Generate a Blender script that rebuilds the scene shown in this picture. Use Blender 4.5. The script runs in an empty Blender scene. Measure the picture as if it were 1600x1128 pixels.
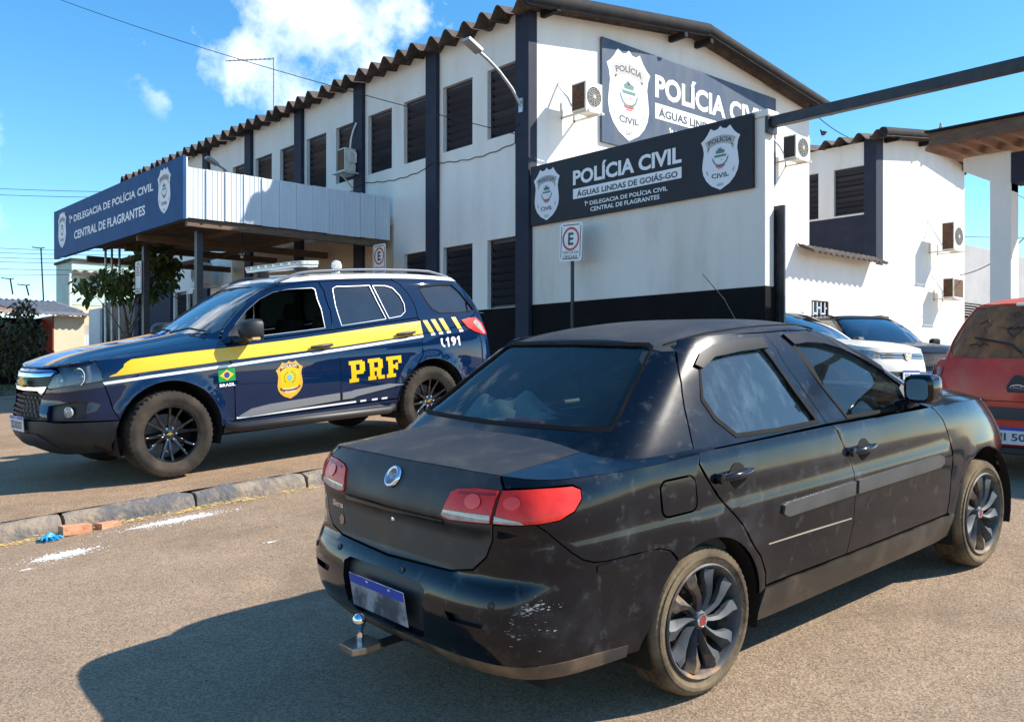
import bpy, math, random
from math import pi, sin, cos, radians, sqrt, atan2, exp, log
from mathutils import Vector, Matrix
from mathutils.geometry import delaunay_2d_cdt

random.seed(11)
SC = bpy.context.scene
COL = SC.collection
V = Vector

# ------------------------------------------------------------------ camera
cam_d = bpy.data.cameras.new('camera')
cam_d.sensor_fit = 'HORIZONTAL'
cam_d.sensor_width = 36.0
cam_d.lens = 32.4
cam_d.shift_y = 0.0131
cam_d.clip_start = 0.05
cam_d.clip_end = 6000
cam = bpy.data.objects.new('camera', cam_d)
COL.objects.link(cam)
cam.location = (0, 0, 0)
cam.rotation_euler = (radians(90), 0, radians(-41.8))
SC.camera = cam

# ------------------------------------------------------------------ world
SUN_H = V((0.76, -0.65, 0)).normalized()
SUN_EL = radians(41)
SUN_DIR = V((SUN_H.x * cos(SUN_EL), SUN_H.y * cos(SUN_EL), sin(SUN_EL)))
world = bpy.data.worlds.new('World')
SC.world = world
world.use_nodes = True
wn = world.node_tree.nodes
wl = world.node_tree.links
wn.clear()
w_out = wn.new('ShaderNodeOutputWorld')
w_bg = wn.new('ShaderNodeBackground')
w_sky = wn.new('ShaderNodeTexSky')
w_sky.sky_type = 'NISHITA'
w_sky.sun_disc = False
w_sky.sun_elevation = SUN_EL
w_sky.sun_rotation = atan2(SUN_H.x, SUN_H.y)
w_sky.altitude = 1100
w_sky.air_density = 1.0
w_sky.dust_density = 0.35
w_sky.ozone_density = 2.2
w_bg.inputs[1].default_value = 0.105
w_hsv = wn.new('ShaderNodeHueSaturation')
w_hsv.inputs['Hue'].default_value = 0.492
w_hsv.inputs['Saturation'].default_value = 1.30
w_hsv.inputs['Value'].default_value = 1.2
wl.new(w_sky.outputs[0], w_hsv.inputs['Color'])
# clouds: soft cumulus patches placed by direction
w_tc = wn.new('ShaderNodeTexCoord')


def wdir(px, py):
    x = (px - 800) / 1440.0
    z = (585 - py) / 1440.0
    a = radians(41.8)
    return V((cos(a) * x + sin(a), -sin(a) * x + cos(a), z)).normalized()


def wmath(op, a, b=None, c=None, clamp=False):
    n = wn.new('ShaderNodeMath')
    n.operation = op
    n.use_clamp = clamp
    for i, v in enumerate((a, b, c)):
        if v is None:
            continue
        if isinstance(v, (int, float)):
            n.inputs[i].default_value = v
        else:
            wl.new(v, n.inputs[i])
    return n.outputs[0]


def cloud_blob(px, py, rad, gain):
    d = wdir(px, py)
    n = wn.new('ShaderNodeVectorMath')
    n.operation = 'DISTANCE'
    wl.new(w_tc.outputs['Generated'], n.inputs[0])
    n.inputs[1].default_value = d
    r = wmath('DIVIDE', n.outputs['Value'], rad)
    r = wmath('SUBTRACT', 1.0, r)
    r = wmath('MAXIMUM', r, 0.0)
    return wmath('MULTIPLY', r, gain)


w_n1 = wn.new('ShaderNodeTexNoise')
w_n1.inputs['Scale'].default_value = 13.0
w_n1.inputs['Detail'].default_value = 9.0
w_n1.inputs['Roughness'].default_value = 0.6
wl.new(w_tc.outputs['Generated'], w_n1.inputs['Vector'])
blobs = [cloud_blob(440, -30, 0.13, 1.0), cloud_blob(530, 15, 0.14, 1.2), cloud_blob(615, -30, 0.11, 1.0),
         cloud_blob(385, 88, 0.075, 0.78), cloud_blob(318, 74, 0.085, 0.66), cloud_blob(480, 88, 0.065, 0.72),
         cloud_blob(2300, -300, 0.3, 1.0), cloud_blob(-900, 200, 0.4, 1.0), cloud_blob(-500, -620, 0.26, 1.1)]
acc = blobs[0]
for b_ in blobs[1:]:
    acc = wmath('MAXIMUM', acc, b_)
nz = wmath('SUBTRACT', w_n1.outputs['Fac'], 0.5)
nz = wmath('MULTIPLY', nz, 3.2)
cl = wmath('ADD', acc, nz)
cl = wmath('SUBTRACT', cl, 0.36)
cl = wmath('MULTIPLY', cl, 1.35, clamp=True)
gate = wmath('MULTIPLY', acc, 6.0, clamp=True)
cl = wmath('MULTIPLY', cl, gate)
cl = wmath('MULTIPLY', cl, 0.86)
w_n2 = wn.new('ShaderNodeTexNoise')
w_n2.inputs['Scale'].default_value = 5.0
w_n2.inputs['Detail'].default_value = 4.0
wl.new(w_tc.outputs['Generated'], w_n2.inputs['Vector'])
w_cr = wn.new('ShaderNodeValToRGB')
w_cr.color_ramp.elements[0].position = 0.35
w_cr.color_ramp.elements[0].color = (5.6, 6.3, 7.4, 1)
w_cr.color_ramp.elements[1].position = 0.62
w_cr.color_ramp.elements[1].color = (8.6, 8.8, 9.0, 1)
wl.new(w_n2.outputs['Fac'], w_cr.inputs['Fac'])
w_mix = wn.new('ShaderNodeMixRGB')
wl.new(cl, w_mix.inputs['Fac'])
wl.new(w_hsv.outputs['Color'], w_mix.inputs['Color1'])
wl.new(w_cr.outputs['Color'], w_mix.inputs['Color2'])
wl.new(w_mix.outputs['Color'], w_bg.inputs['Color'])
wl.new(w_bg.outputs[0], w_out.inputs['Surface'])

# ------------------------------------------------------------------ sun
sun_d = bpy.data.lights.new('sun', 'SUN')
sun_d.energy = 4.2
sun_d.angle = radians(0.53)
sun_d.color = (1.0, 0.92, 0.80)
sun = bpy.data.objects.new('sun', sun_d)
COL.objects.link(sun)
sun.rotation_euler = SUN_DIR.to_track_quat('Z', 'Y').to_euler()
sun.location = (20, -20, 30)

SC.view_settings.view_transform = 'Standard'
SC.view_settings.look = 'None'
SC.view_settings.gamma = 1.0
SC.view_settings.use_curve_mapping = False
SC.view_settings.exposure = 1.05

# ------------------------------------------------------------------ materials
MATS = {}


def ln(nt, a, b):
    nt.links.new(a, b)


def mat(name, col, rough=0.6, metal=0.0, col2=None, nscale=4.0, nlo=0.35, nhi=0.65, detail=6.0,
        stretch=None, bump=0.0, bscale=40.0, coat=0.0, coat_r=0.03, spec=0.5, rough2=None,
        dirt=None, dscale=1.2, dlo=0.5, dhi=0.7, damt=0.6, sheen=0.0, bdist=0.01, coords='Object'):
    if name in MATS:
        return MATS[name]
    m = bpy.data.materials.new(name)
    m.use_nodes = True
    nt = m.node_tree
    p = nt.nodes['Principled BSDF']
    p.inputs['Base Color'].default_value = (*col, 1)
    p.inputs['Roughness'].default_value = rough
    p.inputs['Metallic'].default_value = metal
    p.inputs['Specular IOR Level'].default_value = spec
    p.inputs['Coat Weight'].default_value = coat
    p.inputs['Coat Roughness'].default_value = coat_r
    tc = nt.nodes.new('ShaderNodeTexCoord')
    src = tc.outputs[coords]
    if stretch:
        mp = nt.nodes.new('ShaderNodeMapping')
        mp.inputs['Scale'].default_value = stretch
        ln(nt, src, mp.inputs['Vector'])
        ssrc = mp.outputs[0]
    else:
        ssrc = src
    last = None
    if col2 is not None:
        n = nt.nodes.new('ShaderNodeTexNoise')
        n.inputs['Scale'].default_value = nscale
        n.inputs['Detail'].default_value = detail
        n.inputs['Roughness'].default_value = 0.6
        ln(nt, ssrc, n.inputs['Vector'])
        mr = nt.nodes.new('ShaderNodeMapRange')
        mr.inputs['From Min'].default_value = nlo
        mr.inputs['From Max'].default_value = nhi
        ln(nt, n.outputs['Fac'], mr.inputs['Value'])
        mx = nt.nodes.new('ShaderNodeMixRGB')
        mx.inputs['Color1'].default_value = (*col, 1)
        mx.inputs['Color2'].default_value = (*col2, 1)
        ln(nt, mr.outputs[0], mx.inputs['Fac'])
        last = mx.outputs[0]
        if rough2 is not None:
            mr2 = nt.nodes.new('ShaderNodeMapRange')
            mr2.inputs['From Min'].default_value = nlo
            mr2.inputs['From Max'].default_value = nhi
            mr2.inputs['To Min'].default_value = rough
            mr2.inputs['To Max'].default_value = rough2
            ln(nt, n.outputs['Fac'], mr2.inputs['Value'])
            ln(nt, mr2.outputs[0], p.inputs['Roughness'])
    if dirt is not None:
        n = nt.nodes.new('ShaderNodeTexNoise')
        n.inputs['Scale'].default_value = dscale
        n.inputs['Detail'].default_value = 8.0
        n.inputs['Roughness'].default_value = 0.65
        ln(nt, ssrc, n.inputs['Vector'])
        mr = nt.nodes.new('ShaderNodeMapRange')
        mr.inputs['From Min'].default_value = dlo
        mr.inputs['From Max'].default_value = dhi
        mr.inputs['To Max'].default_value = damt
        ln(nt, n.outputs['Fac'], mr.inputs['Value'])
        mx = nt.nodes.new('ShaderNodeMixRGB')
        mx.inputs['Color1'].default_value = (*col, 1)
        mx.inputs['Color2'].default_value = (*dirt, 1)
        ln(nt, mr.outputs[0], mx.inputs['Fac'])
        if last is not None:
            ln(nt, last, mx.inputs['Color1'])
        last = mx.outputs[0]
    if last is not None:
        ln(nt, last, p.inputs['Base Color'])
    if bump > 0:
        n = nt.nodes.new('ShaderNodeTexNoise')
        n.inputs['Scale'].default_value = bscale
        n.inputs['Detail'].default_value = 5.0
        ln(nt, src, n.inputs['Vector'])
        b = nt.nodes.new('ShaderNodeBump')
        b.inputs['Strength'].default_value = bump
        b.inputs['Distance'].default_value = bdist
        ln(nt, n.outputs['Fac'], b.inputs['Height'])
        ln(nt, b.outputs[0], p.inputs['Normal'])
    MATS[name] = m
    return m


def glass_mat(name, tint, refl=1.0, dust=0.0, dustcol=(0.35, 0.38, 0.36), dscale=4.0, dlo=.45, dhi=.75, base=0.04, rough=0.01, streak=None):
    m = bpy.data.materials.new(name)
    m.use_nodes = True
    nt = m.node_tree
    nt.nodes.clear()
    out = nt.nodes.new('ShaderNodeOutputMaterial')
    tr = nt.nodes.new('ShaderNodeBsdfTransparent')
    tr.inputs['Color'].default_value = (*tint, 1)
    gl = nt.nodes.new('ShaderNodeBsdfGlossy')
    gl.inputs['Roughness'].default_value = rough
    gl.inputs['Color'].default_value = (1, 1, 1, 1)
    fr = nt.nodes.new('ShaderNodeFresnel')
    fr.inputs['IOR'].default_value = 1.52
    mu = nt.nodes.new('ShaderNodeMath')
    mu.operation = 'MULTIPLY_ADD'
    mu.use_clamp = True
    mu.inputs[1].default_value = refl
    mu.inputs[2].default_value = base
    ln(nt, fr.outputs[0], mu.inputs[0])
    mx = nt.nodes.new('ShaderNodeMixShader')
    ln(nt, mu.outputs[0], mx.inputs[0])
    ln(nt, tr.outputs[0], mx.inputs[1])
    ln(nt, gl.outputs[0], mx.inputs[2])
    res = mx.outputs[0]
    if dust > 0:
        df = nt.nodes.new('ShaderNodeBsdfDiffuse')
        df.inputs['Color'].default_value = (*dustcol, 1)
        tc = nt.nodes.new('ShaderNodeTexCoord')
        n = nt.nodes.new('ShaderNodeTexNoise')
        n.inputs['Scale'].default_value = dscale
        n.inputs['Detail'].default_value = 10
        n.inputs['Roughness'].default_value = 0.72
        if streak:
            mp = nt.nodes.new('ShaderNodeMapping')
            mp.inputs['Scale'].default_value = streak
            ln(nt, tc.outputs['Object'], mp.inputs['Vector'])
            ln(nt, mp.outputs[0], n.inputs['Vector'])
        else:
            ln(nt, tc.outputs['Object'], n.inputs['Vector'])
        mr = nt.nodes.new('ShaderNodeMapRange')
        mr.inputs['From Min'].default_value = dlo
        mr.inputs['From Max'].default_value = dhi
        mr.inputs['To Min'].default_value = dust * .25
        mr.inputs['To Max'].default_value = dust
        ln(nt, n.outputs['Fac'], mr.inputs['Value'])
        m2 = nt.nodes.new('ShaderNodeMixShader')
        ln(nt, mr.outputs[0], m2.inputs[0])
        ln(nt, res, m2.inputs[1])
        ln(nt, df.outputs[0], m2.inputs[2])
        res = m2.outputs[0]
    ln(nt, res, out.inputs['Surface'])
    MATS[name] = m
    return m


# ------------------------------------------------------------------ object helpers
WM = {}          # object name -> world matrix of its local frame


def tag(o, label=None, cat=None, group=None, kind=None):
    if label:
        o['label'] = label
    if cat:
        o['category'] = cat
    if group:
        o['group'] = group
    if kind:
        o['kind'] = kind
    return o


def empty(name, M=None, label=None, cat=None, group=None, kind=None, parent=None):
    o = bpy.data.objects.new(name, None)
    o.empty_display_size = 0.2
    COL.objects.link(o)
    if M is None:
        M = Matrix.Identity(4)
    if not isinstance(M, Matrix):
        M = Matrix.Translation(V(M))
    if parent is not None:
        o.parent = parent
        o.matrix_basis = WM[parent.name].inverted() @ M
    else:
        o.matrix_basis = M
    WM[o.name] = M
    return tag(o, label, cat, group, kind)


class MB:
    """collects geometry in world (or local) coordinates"""

    def __init__(s):
        s.v = []
        s.f = []
        s.fm = []
        s.cur = 0

    def face(s, pts):
        i = len(s.v)
        s.v += [tuple(p) for p in pts]
        s.f.append(tuple(range(i, i + len(pts))))
        s.fm.append(s.cur)

    def mesh(s, vs, fs):
        i = len(s.v)
        s.v += [tuple(p) for p in vs]
        for f in fs:
            s.f.append(tuple(i + k for k in f))
            s.fm.append(s.cur)

    def box(s, x0, x1, y0, y1, z0, z1, M=None):
        vs = [V((x, y, z)) for z in (z0, z1) for y in (y0, y1) for x in (x0, x1)]
        if M is not None:
            vs = [M @ p for p in vs]
        s.mesh(vs, [(0, 2, 3, 1), (4, 5, 7, 6), (0, 1, 5, 4), (2, 6, 7, 3), (0, 4, 6, 2), (1, 3, 7, 5)])
        return s

    def bar(s, p0, p1, w, h, up=V((0, 0, 1))):
        p0 = V(p0)
        p1 = V(p1)
        d = (p1 - p0).normalized()
        r = d.cross(up)
        if r.length < 1e-4:
            r = d.cross(V((1, 0, 0)))
        r.normalize()
        u = r.cross(d)
        c = [(-w / 2, -h / 2), (w / 2, -h / 2), (w / 2, h / 2), (-w / 2, h / 2)]
        vs = [p0 + r * a + u * b for a, b in c] + [p1 + r * a + u * b for a, b in c]
        s.mesh(vs, [(0, 1, 2, 3), (7, 6, 5, 4), (0, 4, 5, 1), (1, 5, 6, 2), (2, 6, 7, 3), (3, 7, 4, 0)])
        return s

    def tube(s, pts, r, n=10, cap=True):
        pts = [V(p) for p in pts]
        rs = r if isinstance(r, (list, tuple)) else [r] * len(pts)
        rings = []
        prev = None
        for i, p in enumerate(pts):
            a = pts[max(0, i - 1)]
            b = pts[min(len(pts) - 1, i + 1)]
            d = (b - a).normalized()
            if prev is None:
                q = V((0, 0, 1)) if abs(d.z) < 0.9 else V((1, 0, 0))
                x = d.cross(q).normalized()
            else:
                x = (prev - d * prev.dot(d)).normalized()
            prev = x
            y = d.cross(x)
            rings.append([p + (x * cos(2 * pi * k / n) + y * sin(2 * pi * k / n)) * rs[i] for k in range(n)])
        vs = [q for ring in rings for q in ring]
        fs = []
        for i in range(len(pts) - 1):
            for k in range(n):
                a = i * n + k
                b = i * n + (k + 1) % n
                fs.append((a, b, b + n, a + n))
        if cap:
            fs.append(tuple(range(n - 1, -1, -1)))
            fs.append(tuple(len(vs) - n + k for k in range(n)))
        s.mesh(vs, fs)
        return s

    def prism(s, poly, M, d0, d1):
        """poly in local xy, extruded along local z from d0 to d1, placed by M"""
        n = len(poly)
        vs = [M @ V((a, b, d0)) for a, b in poly] + [M @ V((a, b, d1)) for a, b in poly]
        tris = tri_poly(poly)
        fs = [(a, c, b) for a, b, c in tris] + [(a + n, b + n, c + n) for a, b, c in tris]
        for i in range(n):
            j = (i + 1) % n
            fs.append((i, j, j + n, i + n))
        s.mesh(vs, fs)
        return s

    def lathe(s, prof, M, n=32, a0=0, a1=2 * pi, dr=None):
        """prof list of (r,z); axis local z"""
        full = abs(a1 - a0 - 2 * pi) < 1e-6
        m = n if full else n + 1
        vs = []
        for k in range(m):
            a = a0 + (a1 - a0) * k / n
            for j, (r, z) in enumerate(prof):
                rr = r + (dr(k, j) if dr else 0)
                vs.append(M @ V((rr * cos(a), rr * sin(a), z)))
        p = len(prof)
        fs = []
        for k in range(n):
            k2 = (k + 1) % m
            for j in range(p - 1):
                fs.append((k * p + j, k2 * p + j, k2 * p + j + 1, k * p + j + 1))
        s.mesh(vs, fs)
        return s

    def build(s, name, m, parent=None, smooth=None, bevel=0, local=False, mesh_only=False):
        me = bpy.data.meshes.new(name)
        vs = s.v
        if parent is not None and not local:
            I = WM[parent.name].inverted()
            vs = [I @ V(p) for p in vs]
        me.from_pydata([tuple(p) for p in vs], [], s.f)
        ms = m if isinstance(m, (list, tuple)) else [m]
        for q in ms:
            me.materials.append(q)
        if len(ms) > 1:
            me.polygons.foreach_set('material_index', s.fm)
        if smooth is not None:
            me.polygons.foreach_set('use_smooth', [True] * len(me.polygons))
            me.set_sharp_from_angle(angle=radians(smooth))
        me.update()
        if mesh_only:
            return me
        o = bpy.data.objects.new(name, me)
        COL.objects.link(o)
        if parent is not None:
            o.parent = parent
            WM[o.name] = WM[parent.name]
        else:
            WM[o.name] = Matrix.Identity(4)
        if bevel:
            b = o.modifiers.new('bevel', 'BEVEL')
            b.width = bevel
            b.segments = 2
            b.limit_method = 'ANGLE'
            b.angle_limit = radians(40)
        return o


def inst(me, name, M, parent=None, label=None):
    """an object sharing mesh data, M = world matrix"""
    o = bpy.data.objects.new(name, me)
    COL.objects.link(o)
    if parent is not None:
        o.parent = parent
        o.matrix_basis = WM[parent.name].inverted() @ M
    else:
        o.matrix_basis = M
    WM[o.name] = M
    if label:
        o['label'] = label
    return o


def pip(x, y, poly):
    c = False
    n = len(poly)
    j = n - 1
    for i in range(n):
        xi, yi = poly[i]
        xj, yj = poly[j]
        if (yi > y) != (yj > y) and x < (xj - xi) * (y - yi) / (yj - yi) + xi:
            c = not c
        j = i
    return c


def cdt(outer, holes=(), grid=0.0, lim=1e9):
    """triangulate polygon with holes, optional interior grid points. returns verts, tris, loops(vertex index lists)"""
    pts = []
    edges = []
    loops = []
    for lp in [outer] + list(holes):
        i0 = len(pts)
        q = []
        for k, p in enumerate(lp):
            p2 = lp[(k + 1) % len(lp)]
            L = sqrt((p2[0] - p[0]) ** 2 + (p2[1] - p[1]) ** 2)
            n = max(1, int(L / grid)) if grid > 0 else 1
            for t in range(n):
                q.append((p[0] + (p2[0] - p[0]) * t / n, p[1] + (p2[1] - p[1]) * t / n))
        pts += q
        for k in range(len(q)):
            edges.append((i0 + k, i0 + (k + 1) % len(q)))
        loops.append(list(range(i0, i0 + len(q))))
    if grid > 0:
        xs = [p[0] for p in outer]
        ys = [p[1] for p in outer]
        x = math.floor(min(xs) / grid) * grid
        while x < max(xs):
            y = math.floor(min(ys) / grid) * grid
            while y < max(ys):
                if pip(x, y, outer) and not any(pip(x, y, h) for h in holes):
                    pts.append((x, y))
                y += grid
            x += grid
    r = delaunay_2d_cdt([V(p) for p in pts], edges, [], 0, 1e-6)
    vs = [(p[0], p[1]) for p in r[0]]
    orig = r[3]
    mp = {}
    for i, lst in enumerate(orig):
        for k in lst:
            mp[k] = i
    tris = []
    for f in r[2]:
        if len(f) < 3:
            continue
        cx_ = sum(vs[k][0] for k in f) / len(f)
        cy_ = sum(vs[k][1] for k in f) / len(f)
        if pip(cx_, cy_, outer) and not any(pip(cx_, cy_, h) for h in holes):
            a = (vs[f[1]][0] - vs[f[0]][0]) * (vs[f[2]][1] - vs[f[0]][1]) - (vs[f[1]][1] - vs[f[0]][1]) * (vs[f[2]][0] - vs[f[0]][0])
            if abs(a) < 1e-12:
                continue
            tris.append(tuple(f) if a > 0 else tuple(reversed(f)))
    lps = [[mp.get(k, 0) for k in l] for l in loops]
    return vs, tris, lps


def tri_poly(poly):
    vs, tr, lp = cdt(poly)
    mp = {lp[0][i]: i for i in range(len(poly))}
    return [tuple(mp.get(k, 0) for k in t) for t in tr]


def wall(name, o, u, v, outer, holes, depth, m, parent=None, kind=None):
    """flat slab: face in plane o+u*a+v*b, thickness 'depth' behind it, with holes"""
    o = V(o)
    u = V(u).normalized()
    v = V(v).normalized()
    n = u.cross(v)
    vs, tris, lps = cdt(outer, holes)
    mb = MB()
    N = len(vs)
    P = [o + u * a + v * b for a, b in vs] + [o + u * a + v * b - n * depth for a, b in vs]
    fs = list(tris) + [tuple(k + N for k in reversed(t)) for t in tris]
    for li, lp in enumerate(lps):
        area = sum(vs[lp[i]][0] * vs[lp[(i + 1) % len(lp)]][1] - vs[lp[(i + 1) % len(lp)]][0] * vs[lp[i]][1] for i in range(len(lp)))
        lp2 = lp if (area > 0) == (li == 0) else lp[::-1]
        for i in range(len(lp2)):
            a, b = lp2[i], lp2[(i + 1) % len(lp2)]
            fs.append((b, a, a + N, b + N))
    mb.mesh(P, fs)
    return mb.build(name, m, parent)


ONE = [(.38, 0), (.72, 0), (.72, 1), (.46, 1), (.10, .80), (.10, .60), (.38, .74)]


def text_mesh(body, w, h, bold=0.0, align='L', extr=0.0, condense=True):
    """flat text as triangles in a w x h box with lower-left at 0,0"""
    cu = bpy.data.curves.new('t', 'FONT')
    cu.body = body
    cu.offset = bold
    cu.resolution_u = 3
    ob = bpy.data.objects.new('t', cu)
    COL.objects.link(ob)
    bpy.context.view_layer.update()
    me = bpy.data.meshes.new_from_object(ob.evaluated_get(bpy.context.evaluated_depsgraph_get()))
    vs = [v.co.copy() for v in me.vertices]
    fs = [tuple(p.vertices) for p in me.polygons]
    bpy.data.objects.remove(ob)
    bpy.data.curves.remove(cu)
    bpy.data.meshes.remove(me)
    x0 = min(p.x for p in vs)
    x1 = max(p.x for p in vs)
    y0 = min(p.y for p in vs)
    y1 = max(p.y for p in vs)
    sx = w / (x1 - x0)
    sy = h / (y1 - y0)
    return [((p.x - x0) * sx, (p.y - y0) * sy) for p in vs], fs


def flat(mb, pts2, fs, o, u, v, off=0.002):
    o = V(o)
    u = V(u).normalized()
    v = V(v).normalized()
    n = u.cross(v)
    mb.mesh([o + u * a + v * b + n * off for a, b in pts2], fs)


def ground_z(X, Y, k=0.0):
    def sat(v, k_, w):
        if v > k_ + 12 * w:
            return k_
        if v < -30:
            v = -30 + (v + 30) * 0.02
        return -w * log(exp(-max(v, -60) / w + 0.0) + exp(-k_ / w)) if v > -40 else v
    return -1.552 + 0.0817 * sat(X, 9.6, 0.8) + 0.0315 * sat(Y, 12.0, 1.5) + k

# ------------------------------------------------------------------ base materials
M_road = None


def ground_mat(name, c1, c2, c3, gravel):
    m = bpy.data.materials.new(name)
    m.use_nodes = True
    nt = m.node_tree
    p = nt.nodes['Principled BSDF']
    p.inputs['Roughness'].default_value = 0.9
    p.inputs['Specular IOR Level'].default_value = 0.25
    tc = nt.nodes.new('ShaderNodeTexCoord')

    def noise(sc, det, rough=0.6, vec=None):
        n = nt.nodes.new('ShaderNodeTexNoise')
        n.inputs['Scale'].default_value = sc
        n.inputs['Detail'].default_value = det
        n.inputs['Roughness'].default_value = rough
        ln(nt, vec or tc.outputs['Object'], n.inputs['Vector'])
        return n.outputs['Fac']

    def rng(x, a, b, c=0.0, d=1.0):
        r = nt.nodes.new('ShaderNodeMapRange')
        for k, q in zip(('From Min', 'From Max', 'To Min', 'To Max'), (a, b, c, d)):
            r.inputs[k].default_value = q
        ln(nt, x, r.inputs['Value'])
        return r.outputs[0]

    def mix(f, a, b, mode='MIX'):
        x = nt.nodes.new('ShaderNodeMixRGB')
        x.blend_type = mode
        for s_, q in ((x.inputs['Fac'], f), (x.inputs['Color1'], a), (x.inputs['Color2'], b)):
            if isinstance(q, (tuple, list)):
                s_.default_value = (*q, 1)
            elif isinstance(q, float):
                s_.default_value = q
            else:
                ln(nt, q, s_)
        return x.outputs[0]
    mp = nt.nodes.new('ShaderNodeMapping')
    mp.inputs['Scale'].default_value = (0.5, 2.2, 1)
    mp.inputs['Rotation'].default_value = (0, 0, 0.1)
    ln(nt, tc.outputs['Object'], mp.inputs['Vector'])
    big = rng(noise(0.55, 4), 0.35, 0.65)
    streak = rng(noise(0.9, 6, 0.65, mp.outputs[0]), 0.46, 0.66)
    mid = rng(noise(7.0, 6), 0.38, 0.66)
    c = mix(big, c1, c2)
    c = mix(rng(streak, 0, 1, 0, 0.35), c, c3)
    c = mix(rng(mid, 0, 1, 0, 0.30), c, tuple(q * 0.72 for q in c1))
    vo = nt.nodes.new('ShaderNodeTexVoronoi')
    vo.inputs['Scale'].default_value = gravel
    ln(nt, tc.outputs['Object'], vo.inputs['Vector'])
    sp = nt.nodes.new('ShaderNodeSeparateColor')
    ln(nt, vo.outputs['Color'], sp.inputs[0])
    grain = rng(sp.outputs[0], 0.0, 1.0, 0.62, 1.34)
    gm = nt.nodes.new('ShaderNodeMixRGB')
    gm.blend_type = 'MULTIPLY'
    gm.inputs['Fac'].default_value = 1.0
    ln(nt, c, gm.inputs['Color1'])
    ln(nt, grain, gm.inputs['Color2'])
    c = gm.outputs[0]
    # oil stains
    st = rng(noise(1.7, 5, 0.7), 0.66, 0.74, 0, 0.55)
    c = mix(st, c, (0.07, 0.055, 0.045))
    # fine cracks
    vc = nt.nodes.new('ShaderNodeTexVoronoi')
    vc.feature = 'DISTANCE_TO_EDGE'
    vc.inputs['Scale'].default_value = 0.55
    wv = nt.nodes.new('ShaderNodeVectorMath')
    wv.operation = 'ADD'
    nn = nt.nodes.new('ShaderNodeTexNoise')
    nn.inputs['Scale'].default_value = 3.0
    nn.inputs['Detail'].default_value = 6
    ln(nt, tc.outputs['Object'], nn.inputs['Vector'])
    ln(nt, tc.outputs['Object'], wv.inputs[0])
    ln(nt, nn.outputs['Color'], wv.inputs[1])
    ln(nt, wv.outputs[0], vc.inputs['Vector'])
    c = mix(rng(vc.outputs['Distance'], 0.0, 0.006, 0.22, 0.0), c, (0.075, 0.058, 0.045))
    # dark worn patches
    c = mix(rng(noise(0.42, 7, 0.68), 0.54, 0.62, 0, 0.42), c, tuple(q * 0.50 for q in c1))
    # pale scuffs
    sc = rng(noise(3.1, 9, 0.75), 0.66, 0.72, 0, 0.35)
    c = mix(sc, c, (0.42, 0.37, 0.31))
    ln(nt, c, p.inputs['Base Color'])
    b1 = nt.nodes.new('ShaderNodeBump')
    b1.inputs['Strength'].default_value = 0.45
    b1.inputs['Distance'].default_value = 0.003
    ln(nt, vo.outputs['Distance'], b1.inputs['Height'])
    b2 = nt.nodes.new('ShaderNodeBump')
    b2.inputs['Strength'].default_value = 0.5
    b2.inputs['Distance'].default_value = 0.02
    ln(nt, noise(30.0, 8, 0.75), b2.inputs['Height'])
    ln(nt, b1.outputs[0], b2.inputs['Normal'])
    ln(nt, b2.outputs[0], p.inputs['Normal'])
    MATS[name] = m
    return m


M_road = ground_mat('worn asphalt', (0.292, 0.211, 0.143), (0.345, 0.250, 0.170), (0.21, 0.152, 0.107), 130.0)
M_fore = ground_mat('dusty forecourt', (0.315, 0.212, 0.132), (0.365, 0.248, 0.156), (0.24, 0.158, 0.10), 110.0)
M_white = mat('white wall paint', (0.84, 0.805, 0.75), 0.88, spec=.2, col2=(0.77, 0.73, 0.665), nscale=1.6, stretch=(1, 1, .3), bump=0.3, bscale=45,
              dirt=(0.45, 0.38, 0.30), dscale=1.6, dlo=0.58, dhi=0.84, damt=0.30)
M_stain = mat('stained white paint', (0.76, 0.72, 0.66), 0.88, col2=(0.66, 0.61, 0.54), nscale=1.1, stretch=(1, 1, 0.35), bump=0.3, bscale=45,
              dirt=(0.42, 0.35, 0.28), dscale=2.2, dlo=0.54, dhi=0.80, damt=0.36)
M_navy = mat('dark slate blue paint', (0.022, 0.027, 0.048), 0.7, spec=.25, col2=(0.030, 0.034, 0.055), nscale=3, bump=0.2, bscale=50,
             dirt=(0.14, 0.13, 0.13), dscale=3, dlo=0.6, dhi=0.8, damt=0.25)
M_black = mat('black wall paint', (0.005, 0.005, 0.006), 0.75, spec=0.12, col2=(0.009, 0.008, 0.009), nscale=2, bump=0.2, bscale=50,
              dirt=(0.05, 0.035, 0.03), dscale=2, dlo=0.6, dhi=0.85, damt=0.25)
M_lou = mat('black louvre metal', (0.014, 0.018, 0.034), 0.35, spec=.5, col2=(0.024, 0.018, 0.018), nscale=6, stretch=(1, 1, 6))
M_fib = mat('fibre cement', (0.11, 0.082, 0.068), 0.92, col2=(0.045, 0.036, 0.034), nscale=3.5, bump=0.4, bscale=25, dirt=(0.30, 0.24, 0.20), dscale=9, dlo=0.55, dhi=0.75, damt=0.5)
M_fib2 = mat('dark painted fibre cement', (0.016, 0.016, 0.020), 0.8, spec=.2, col2=(0.03, 0.027, 0.027), nscale=3.5, bump=0.3, bscale=25)
M_metal = mat('grey galvanised sheet', (0.66, 0.70, 0.74), 0.5, 0.0, col2=(0.54, 0.59, 0.64), nscale=3, stretch=(1, 1, 0.12), bump=0.1, bscale=30,
              dirt=(0.2, 0.22, 0.24), dscale=6, dlo=0.62, dhi=0.74, damt=0.5)
M_steel = mat('dark steel', (0.010, 0.012, 0.020), 0.45, 0.0, col2=(0.035, 0.03, 0.03), nscale=8)
M_galv = mat('galvanised pipe', (0.55, 0.57, 0.58), 0.4, 0.6, col2=(0.42, 0.44, 0.45), nscale=9)
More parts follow.
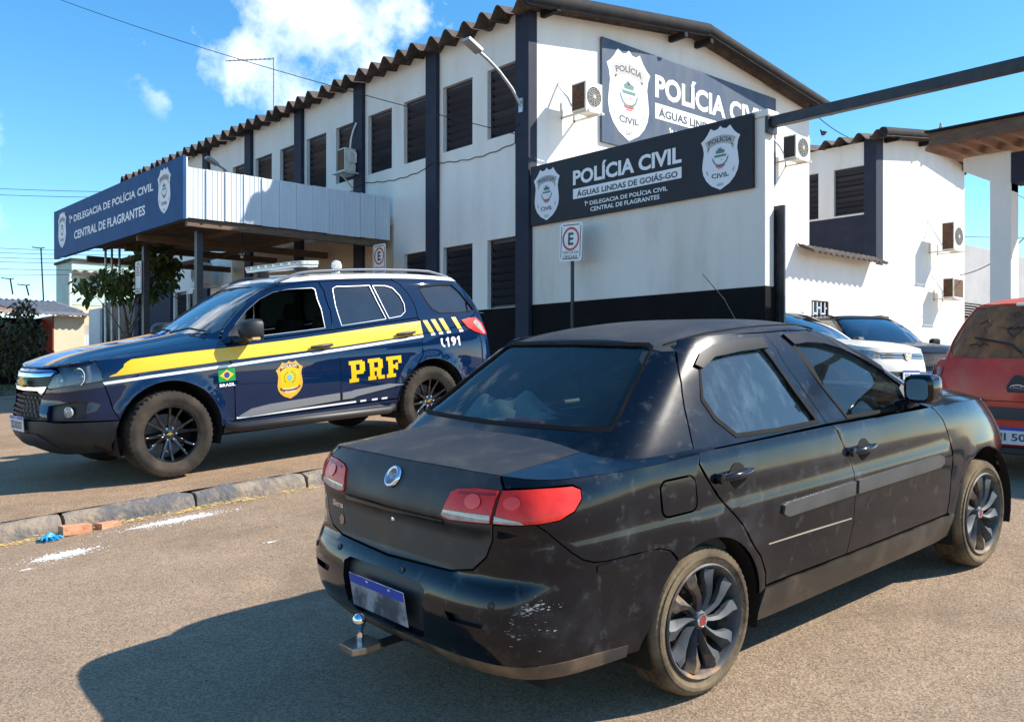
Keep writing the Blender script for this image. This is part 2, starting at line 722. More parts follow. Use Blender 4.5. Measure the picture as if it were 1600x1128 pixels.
M_wood = mat('brown painted beam', (0.17, 0.105, 0.065), 0.75, col2=(0.10, 0.065, 0.045), nscale=5, stretch=(1, 1, 4), bump=0.2, bscale=30)
M_sheet = mat('brown corrugated sheet', (0.20, 0.135, 0.09), 0.7, 0.0, col2=(0.13, 0.09, 0.065), nscale=4)
M_signd = mat('sign charcoal', (0.014, 0.013, 0.018), 0.5, spec=.3, col2=(0.019, 0.017, 0.022), nscale=5)
M_signb = mat('sign slate', (0.055, 0.085, 0.145), 0.5, spec=.2, col2=(0.10, 0.12, 0.155), nscale=3, stretch=(1, 1, .3), dirt=(0.3, 0.33, 0.36), dscale=7, dlo=0.66, dhi=0.74, damt=.5)
M_signc = mat('sign blue', (0.018, 0.090, 0.23), 0.6, spec=.12, col2=(0.016, 0.07, 0.19), nscale=3)
M_letter = mat('white lettering', (0.80, 0.80, 0.80), 0.5)
M_letd = mat('dark lettering', (0.04, 0.05, 0.06), 0.5)
M_shield = mat('shield white', (0.74, 0.75, 0.77), 0.5)
M_sgrey = mat('shield ribbon grey', (0.42, 0.40, 0.38), 0.5)
M_sgreen = mat('emblem green', (0.09, 0.20, 0.17), 0.5)
M_sred = mat('emblem red', (0.55, 0.06, 0.05), 0.5)
M_plastic = mat('ac casing', (0.72, 0.71, 0.66), 0.5, col2=(0.6, 0.57, 0.5), nscale=6)
M_rust = mat('rusty grille', (0.16, 0.07, 0.03), 0.8, col2=(0.07, 0.04, 0.025), nscale=14)
M_blackp = mat('black plastic', (0.02, 0.02, 0.022), 0.5)
M_conc = mat('concrete', (0.27, 0.22, 0.17), 0.92, spec=.2, col2=(0.115, 0.115, 0.12), nscale=2.6, nlo=.40, nhi=.56, bump=0.8, bscale=24, bdist=.02, dirt=(0.38, 0.275, 0.18), dscale=7, dlo=0.52, dhi=0.72, damt=0.7)
M_brick = mat('brick orange', (0.48, 0.20, 0.10), 0.9, col2=(0.55, 0.30, 0.18), nscale=20, bump=0.4, bscale=60)
M_cream = mat('cream wall', (0.72, 0.60, 0.43), 0.9, col2=(0.66, 0.54, 0.38), nscale=1.5)
M_mint = mat('mint wall', (0.50, 0.66, 0.56), 0.9, col2=(0.42, 0.56, 0.50), nscale=1.2, dirt=(0.25, 0.27, 0.25), dscale=2, dlo=0.55, dhi=0.8, damt=0.5)
M_tile = mat('clay tile', (0.46, 0.27, 0.18), 0.9, col2=(0.30, 0.22, 0.18), nscale=2.5, bump=0.3, bscale=15)
M_tileg = mat('grey tile', (0.20, 0.21, 0.24), 0.9, col2=(0.14, 0.14, 0.16), nscale=2.5)
M_leaf = mat('leaf green', (0.070, 0.105, 0.028), 0.55, col2=(0.09, 0.12, 0.03), nscale=2.0, spec=0.4)
M_leafd = mat('leaf dark', (0.085, 0.085, 0.030), 0.6, col2=(0.14, 0.10, 0.04), nscale=1.5)
M_bark = mat('bark', (0.16, 0.11, 0.08), 0.9, col2=(0.09, 0.065, 0.05), nscale=8)
M_grass = mat('grass', (0.07, 0.10, 0.03), 0.8, col2=(0.16, 0.15, 0.05), nscale=1.0)
M_straw = mat('straw', (0.62, 0.45, 0.16), 0.8)
M_powder = mat('white powder', (0.82, 0.82, 0.80), 0.95, col2=(0.7, 0.7, 0.68), nscale=20, bump=0.4, bscale=60)
M_glove = mat('glove blue', (0.02, 0.28, 0.62), 0.45)
M_wire = mat('black cable', (0.02, 0.02, 0.025), 0.6)
M_bird = mat('dark feathers', (0.03, 0.03, 0.035), 0.6)
M_greywall = mat('grey rendered wall', (0.40, 0.40, 0.40), 0.9, col2=(0.34, 0.34, 0.35), nscale=1.5)
M_pale = mat('pale blue grey metal', (0.50, 0.58, 0.64), 0.6)

XF, YG = 10.92, 11.70
X1 = 20.0


# ------------------------------------------------------------------ ground
def sheet(name, xs, ys, k, m, kind='structure'):
    vs = [(x, y, ground_z(x, y, k)) for y in ys for x in xs]
    n = len(xs)
    fs = [(j * n + i, j * n + i + 1, (j + 1) * n + i + 1, (j + 1) * n + i) for j in range(len(ys) - 1) for i in range(n - 1)]
    mb = MB()
    mb.mesh(vs, fs)
    o = mb.build(name, m, smooth=60)
    o['kind'] = kind
    return o


def steps(a, b, fine0, fine1, f, c):
    r = []
    x = a
    while x < b:
        r.append(x)
        x += f if fine0 <= x < fine1 else c
    r.append(b)
    return r


KY = 7.24
xs = [-900, -300, -100, -60, -40] + steps(-30, 30, -4, 16, 0.5, 2.0) + [40, 60, 100, 300, 900]
ys = [-900, -300, -100, -60, -40] + steps(-30, 30, -4, 16, 0.5, 2.0) + [40, 60, 100, 300, 900]
sheet('road', xs, ys, 0.0, M_road)
sheet('forecourt', steps(-6, 11.2, -6, 12, 0.5, 0.5), [KY + 0.12] + steps(7.6, 30.5, 7, 14, 0.5, 1.5), 0.128, M_fore)

# kerb stones
kerb = empty('kerb', (2, KY, ground_z(2, KY)), kind='structure')
kerb['label'] = 'worn concrete kerb between road and forecourt'
for i in range(-6, 9):
    x0 = 0.06 + i * 1.0
    mb = MB()
    nx = 9
    prof = [(0, -0.05), (0.006, 0.055), (0.02, 0.10), (0.05, 0.128), (0.10, 0.135), (0.15, 0.13), (0.16, -0.05)]
    vs = []
    for q in range(nx):
        x = x0 + 0.012 + (0.976) * q / (nx - 1)
        for (dy, dz) in prof:
            jz = random.uniform(-0.014, 0.006) if dz > 0 else 0
            jy = random.uniform(-0.012, 0.012)
            e = 0.012 if q in (0, nx - 1) and dz > 0.05 else 0
            vs.append((x, KY + dy + jy + e * .5, ground_z(x, KY) + dz + jz - e))
    p_ = len(prof)
    fs = [(q * p_ + j, (q + 1) * p_ + j, (q + 1) * p_ + j + 1, q * p_ + j + 1) for q in range(nx - 1) for j in range(p_ - 1)]
    fs += [tuple(range(p_ - 1, -1, -1)), tuple((nx - 1) * p_ + j for j in range(p_))]
    mb.mesh(vs, fs)
    mb.build('kerb_stone', M_conc, kerb, smooth=50)

# ------------------------------------------------------------------ police station, main block
station = empty('police_station', (XF, YG, ground_z(XF, YG)), 'two storey white police station with slate blue pillars and corrugated roof', 'building')
BAY = 2.645
NB = 7
Ylen = NB * BAY + 0.33
holes = []
wins = []
for b in range(NB):
    y0 = YG + b * BAY
    for (a, c) in ((0.33, 1.19), (1.62, 2.52)):
        wins.append((y0 + a, y0 + c, 4.29, 5.55))
        if b < 3 or b == 5:
            wins.append((y0 + a, y0 + c, 1.20, 2.45))
wins.append((26.0, 26.5, 1.2, 2.35))
Yend = YG + Ylen
# facade faces -X : u = -Y, v = Z -> n = u x v = (-Y) x Z = -X
holes = [[(-(y1 - YG), z0), (-(y0 - YG), z0), (-(y0 - YG), z1), (-(y1 - YG), z1)] for (y0, y1, z0, z1) in wins]
wall('wall', (XF, YG, 0), (0, -1, 0), (0, 0, 1), [(-Ylen, -0.8), (0, -0.8), (0, 6.36), (-Ylen, 6.36)], holes, 0.2, M_white, station)
# gable faces -Y : u = X, v = Z -> n = X x Z = -Y
XR = (XF + X1) / 2
wall('wall', (0, YG, 0), (1, 0, 0), (0, 0, 1), [(XF + 0.201, -0.8), (X1, -0.8), (X1, 6.40), (XR, 7.02), (XF + 0.201, 6.40)], [], 0.2, M_white, station)
wall('wall', (X1, YG, 0), (0, 1, 0), (0, 0, 1), [(0.201, -0.8), (Ylen, -0.8), (Ylen, 6.36), (0.201, 6.36)], [], 0.2, M_white, station)
wall('wall', (0, Yend, 0), (-1, 0, 0), (0, 0, 1), [(-X1 + 0.201, -0.8), (-XF - 0.201, -0.8), (-XF - 0.201, 6.36), (-XR, 7.0), (-X1 + 0.201, 6.36)], [], 0.2, M_navy, station)
MB().box(XF + 0.3, X1 - .3, YG + 0.3, Yend - .3, 3.2, 3.3).build('floor_slab', M_blackp, station)
for b in range(NB + 1):
    y0 = YG + b * BAY
    if b == 0:
        MB().box(XF - 0.09, XF + 0.12, YG - 0.012, YG + 0.33, -0.8, 6.45).build('pillar', M_navy, station, bevel=0.008)
    else:
        MB().box(XF - 0.09, XF - 0.002, y0 - 0.02, y0 + 0.33, -0.8, 6.34).build('pillar', M_navy, station, bevel=0.008)
# dark base band along the facade and the dark last bay
MB().box(XF - 0.015, XF - 0.001, YG + 0.33, YG + 3 * BAY, -0.8, 1.19).build('base_band', M_black, station)
MB().box(XF - 0.03, XF - 0.003, 27.93, Yend, -0.8, 3.7).build('base_band', M_navy, station)

# louvre windows : meshes shared
def slat_mesh(w):
    mb = MB()
    M = Matrix.Rotation(radians(-28), 4, 'Y')
    # slat lies along Y, tilted so the outer (-X) edge hangs low
    mb.box(-0.006, 0.006, -w / 2, w / 2, -0.085, 0.085, M)
    return mb.build('slat', M_lou, mesh_only=True)


SLATS = {}


def louvre(y0, y1, z0, z1, parent, xf=XF, depth=0.11):
    w = y1 - y0 - 0.10
    k = round(w, 2)
    if k not in SLATS:
        SLATS[k] = slat_mesh(w)
    mb = MB()
    x = xf + depth
    for (a, b, c, d) in ((y0, y0 + 0.05, z0, z1), (y1 - 0.05, y1, z0, z1), (y0 + .05, y1 - .05, z0, z0 + 0.05), (y0 + .05, y1 - .05, z1 - 0.08, z1)):
        mb.box(x - 0.025, x + 0.025, a + 0.002, b - 0.002, c + 0.002, d - 0.002)
    mb.box(x + 0.05, x + 0.055, y0 + 0.01, y1 - 0.01, z0 + 0.01, z1 - 0.01)
    f = mb.build('window', M_lou, parent)
    n = 8
    h = (z1 - 0.08 - z0 - 0.05) / n
    for i in range(n):
        z = z0 + 0.05 + h * (i + 0.5)
        o = inst(SLATS[k], 'slat', Matrix.Translation((x - 0.005, (y0 + y1) / 2, z)) @ Matrix.Scale(h / 0.146, 4, V((0, 0, 1))) @ Matrix.Rotation(random.uniform(-.05, .05), 4, 'Y'), f)


for q in wins:
    louvre(*q, station)


def wave(t):
    """crest profile of one sheet rib, t 0..1 -> 0..1"""
    a = abs(t - 0.5) * 2           # 0 at crest, 1 at trough
    return 1 - a * a * (3 - 2 * a) if a < 1 else 0


def roof_sheets(Y0, Y1, Xa, Za, Xb, Zb, parent, m, pitch=0.5, amp=0.2, thick=0.014, name='roof_sheet', n=14, over=0.02):
    """ribbed sheets running from (Xa,Za) to (Xb,Zb), laid side by side along Y"""
    cnt = int(round((Y1 - Y0) / pitch))
    p = (Y1 - Y0) / cnt
    nrm = V((-(Zb - Za), 0, (Xb - Xa)))
    nrm.normalize()
    if nrm.z < 0:
        nrm = -nrm
    mb = MB()
    top = []
    bot = []
    secs = 7
    for sx in range(secs):
        f = sx / (secs - 1)
        X = Xa + (Xb - Xa) * f
        Z = Za + (Zb - Za) * f
        for i in range(n + 1):
            t = i / n
            y = t * p
            top.append(V((X, y, Z)) + nrm * (wave(t) * amp + thick))
            bot.append(V((X, y, Z)) + nrm * (wave(t) * amp))
    N = len(top)
    fs = []
    for s_ in range(secs - 1):
        for i in range(n):
            a = s_ * (n + 1) + i
            b = a + 1
            c = b + n + 1
            d = a + n + 1
            fs.append((a, b, c, d) if Xb < Xa else (a, d, c, b))
            fs.append((a + N, d + N, c + N, b + N) if Xb < Xa else (a + N, b + N, c + N, d + N))
    for s_ in (0, secs - 1):
        for i in range(n):
            a = s_ * (n + 1) + i
            fs.append((a, a + 1, a + 1 + N, a + N))
    for i in (0, n):
        for s_ in range(secs - 1):
            a = s_ * (n + 1) + i
            b = a + n + 1
            fs.append((a, b, b + N, a + N))
    mb.mesh(top + bot, fs)
    me = mb.build(name, m, smooth=40, mesh_only=True)
    for k in range(cnt):
        inst(me, name, Matrix.Translation((random.uniform(-0.03, 0.03), Y0 + k * p + random.uniform(-.008, .008), random.uniform(-0.010, 0.010))) @ Matrix.Rotation(random.uniform(-.006, .006), 4, 'Z'), parent)


def roof_thing(Y0, Y1, Xl, Xr, Ztrough, Zr, parent, m):
    xm = (Xl + Xr) / 2
    roof_sheets(Y0, Y1, Xl, Ztrough, xm + 0.05, Zr, parent, m)
    roof_sheets(Y0, Y1, Xr, Ztrough, xm - 0.05, Zr, parent, m)
    # ridge cap
    mb = MB()
    p = []
    n = int((Y1 - Y0) / 0.25)
    for i in range(n + 1):
        y = Y0 + (Y1 - Y0) * i / n
        for dx, dz in ((-0.35, 0.14), (-0.12, 0.215), (0, 0.235), (0.12, 0.215), (0.35, 0.14)):
            p.append((xm + dx, y, Zr + dz + (0.01 if i % 2 else 0)))
    fs = [(i * 5 + j, i * 5 + j + 1, (i + 1) * 5 + j + 1, (i + 1) * 5 + j) for i in range(n) for j in range(4)]
    mb.mesh(p, fs)
    mb.build('ridge_cap', m, parent, smooth=40)


roof = empty('roof', (XF, YG, 6.3), parent=station)
roof_thing(YG - 0.42, Yend + 0.4, XF - 0.42, X1 + 0.42, 6.20, 6.88, roof, M_fib)
# dark verge roll along the gable edge, rafter ends
for (xa, za, xb, zb) in ((XF - 0.42, 6.26, XR, 6.94), (X1 + 0.42, 6.26, XR, 6.94)):
    mb = MB()
    mb.tube([(xa, YG - 0.36, za + 0.06), (xb, YG - 0.36, zb + 0.06)], 0.135, 14)
    mb.build('verge_roll', M_fib2, station, smooth=50)
for x, z in ((XF + 0.25, 6.30), (XR - 0.75, 6.72), (XR + 0.1, 6.80), (X1 - 0.05, 6.28)):
    MB().box(x - 0.05, x + 0.05, YG - 0.42, YG - 0.003, z - 0.06, z + 0.06).build('rafter_end', M_fib2, station, bevel=0.01)

# ------------------------------------------------------------------ link wall, awning, second block
X2 = 23.39
X3 = 28.88
link = empty('link_building', (X1, YG, ground_z(X1, YG)), 'low white wall joining the two blocks behind the parked cars', 'building')
wall('wall', (0, YG, 0), (1, 0, 0), (0, 0, 1), [(X1 + 0.002, -0.8), (X2 - 0.002, -0.8), (X2 - 0.002, 3.02), (X1 + 0.002, 3.02)],
     [[(20.10, 1.30), (20.91, 1.30), (20.91, 1.79), (20.10, 1.79)]], 0.15, M_white, link)
MB().box(X1 + .01, X2 - .01, YG + .16, YG + 9, 2.8, 2.95).build('roof', M_greywall, link)
mb = MB()
for x in (20.12, 20.89):
    mb.box(x - .02, x + .02, YG + .02, YG + .06, 1.30, 1.79)
mb.box(20.1, 20.91, YG + .1, YG + .12, 1.3, 1.79)
mb.build('window', M_lou, link)
mb = MB()
for i in range(4):
    x = 20.24 + i * 0.18
    mb.box(x - .02, x + .02, YG + .03, YG + .05, 1.34, 1.76)
    mb.box(x, x + .17, YG + .03, YG + .05, 1.46 + (i % 2) * .14, 1.50 + (i % 2) * .14)
mb.build('window_grille', M_pale, link)
roof_sheets(0, 3.65, 0, 0, 0.5, 0.2, None, M_fib, name='tmp_sheet') if False else None
aw = empty('awning', (21.2, YG, 2.9), parent=link)
mb = MB()
n = 14 * 6
vs = []
for i in range(n + 1):
    x = 19.42 + 3.70 * i / n
    dz = 0.035 * cos(2 * pi * i / 6)
    for (yy, zz) in ((YG - 0.01, 3.06), (YG - 0.45, 2.86)):
        vs.append((x, yy, zz + dz))
        vs.append((x, yy, zz + dz - 0.012))
fs = []
for i in range(n):
    a = i * 4
    fs += [(a, a + 2, a + 6, a + 4), (a + 1, a + 5, a + 7, a + 3), (a + 2, a + 3, a + 7, a + 6)]
mb.mesh(vs, fs)
mb.build('corrugated_sheet', M_fib, aw, smooth=40)

block2 = empty('rear_block', (X2, YG, ground_z(X2, YG)), 'second white block with slate blue corner pillar and two outdoor units on its end wall', 'building')
w2 = [(YG + 0.33, YG + 1.24, 4.31, 5.58), (YG + 1.70, YG + 2.6, 4.31, 5.58)]
wall('wall', (X2, YG, 0), (0, -1, 0), (0, 0, 1), [(-14, -0.8), (0, -0.8), (0, 6.2), (-14, 6.2)],
     [[(-(y1 - YG), z0), (-(y0 - YG), z0), (-(y0 - YG), z1), (-(y1 - YG), z1)] for (y0, y1, z0, z1) in w2], 0.2, M_white, block2)
XR2 = (X2 + X3) / 2
wall('wall', (0, YG, 0), (1, 0, 0), (0, 0, 1), [(X2 + 0.201, -0.8), (X3, -0.8), (X3, 6.30), (XR2, 6.78), (X2 + 0.201, 6.30)], [], 0.2, M_white, block2)
wall('wall', (X3, YG, 0), (0, 1, 0), (0, 0, 1), [(0.201, -0.8), (14, -0.8), (14, 6.2), (0.201, 6.2)], [], 0.2, M_white, block2)
for q in w2:
    louvre(*q, block2, xf=X2)
MB().box(X2 - 0.09, X2 + 0.30, YG - 0.012, YG + 0.33, 2.9, 6.30).build('pillar', M_navy, block2, bevel=0.008)
MB().box(X2 - 0.02, X2 - 0.002, YG + 0.33, YG + 9, 2.9, 4.26).build('wainscot_panel', M_navy, block2)
roof2 = empty('roof', (X2, YG, 6.2), parent=block2)
roof_thing(YG - 0.42, YG + 14, X2 - 0.42, X3 + 0.42, 6.13, 6.58, roof2, M_fib)
for (xa, za, xb, zb) in ((X2 - 0.42, 6.19, XR2, 6.64), (X3 + 0.42, 6.19, XR2, 6.64)):
    MB().tube([(xa, YG - 0.36, za + 0.06), (xb, YG - 0.36, zb + 0.06)], 0.13, 14).build('verge_roll', M_fib2, block2, smooth=50)
for x, z in ((X2 + 0.4, 6.22), (XR2 - 0.3, 6.46), (XR2 + 0.3, 6.46), (X3 - 0.1, 6.2)):
    MB().box(x - 0.05, x + 0.05, YG - 0.42, YG - 0.003, z - 0.06, z + 0.06).build('rafter_end', M_fib2, block2, bevel=0.01)

# ------------------------------------------------------------------ low sign wall toward the street, gate beam, sliding gate
YW = 7.05
sw = empty('boundary_wall', (XF, YW, ground_z(XF, YW)), 'white boundary wall with black base running forward from the station corner', 'wall')
mb = MB()
mb.box(XF, XF + 0.22, YW, YG - 0.013, 1.202, 3.50)
mb.build('wall_panel', M_stain, sw, bevel=0.01)
MB().box(XF - 0.012, XF + 0.232, YW - 0.012, YG - 0.013, -0.9, 1.20).build('base_band', M_black, sw)
MB().box(XF - 0.02, XF + 0.26, YW - 0.06, YW + 0.3, 3.502, 3.60).build('coping', M_stain, sw, bevel=0.02)
gb = empty('gate_beam', (XF + .1, 5, 3.4), 'black steel beam spanning the yard entrance from the sign wall', 'beam')
MB().box(XF + 0.03, XF + 0.15, -2.5, YW - 0.065, 3.36, 3.50).build('beam', M_steel, gb, bevel=0.006)
MB().box(XF - 0.02, XF + 0.2, YW - 0.062, YW - 0.013, 3.28, 3.5).build('mounting_plate', M_steel, gb)
gl_ = empty('sliding_gate', (XF + .3, 8, ground_z(11, 8)), 'black ribbed sliding gate rolled back behind the sign wall', 'gate')
mb = MB()
mb.box(XF + 0.26, XF + 0.30, 6.92, 6.98, -0.7, 2.32)
mb.box(XF + 0.26, XF + 0.30, 6.98, 10.8, 2.26, 2.32)
mb.box(XF + 0.26, XF + 0.30, 6.98, 10.8, -0.62, -0.56)
mb.build('gate_frame', M_steel, gl_)
for i in range(24):
    y = 6.99 + i * 0.155
    MB().box(XF + 0.265 + (i % 2) * 0.012, XF + 0.28 + (i % 2) * 0.012, y, y + 0.152, -0.56, 2.26).build('gate_slat', M_steel, gl_)


# ------------------------------------------------------------------ emblem shields and signs
def shield_outline(n=10):
    pts = [(0.5, 1.0), (0.36, 0.965), (0.22, 0.985), (0.10, 0.91), (0.0, 0.82), (0.035, 0.72), (0.065, 0.62), (0.05, 0.50), (0.035, 0.38),
           (0.07, 0.27), (0.15, 0.17), (0.28, 0.08), (0.42, 0.03), (0.5, 0.0)]
    r = [(1 - a, b) for a, b in reversed(pts[1:-1])]
    # scalloped top
    top = [(0.5, 0.985), (0.42, 0.955), (0.33, 0.955), (0.24, 1.0)]
    left = [(0.24, 1.0), (0.16, 0.92), (0.0, 0.80)]
    out = []
    P = [(0.5, 1.0), (0.43, 0.955), (0.34, 0.945), (0.25, 0.985), (0.17, 0.90), (0.09, 0.84), (0.0, 0.795), (0.05, 0.72), (0.075, 0.62),
         (0.05, 0.50), (0.03, 0.38), (0.06, 0.27), (0.14, 0.17), (0.27, 0.08), (0.40, 0.035), (0.5, 0.0)]
    out = P + [(1 - a, b) for a, b in reversed(P[1:-1])]
    return out


def arc_text(body, cx, cy, R, a_mid, width, h, up=True, bold=0.02):
    """text bent on a circle of radius R"""
    vs, fs = text_mesh(body, width, h, bold)
    out = []
    for x, y in vs:
        t = (x - width / 2)
        if up:
            a = pi / 2 - t / R
            r = R + y
        else:
            a = -pi / 2 + t / R
            r = R - y
        out.append((cx + r * cos(a), cy + r * sin(a)))
    return out, fs


def civil_shield(parent, o, u, v, w, h, base=0.0):
    """state civil police shield as flat print in a w x h box, lower-left at o"""
    sh = MB()
    poly = [(a * w, b * h) for a, b in shield_outline()]
    vs, tr, _ = cdt(poly)
    flat(sh, vs, tr, o, u, v, base + 0.004)
    root = sh.build('shield', M_shield, parent)
    g = MB()
    # ribbons
    rib = []
    R = 0.62 * w
    for k in range(13):
        a = radians(90 + 30 - 60 * k / 12)
        rib.append((0.5 * w + (R + 0.13 * h) * cos(a), 0.12 * h + (R + 0.13 * h) * sin(a) * 1.0))
    inn = [(0.5 * w + R * cos(radians(90 + 30 - 60 * k / 12)), 0.12 * h + R * sin(radians(90 + 30 - 60 * k / 12))) for k in range(13)]
    # place the ribbon so that its middle sits near 0.80 h
    dy = 0.725 * h - (0.12 * h + R)
    quad = [(x, y + dy) for x, y in rib] + [(x, y + dy) for x, y in reversed(inn)]
    vs, tr, _ = cdt(quad)
    flat(g, vs, tr, o, u, v, base + 0.006)
    for sx in (0, 1):
        pts = [(0.14, 0.66), (0.22, 0.70), (0.21, 0.64), (0.16, 0.60), (0.17, 0.635)]
        pts = [((1 - a if sx else a) * w, b * h) for a, b in pts]
        vs, tr, _ = cdt(pts)
        flat(g, vs, tr, o, u, v, base + 0.006)
        pts = [(0.13, 0.34), (0.19, 0.30), (0.20, 0.25), (0.15, 0.27)]
        pts = [((1 - a if sx else a) * w, b * h) for a, b in pts]
        vs, tr, _ = cdt(pts)
        flat(g, vs, tr, o, u, v, base + 0.006)
    g.build('ribbon', M_sgrey, root)
    t = MB()
    vs, fs = arc_text('POLÍCIA', 0.5 * w, 0, 0.95 * w, 0, 0.58 * w, 0.085 * h)
    dy = 0.752 * h - 0.95 * w
    flat(t, [(a, b + dy) for a, b in vs], fs, o, u, v, base + 0.008)
    vs, fs = arc_text('CIVIL', 0.5 * w, 0, 1.3 * w, 0, 0.46 * w, 0.075 * h, up=False)
    dy = 0.185 * h + 1.3 * w
    flat(t, [(a, b + dy) for a, b in vs], fs, o, u, v, base + 0.008)
    vs, fs = text_mesh('GO', 0.15 * w, 0.042 * h)
    flat(t, [(a + 0.425 * w, b + 0.065 * h) for a, b in vs], fs, o, u, v, base + 0.008)
    t.build('lettering', M_letd, root)
    e = MB()
    # leafy crest, wreath, wavy bar
    def blob(cx_, cy_, rx, ry, n=10, rot=0):
        p = [(cx_ + rx * cos(2 * pi * k / n) * cos(rot) - ry * sin(2 * pi * k / n) * sin(rot), cy_ + rx * cos(2 * pi * k / n) * sin(rot) + ry * sin(2 * pi * k / n) * cos(rot)) for k in range(n)]
        return p
    def put(mb_, pts, lift):
        pts = [(a * w, b * h) for a, b in pts]
        vs_, tr_, _ = cdt(pts)
        flat(mb_, vs_, tr_, o, u, v, base + lift)
    put(e, [(0.40, 0.57), (0.60, 0.57), (0.62, 0.61), (0.57, 0.63), (0.43, 0.63), (0.38, 0.61)], 0.007)
    for k in range(7):
        a = radians(150 - 20 * k)
        put(e, [(0.5 - 0.012 * sin(a), 0.615), (0.5 + 0.012 * sin(a), 0.62), (0.5 + 0.14 * cos(a), 0.62 + 0.065 * sin(a))], 0.008)
    put(e, [(0.36, 0.515), (0.64, 0.515), (0.66, 0.55), (0.34, 0.55)], 0.007)
    for k in range(9):
        for sgn in (-1, 1):
            a = radians(8 + 9.5 * k)
            x = 0.5 + sgn * (0.19 * cos(a))
            y = 0.515 - 0.13 * sin(a)
            put(e, blob(x, y, 0.030, 0.009, 6, sgn * (-a + 0.9)), 0.007 + 0.0002 * (k + (5 if sgn > 0 else 0)))
    e.build('emblem', M_sgreen, root)
    r_ = MB()
    put(r_, [(0.42, 0.355), (0.58, 0.355), (0.64, 0.385), (0.36, 0.385)], 0.007)
    put(r_, blob(0.54, 0.47, 0.015, 0.010, 8), 0.007)
    put(r_, [(0.44, 0.335), (0.56, 0.335), (0.57, 0.348), (0.43, 0.348)], 0.007)
    r_.build('emblem_banner', M_sred, root)
    return root


def sign_line(par, m, *a):
    mb = MB()
    line_text(mb, *a)
    mb.build('dark_lettering' if m is M_letd else 'lettering', m, par)


def line_text(mb, body, a0, b0, w, h, o, u, v, off, bold=0.02):
    if body.startswith('1'):
        k = 0.026 * w
        flat(mb, [(a0 + q * k, b0 + r * h) for q, r in ONE], [tuple(t) for t in tri_poly(ONE)], o, u, v, off)
        body = body[1:]
        a0 += k * 0.95
        w -= k * 0.95
    vs, fs = text_mesh(body, w, h, bold)
    flat(mb, [(a + a0, b + b0) for a, b in vs], fs, o, u, v, off)


# sign on the low wall, faces -X. u runs along -Y, origin at Y = 11.66
s1 = empty('police_sign', (XF - .05, 9.4, 2.55), 'long charcoal police sign with two white shields fixed to the low boundary wall', 'sign')
MB().box(XF - 0.065, XF - 0.014, 7.20, 11.66, 2.555, 3.575).build('sign_board', M_signd, s1, bevel=0.004)
o1 = V((XF - 0.066, 11.66, 2.555))
U1, V1 = V((0, -1, 0)), V((0, 0, 1))
civil_shield(s1, o1 + V((0, -0.09, 0.055)), U1, V1, 0.63, 0.89)
civil_shield(s1, o1 + V((0, -3.60, 0.045)), U1, V1, 0.66, 0.90)
mb = MB()
sign_line(s1, M_letter, 'POLÍCIA CIVIL', 1.03, 0.545, 2.22, 0.30, o1, U1, V1, 0.004, 0.035)
mb.mesh([o1 + U1 * a + V1 * b + V((-0.003, 0, 0)) for a, b in ((1.03, 0.32), (3.25, 0.32), (3.25, 0.485), (1.03, 0.485))], [(0, 1, 2, 3)])
sign_line(s1, M_letter, '1ª DELEGACIA DE POLÍCIA CIVIL', 1.29, 0.175, 1.70, 0.082, o1, U1, V1, 0.004, 0.02)
sign_line(s1, M_letter, 'CENTRAL DE FLAGRANTES', 1.42, 0.07, 1.42, 0.07, o1, U1, V1, 0.004, 0.02)
mb.build('title_bar', M_letter, s1)
mb = MB()
sign_line(s1, M_letd, 'ÁGUAS LINDAS DE GOIÁS-GO', 1.12, 0.345, 2.06, 0.115, o1, U1, V1, 0.007, 0.025)

# large sign on the gable, faces -Y
s2 = empty('gable_sign', (15.5, YG - .05, 4.3), 'large slate police sign with a tall white shield high on the gable wall', 'sign')
MB().box(12.65, 18.47, YG - 0.06, YG - 0.012, 4.32, 6.27).build('sign_board', M_signb, s2, bevel=0.004)
o2 = V((12.65, YG - 0.061, 4.32))
U2 = V((1, 0, 0))
civil_shield(s2, o2 + V((0.12, 0, 0.13)), U2, V1, 1.26, 1.73)
mb = MB()
sign_line(s2, M_letter, 'POLÍCIA CIVIL', 1.53, 1.13, 3.95, 0.56, o2, U2, V1, 0.004, 0.035)
mb.mesh([o2 + U2 * a + V1 * b + V((0, -0.003, 0)) for a, b in ((1.53, 0.715), (5.48, 0.715), (5.48, 1.02), (1.53, 1.02))], [(0, 1, 2, 3)])
sign_line(s2, M_letter, '1ª DELEGACIA DE POLÍCIA CIVIL', 1.96, 0.44, 3.1, 0.17, o2, U2, V1, 0.004, 0.02)
sign_line(s2, M_letter, 'CENTRAL DE FLAGRANTES', 2.2, 0.18, 2.6, 0.15, o2, U2, V1, 0.004, 0.02)
mb.build('title_bar', M_letter, s2)
mb = MB()
sign_line(s2, M_letd, 'ÁGUAS LINDAS DE GOIÁS-GO', 1.64, 0.765, 3.75, 0.20, o2, U2, V1, 0.007, 0.025)
# small loose wire clamps along the eave shade of the gable
mb = MB()
pts = []
for i in range(26):
    x = XF + 0.5 + i * 0.33
    zz = 6.38 + 0.137 * (x - XF if x < XR else X1 - x) - 0.05 * abs(sin(i * .55)) - 0.02
    pts.append((x, YG - 0.02, zz))
mb.tube(pts, 0.008, 5)
o = mb.build('cable', M_wire)
tag(o, 'thin cable sagging along the top of the gable wall under the roof', 'cable')

# ------------------------------------------------------------------ entrance canopy
XC = 6.51
YC = 15.90
YE = 23.5
can = empty('entrance_canopy', (8.7, 19, ground_z(8.7, 19, .13)), 'entrance canopy with grey sheet fascia and dark posts', 'canopy')
npan = 12
pw = (XF - 0.11 - XC) / npan
mb = MB()
mb.box(0, 0.012, 0, 0, 0, 0)
mbp = MB()
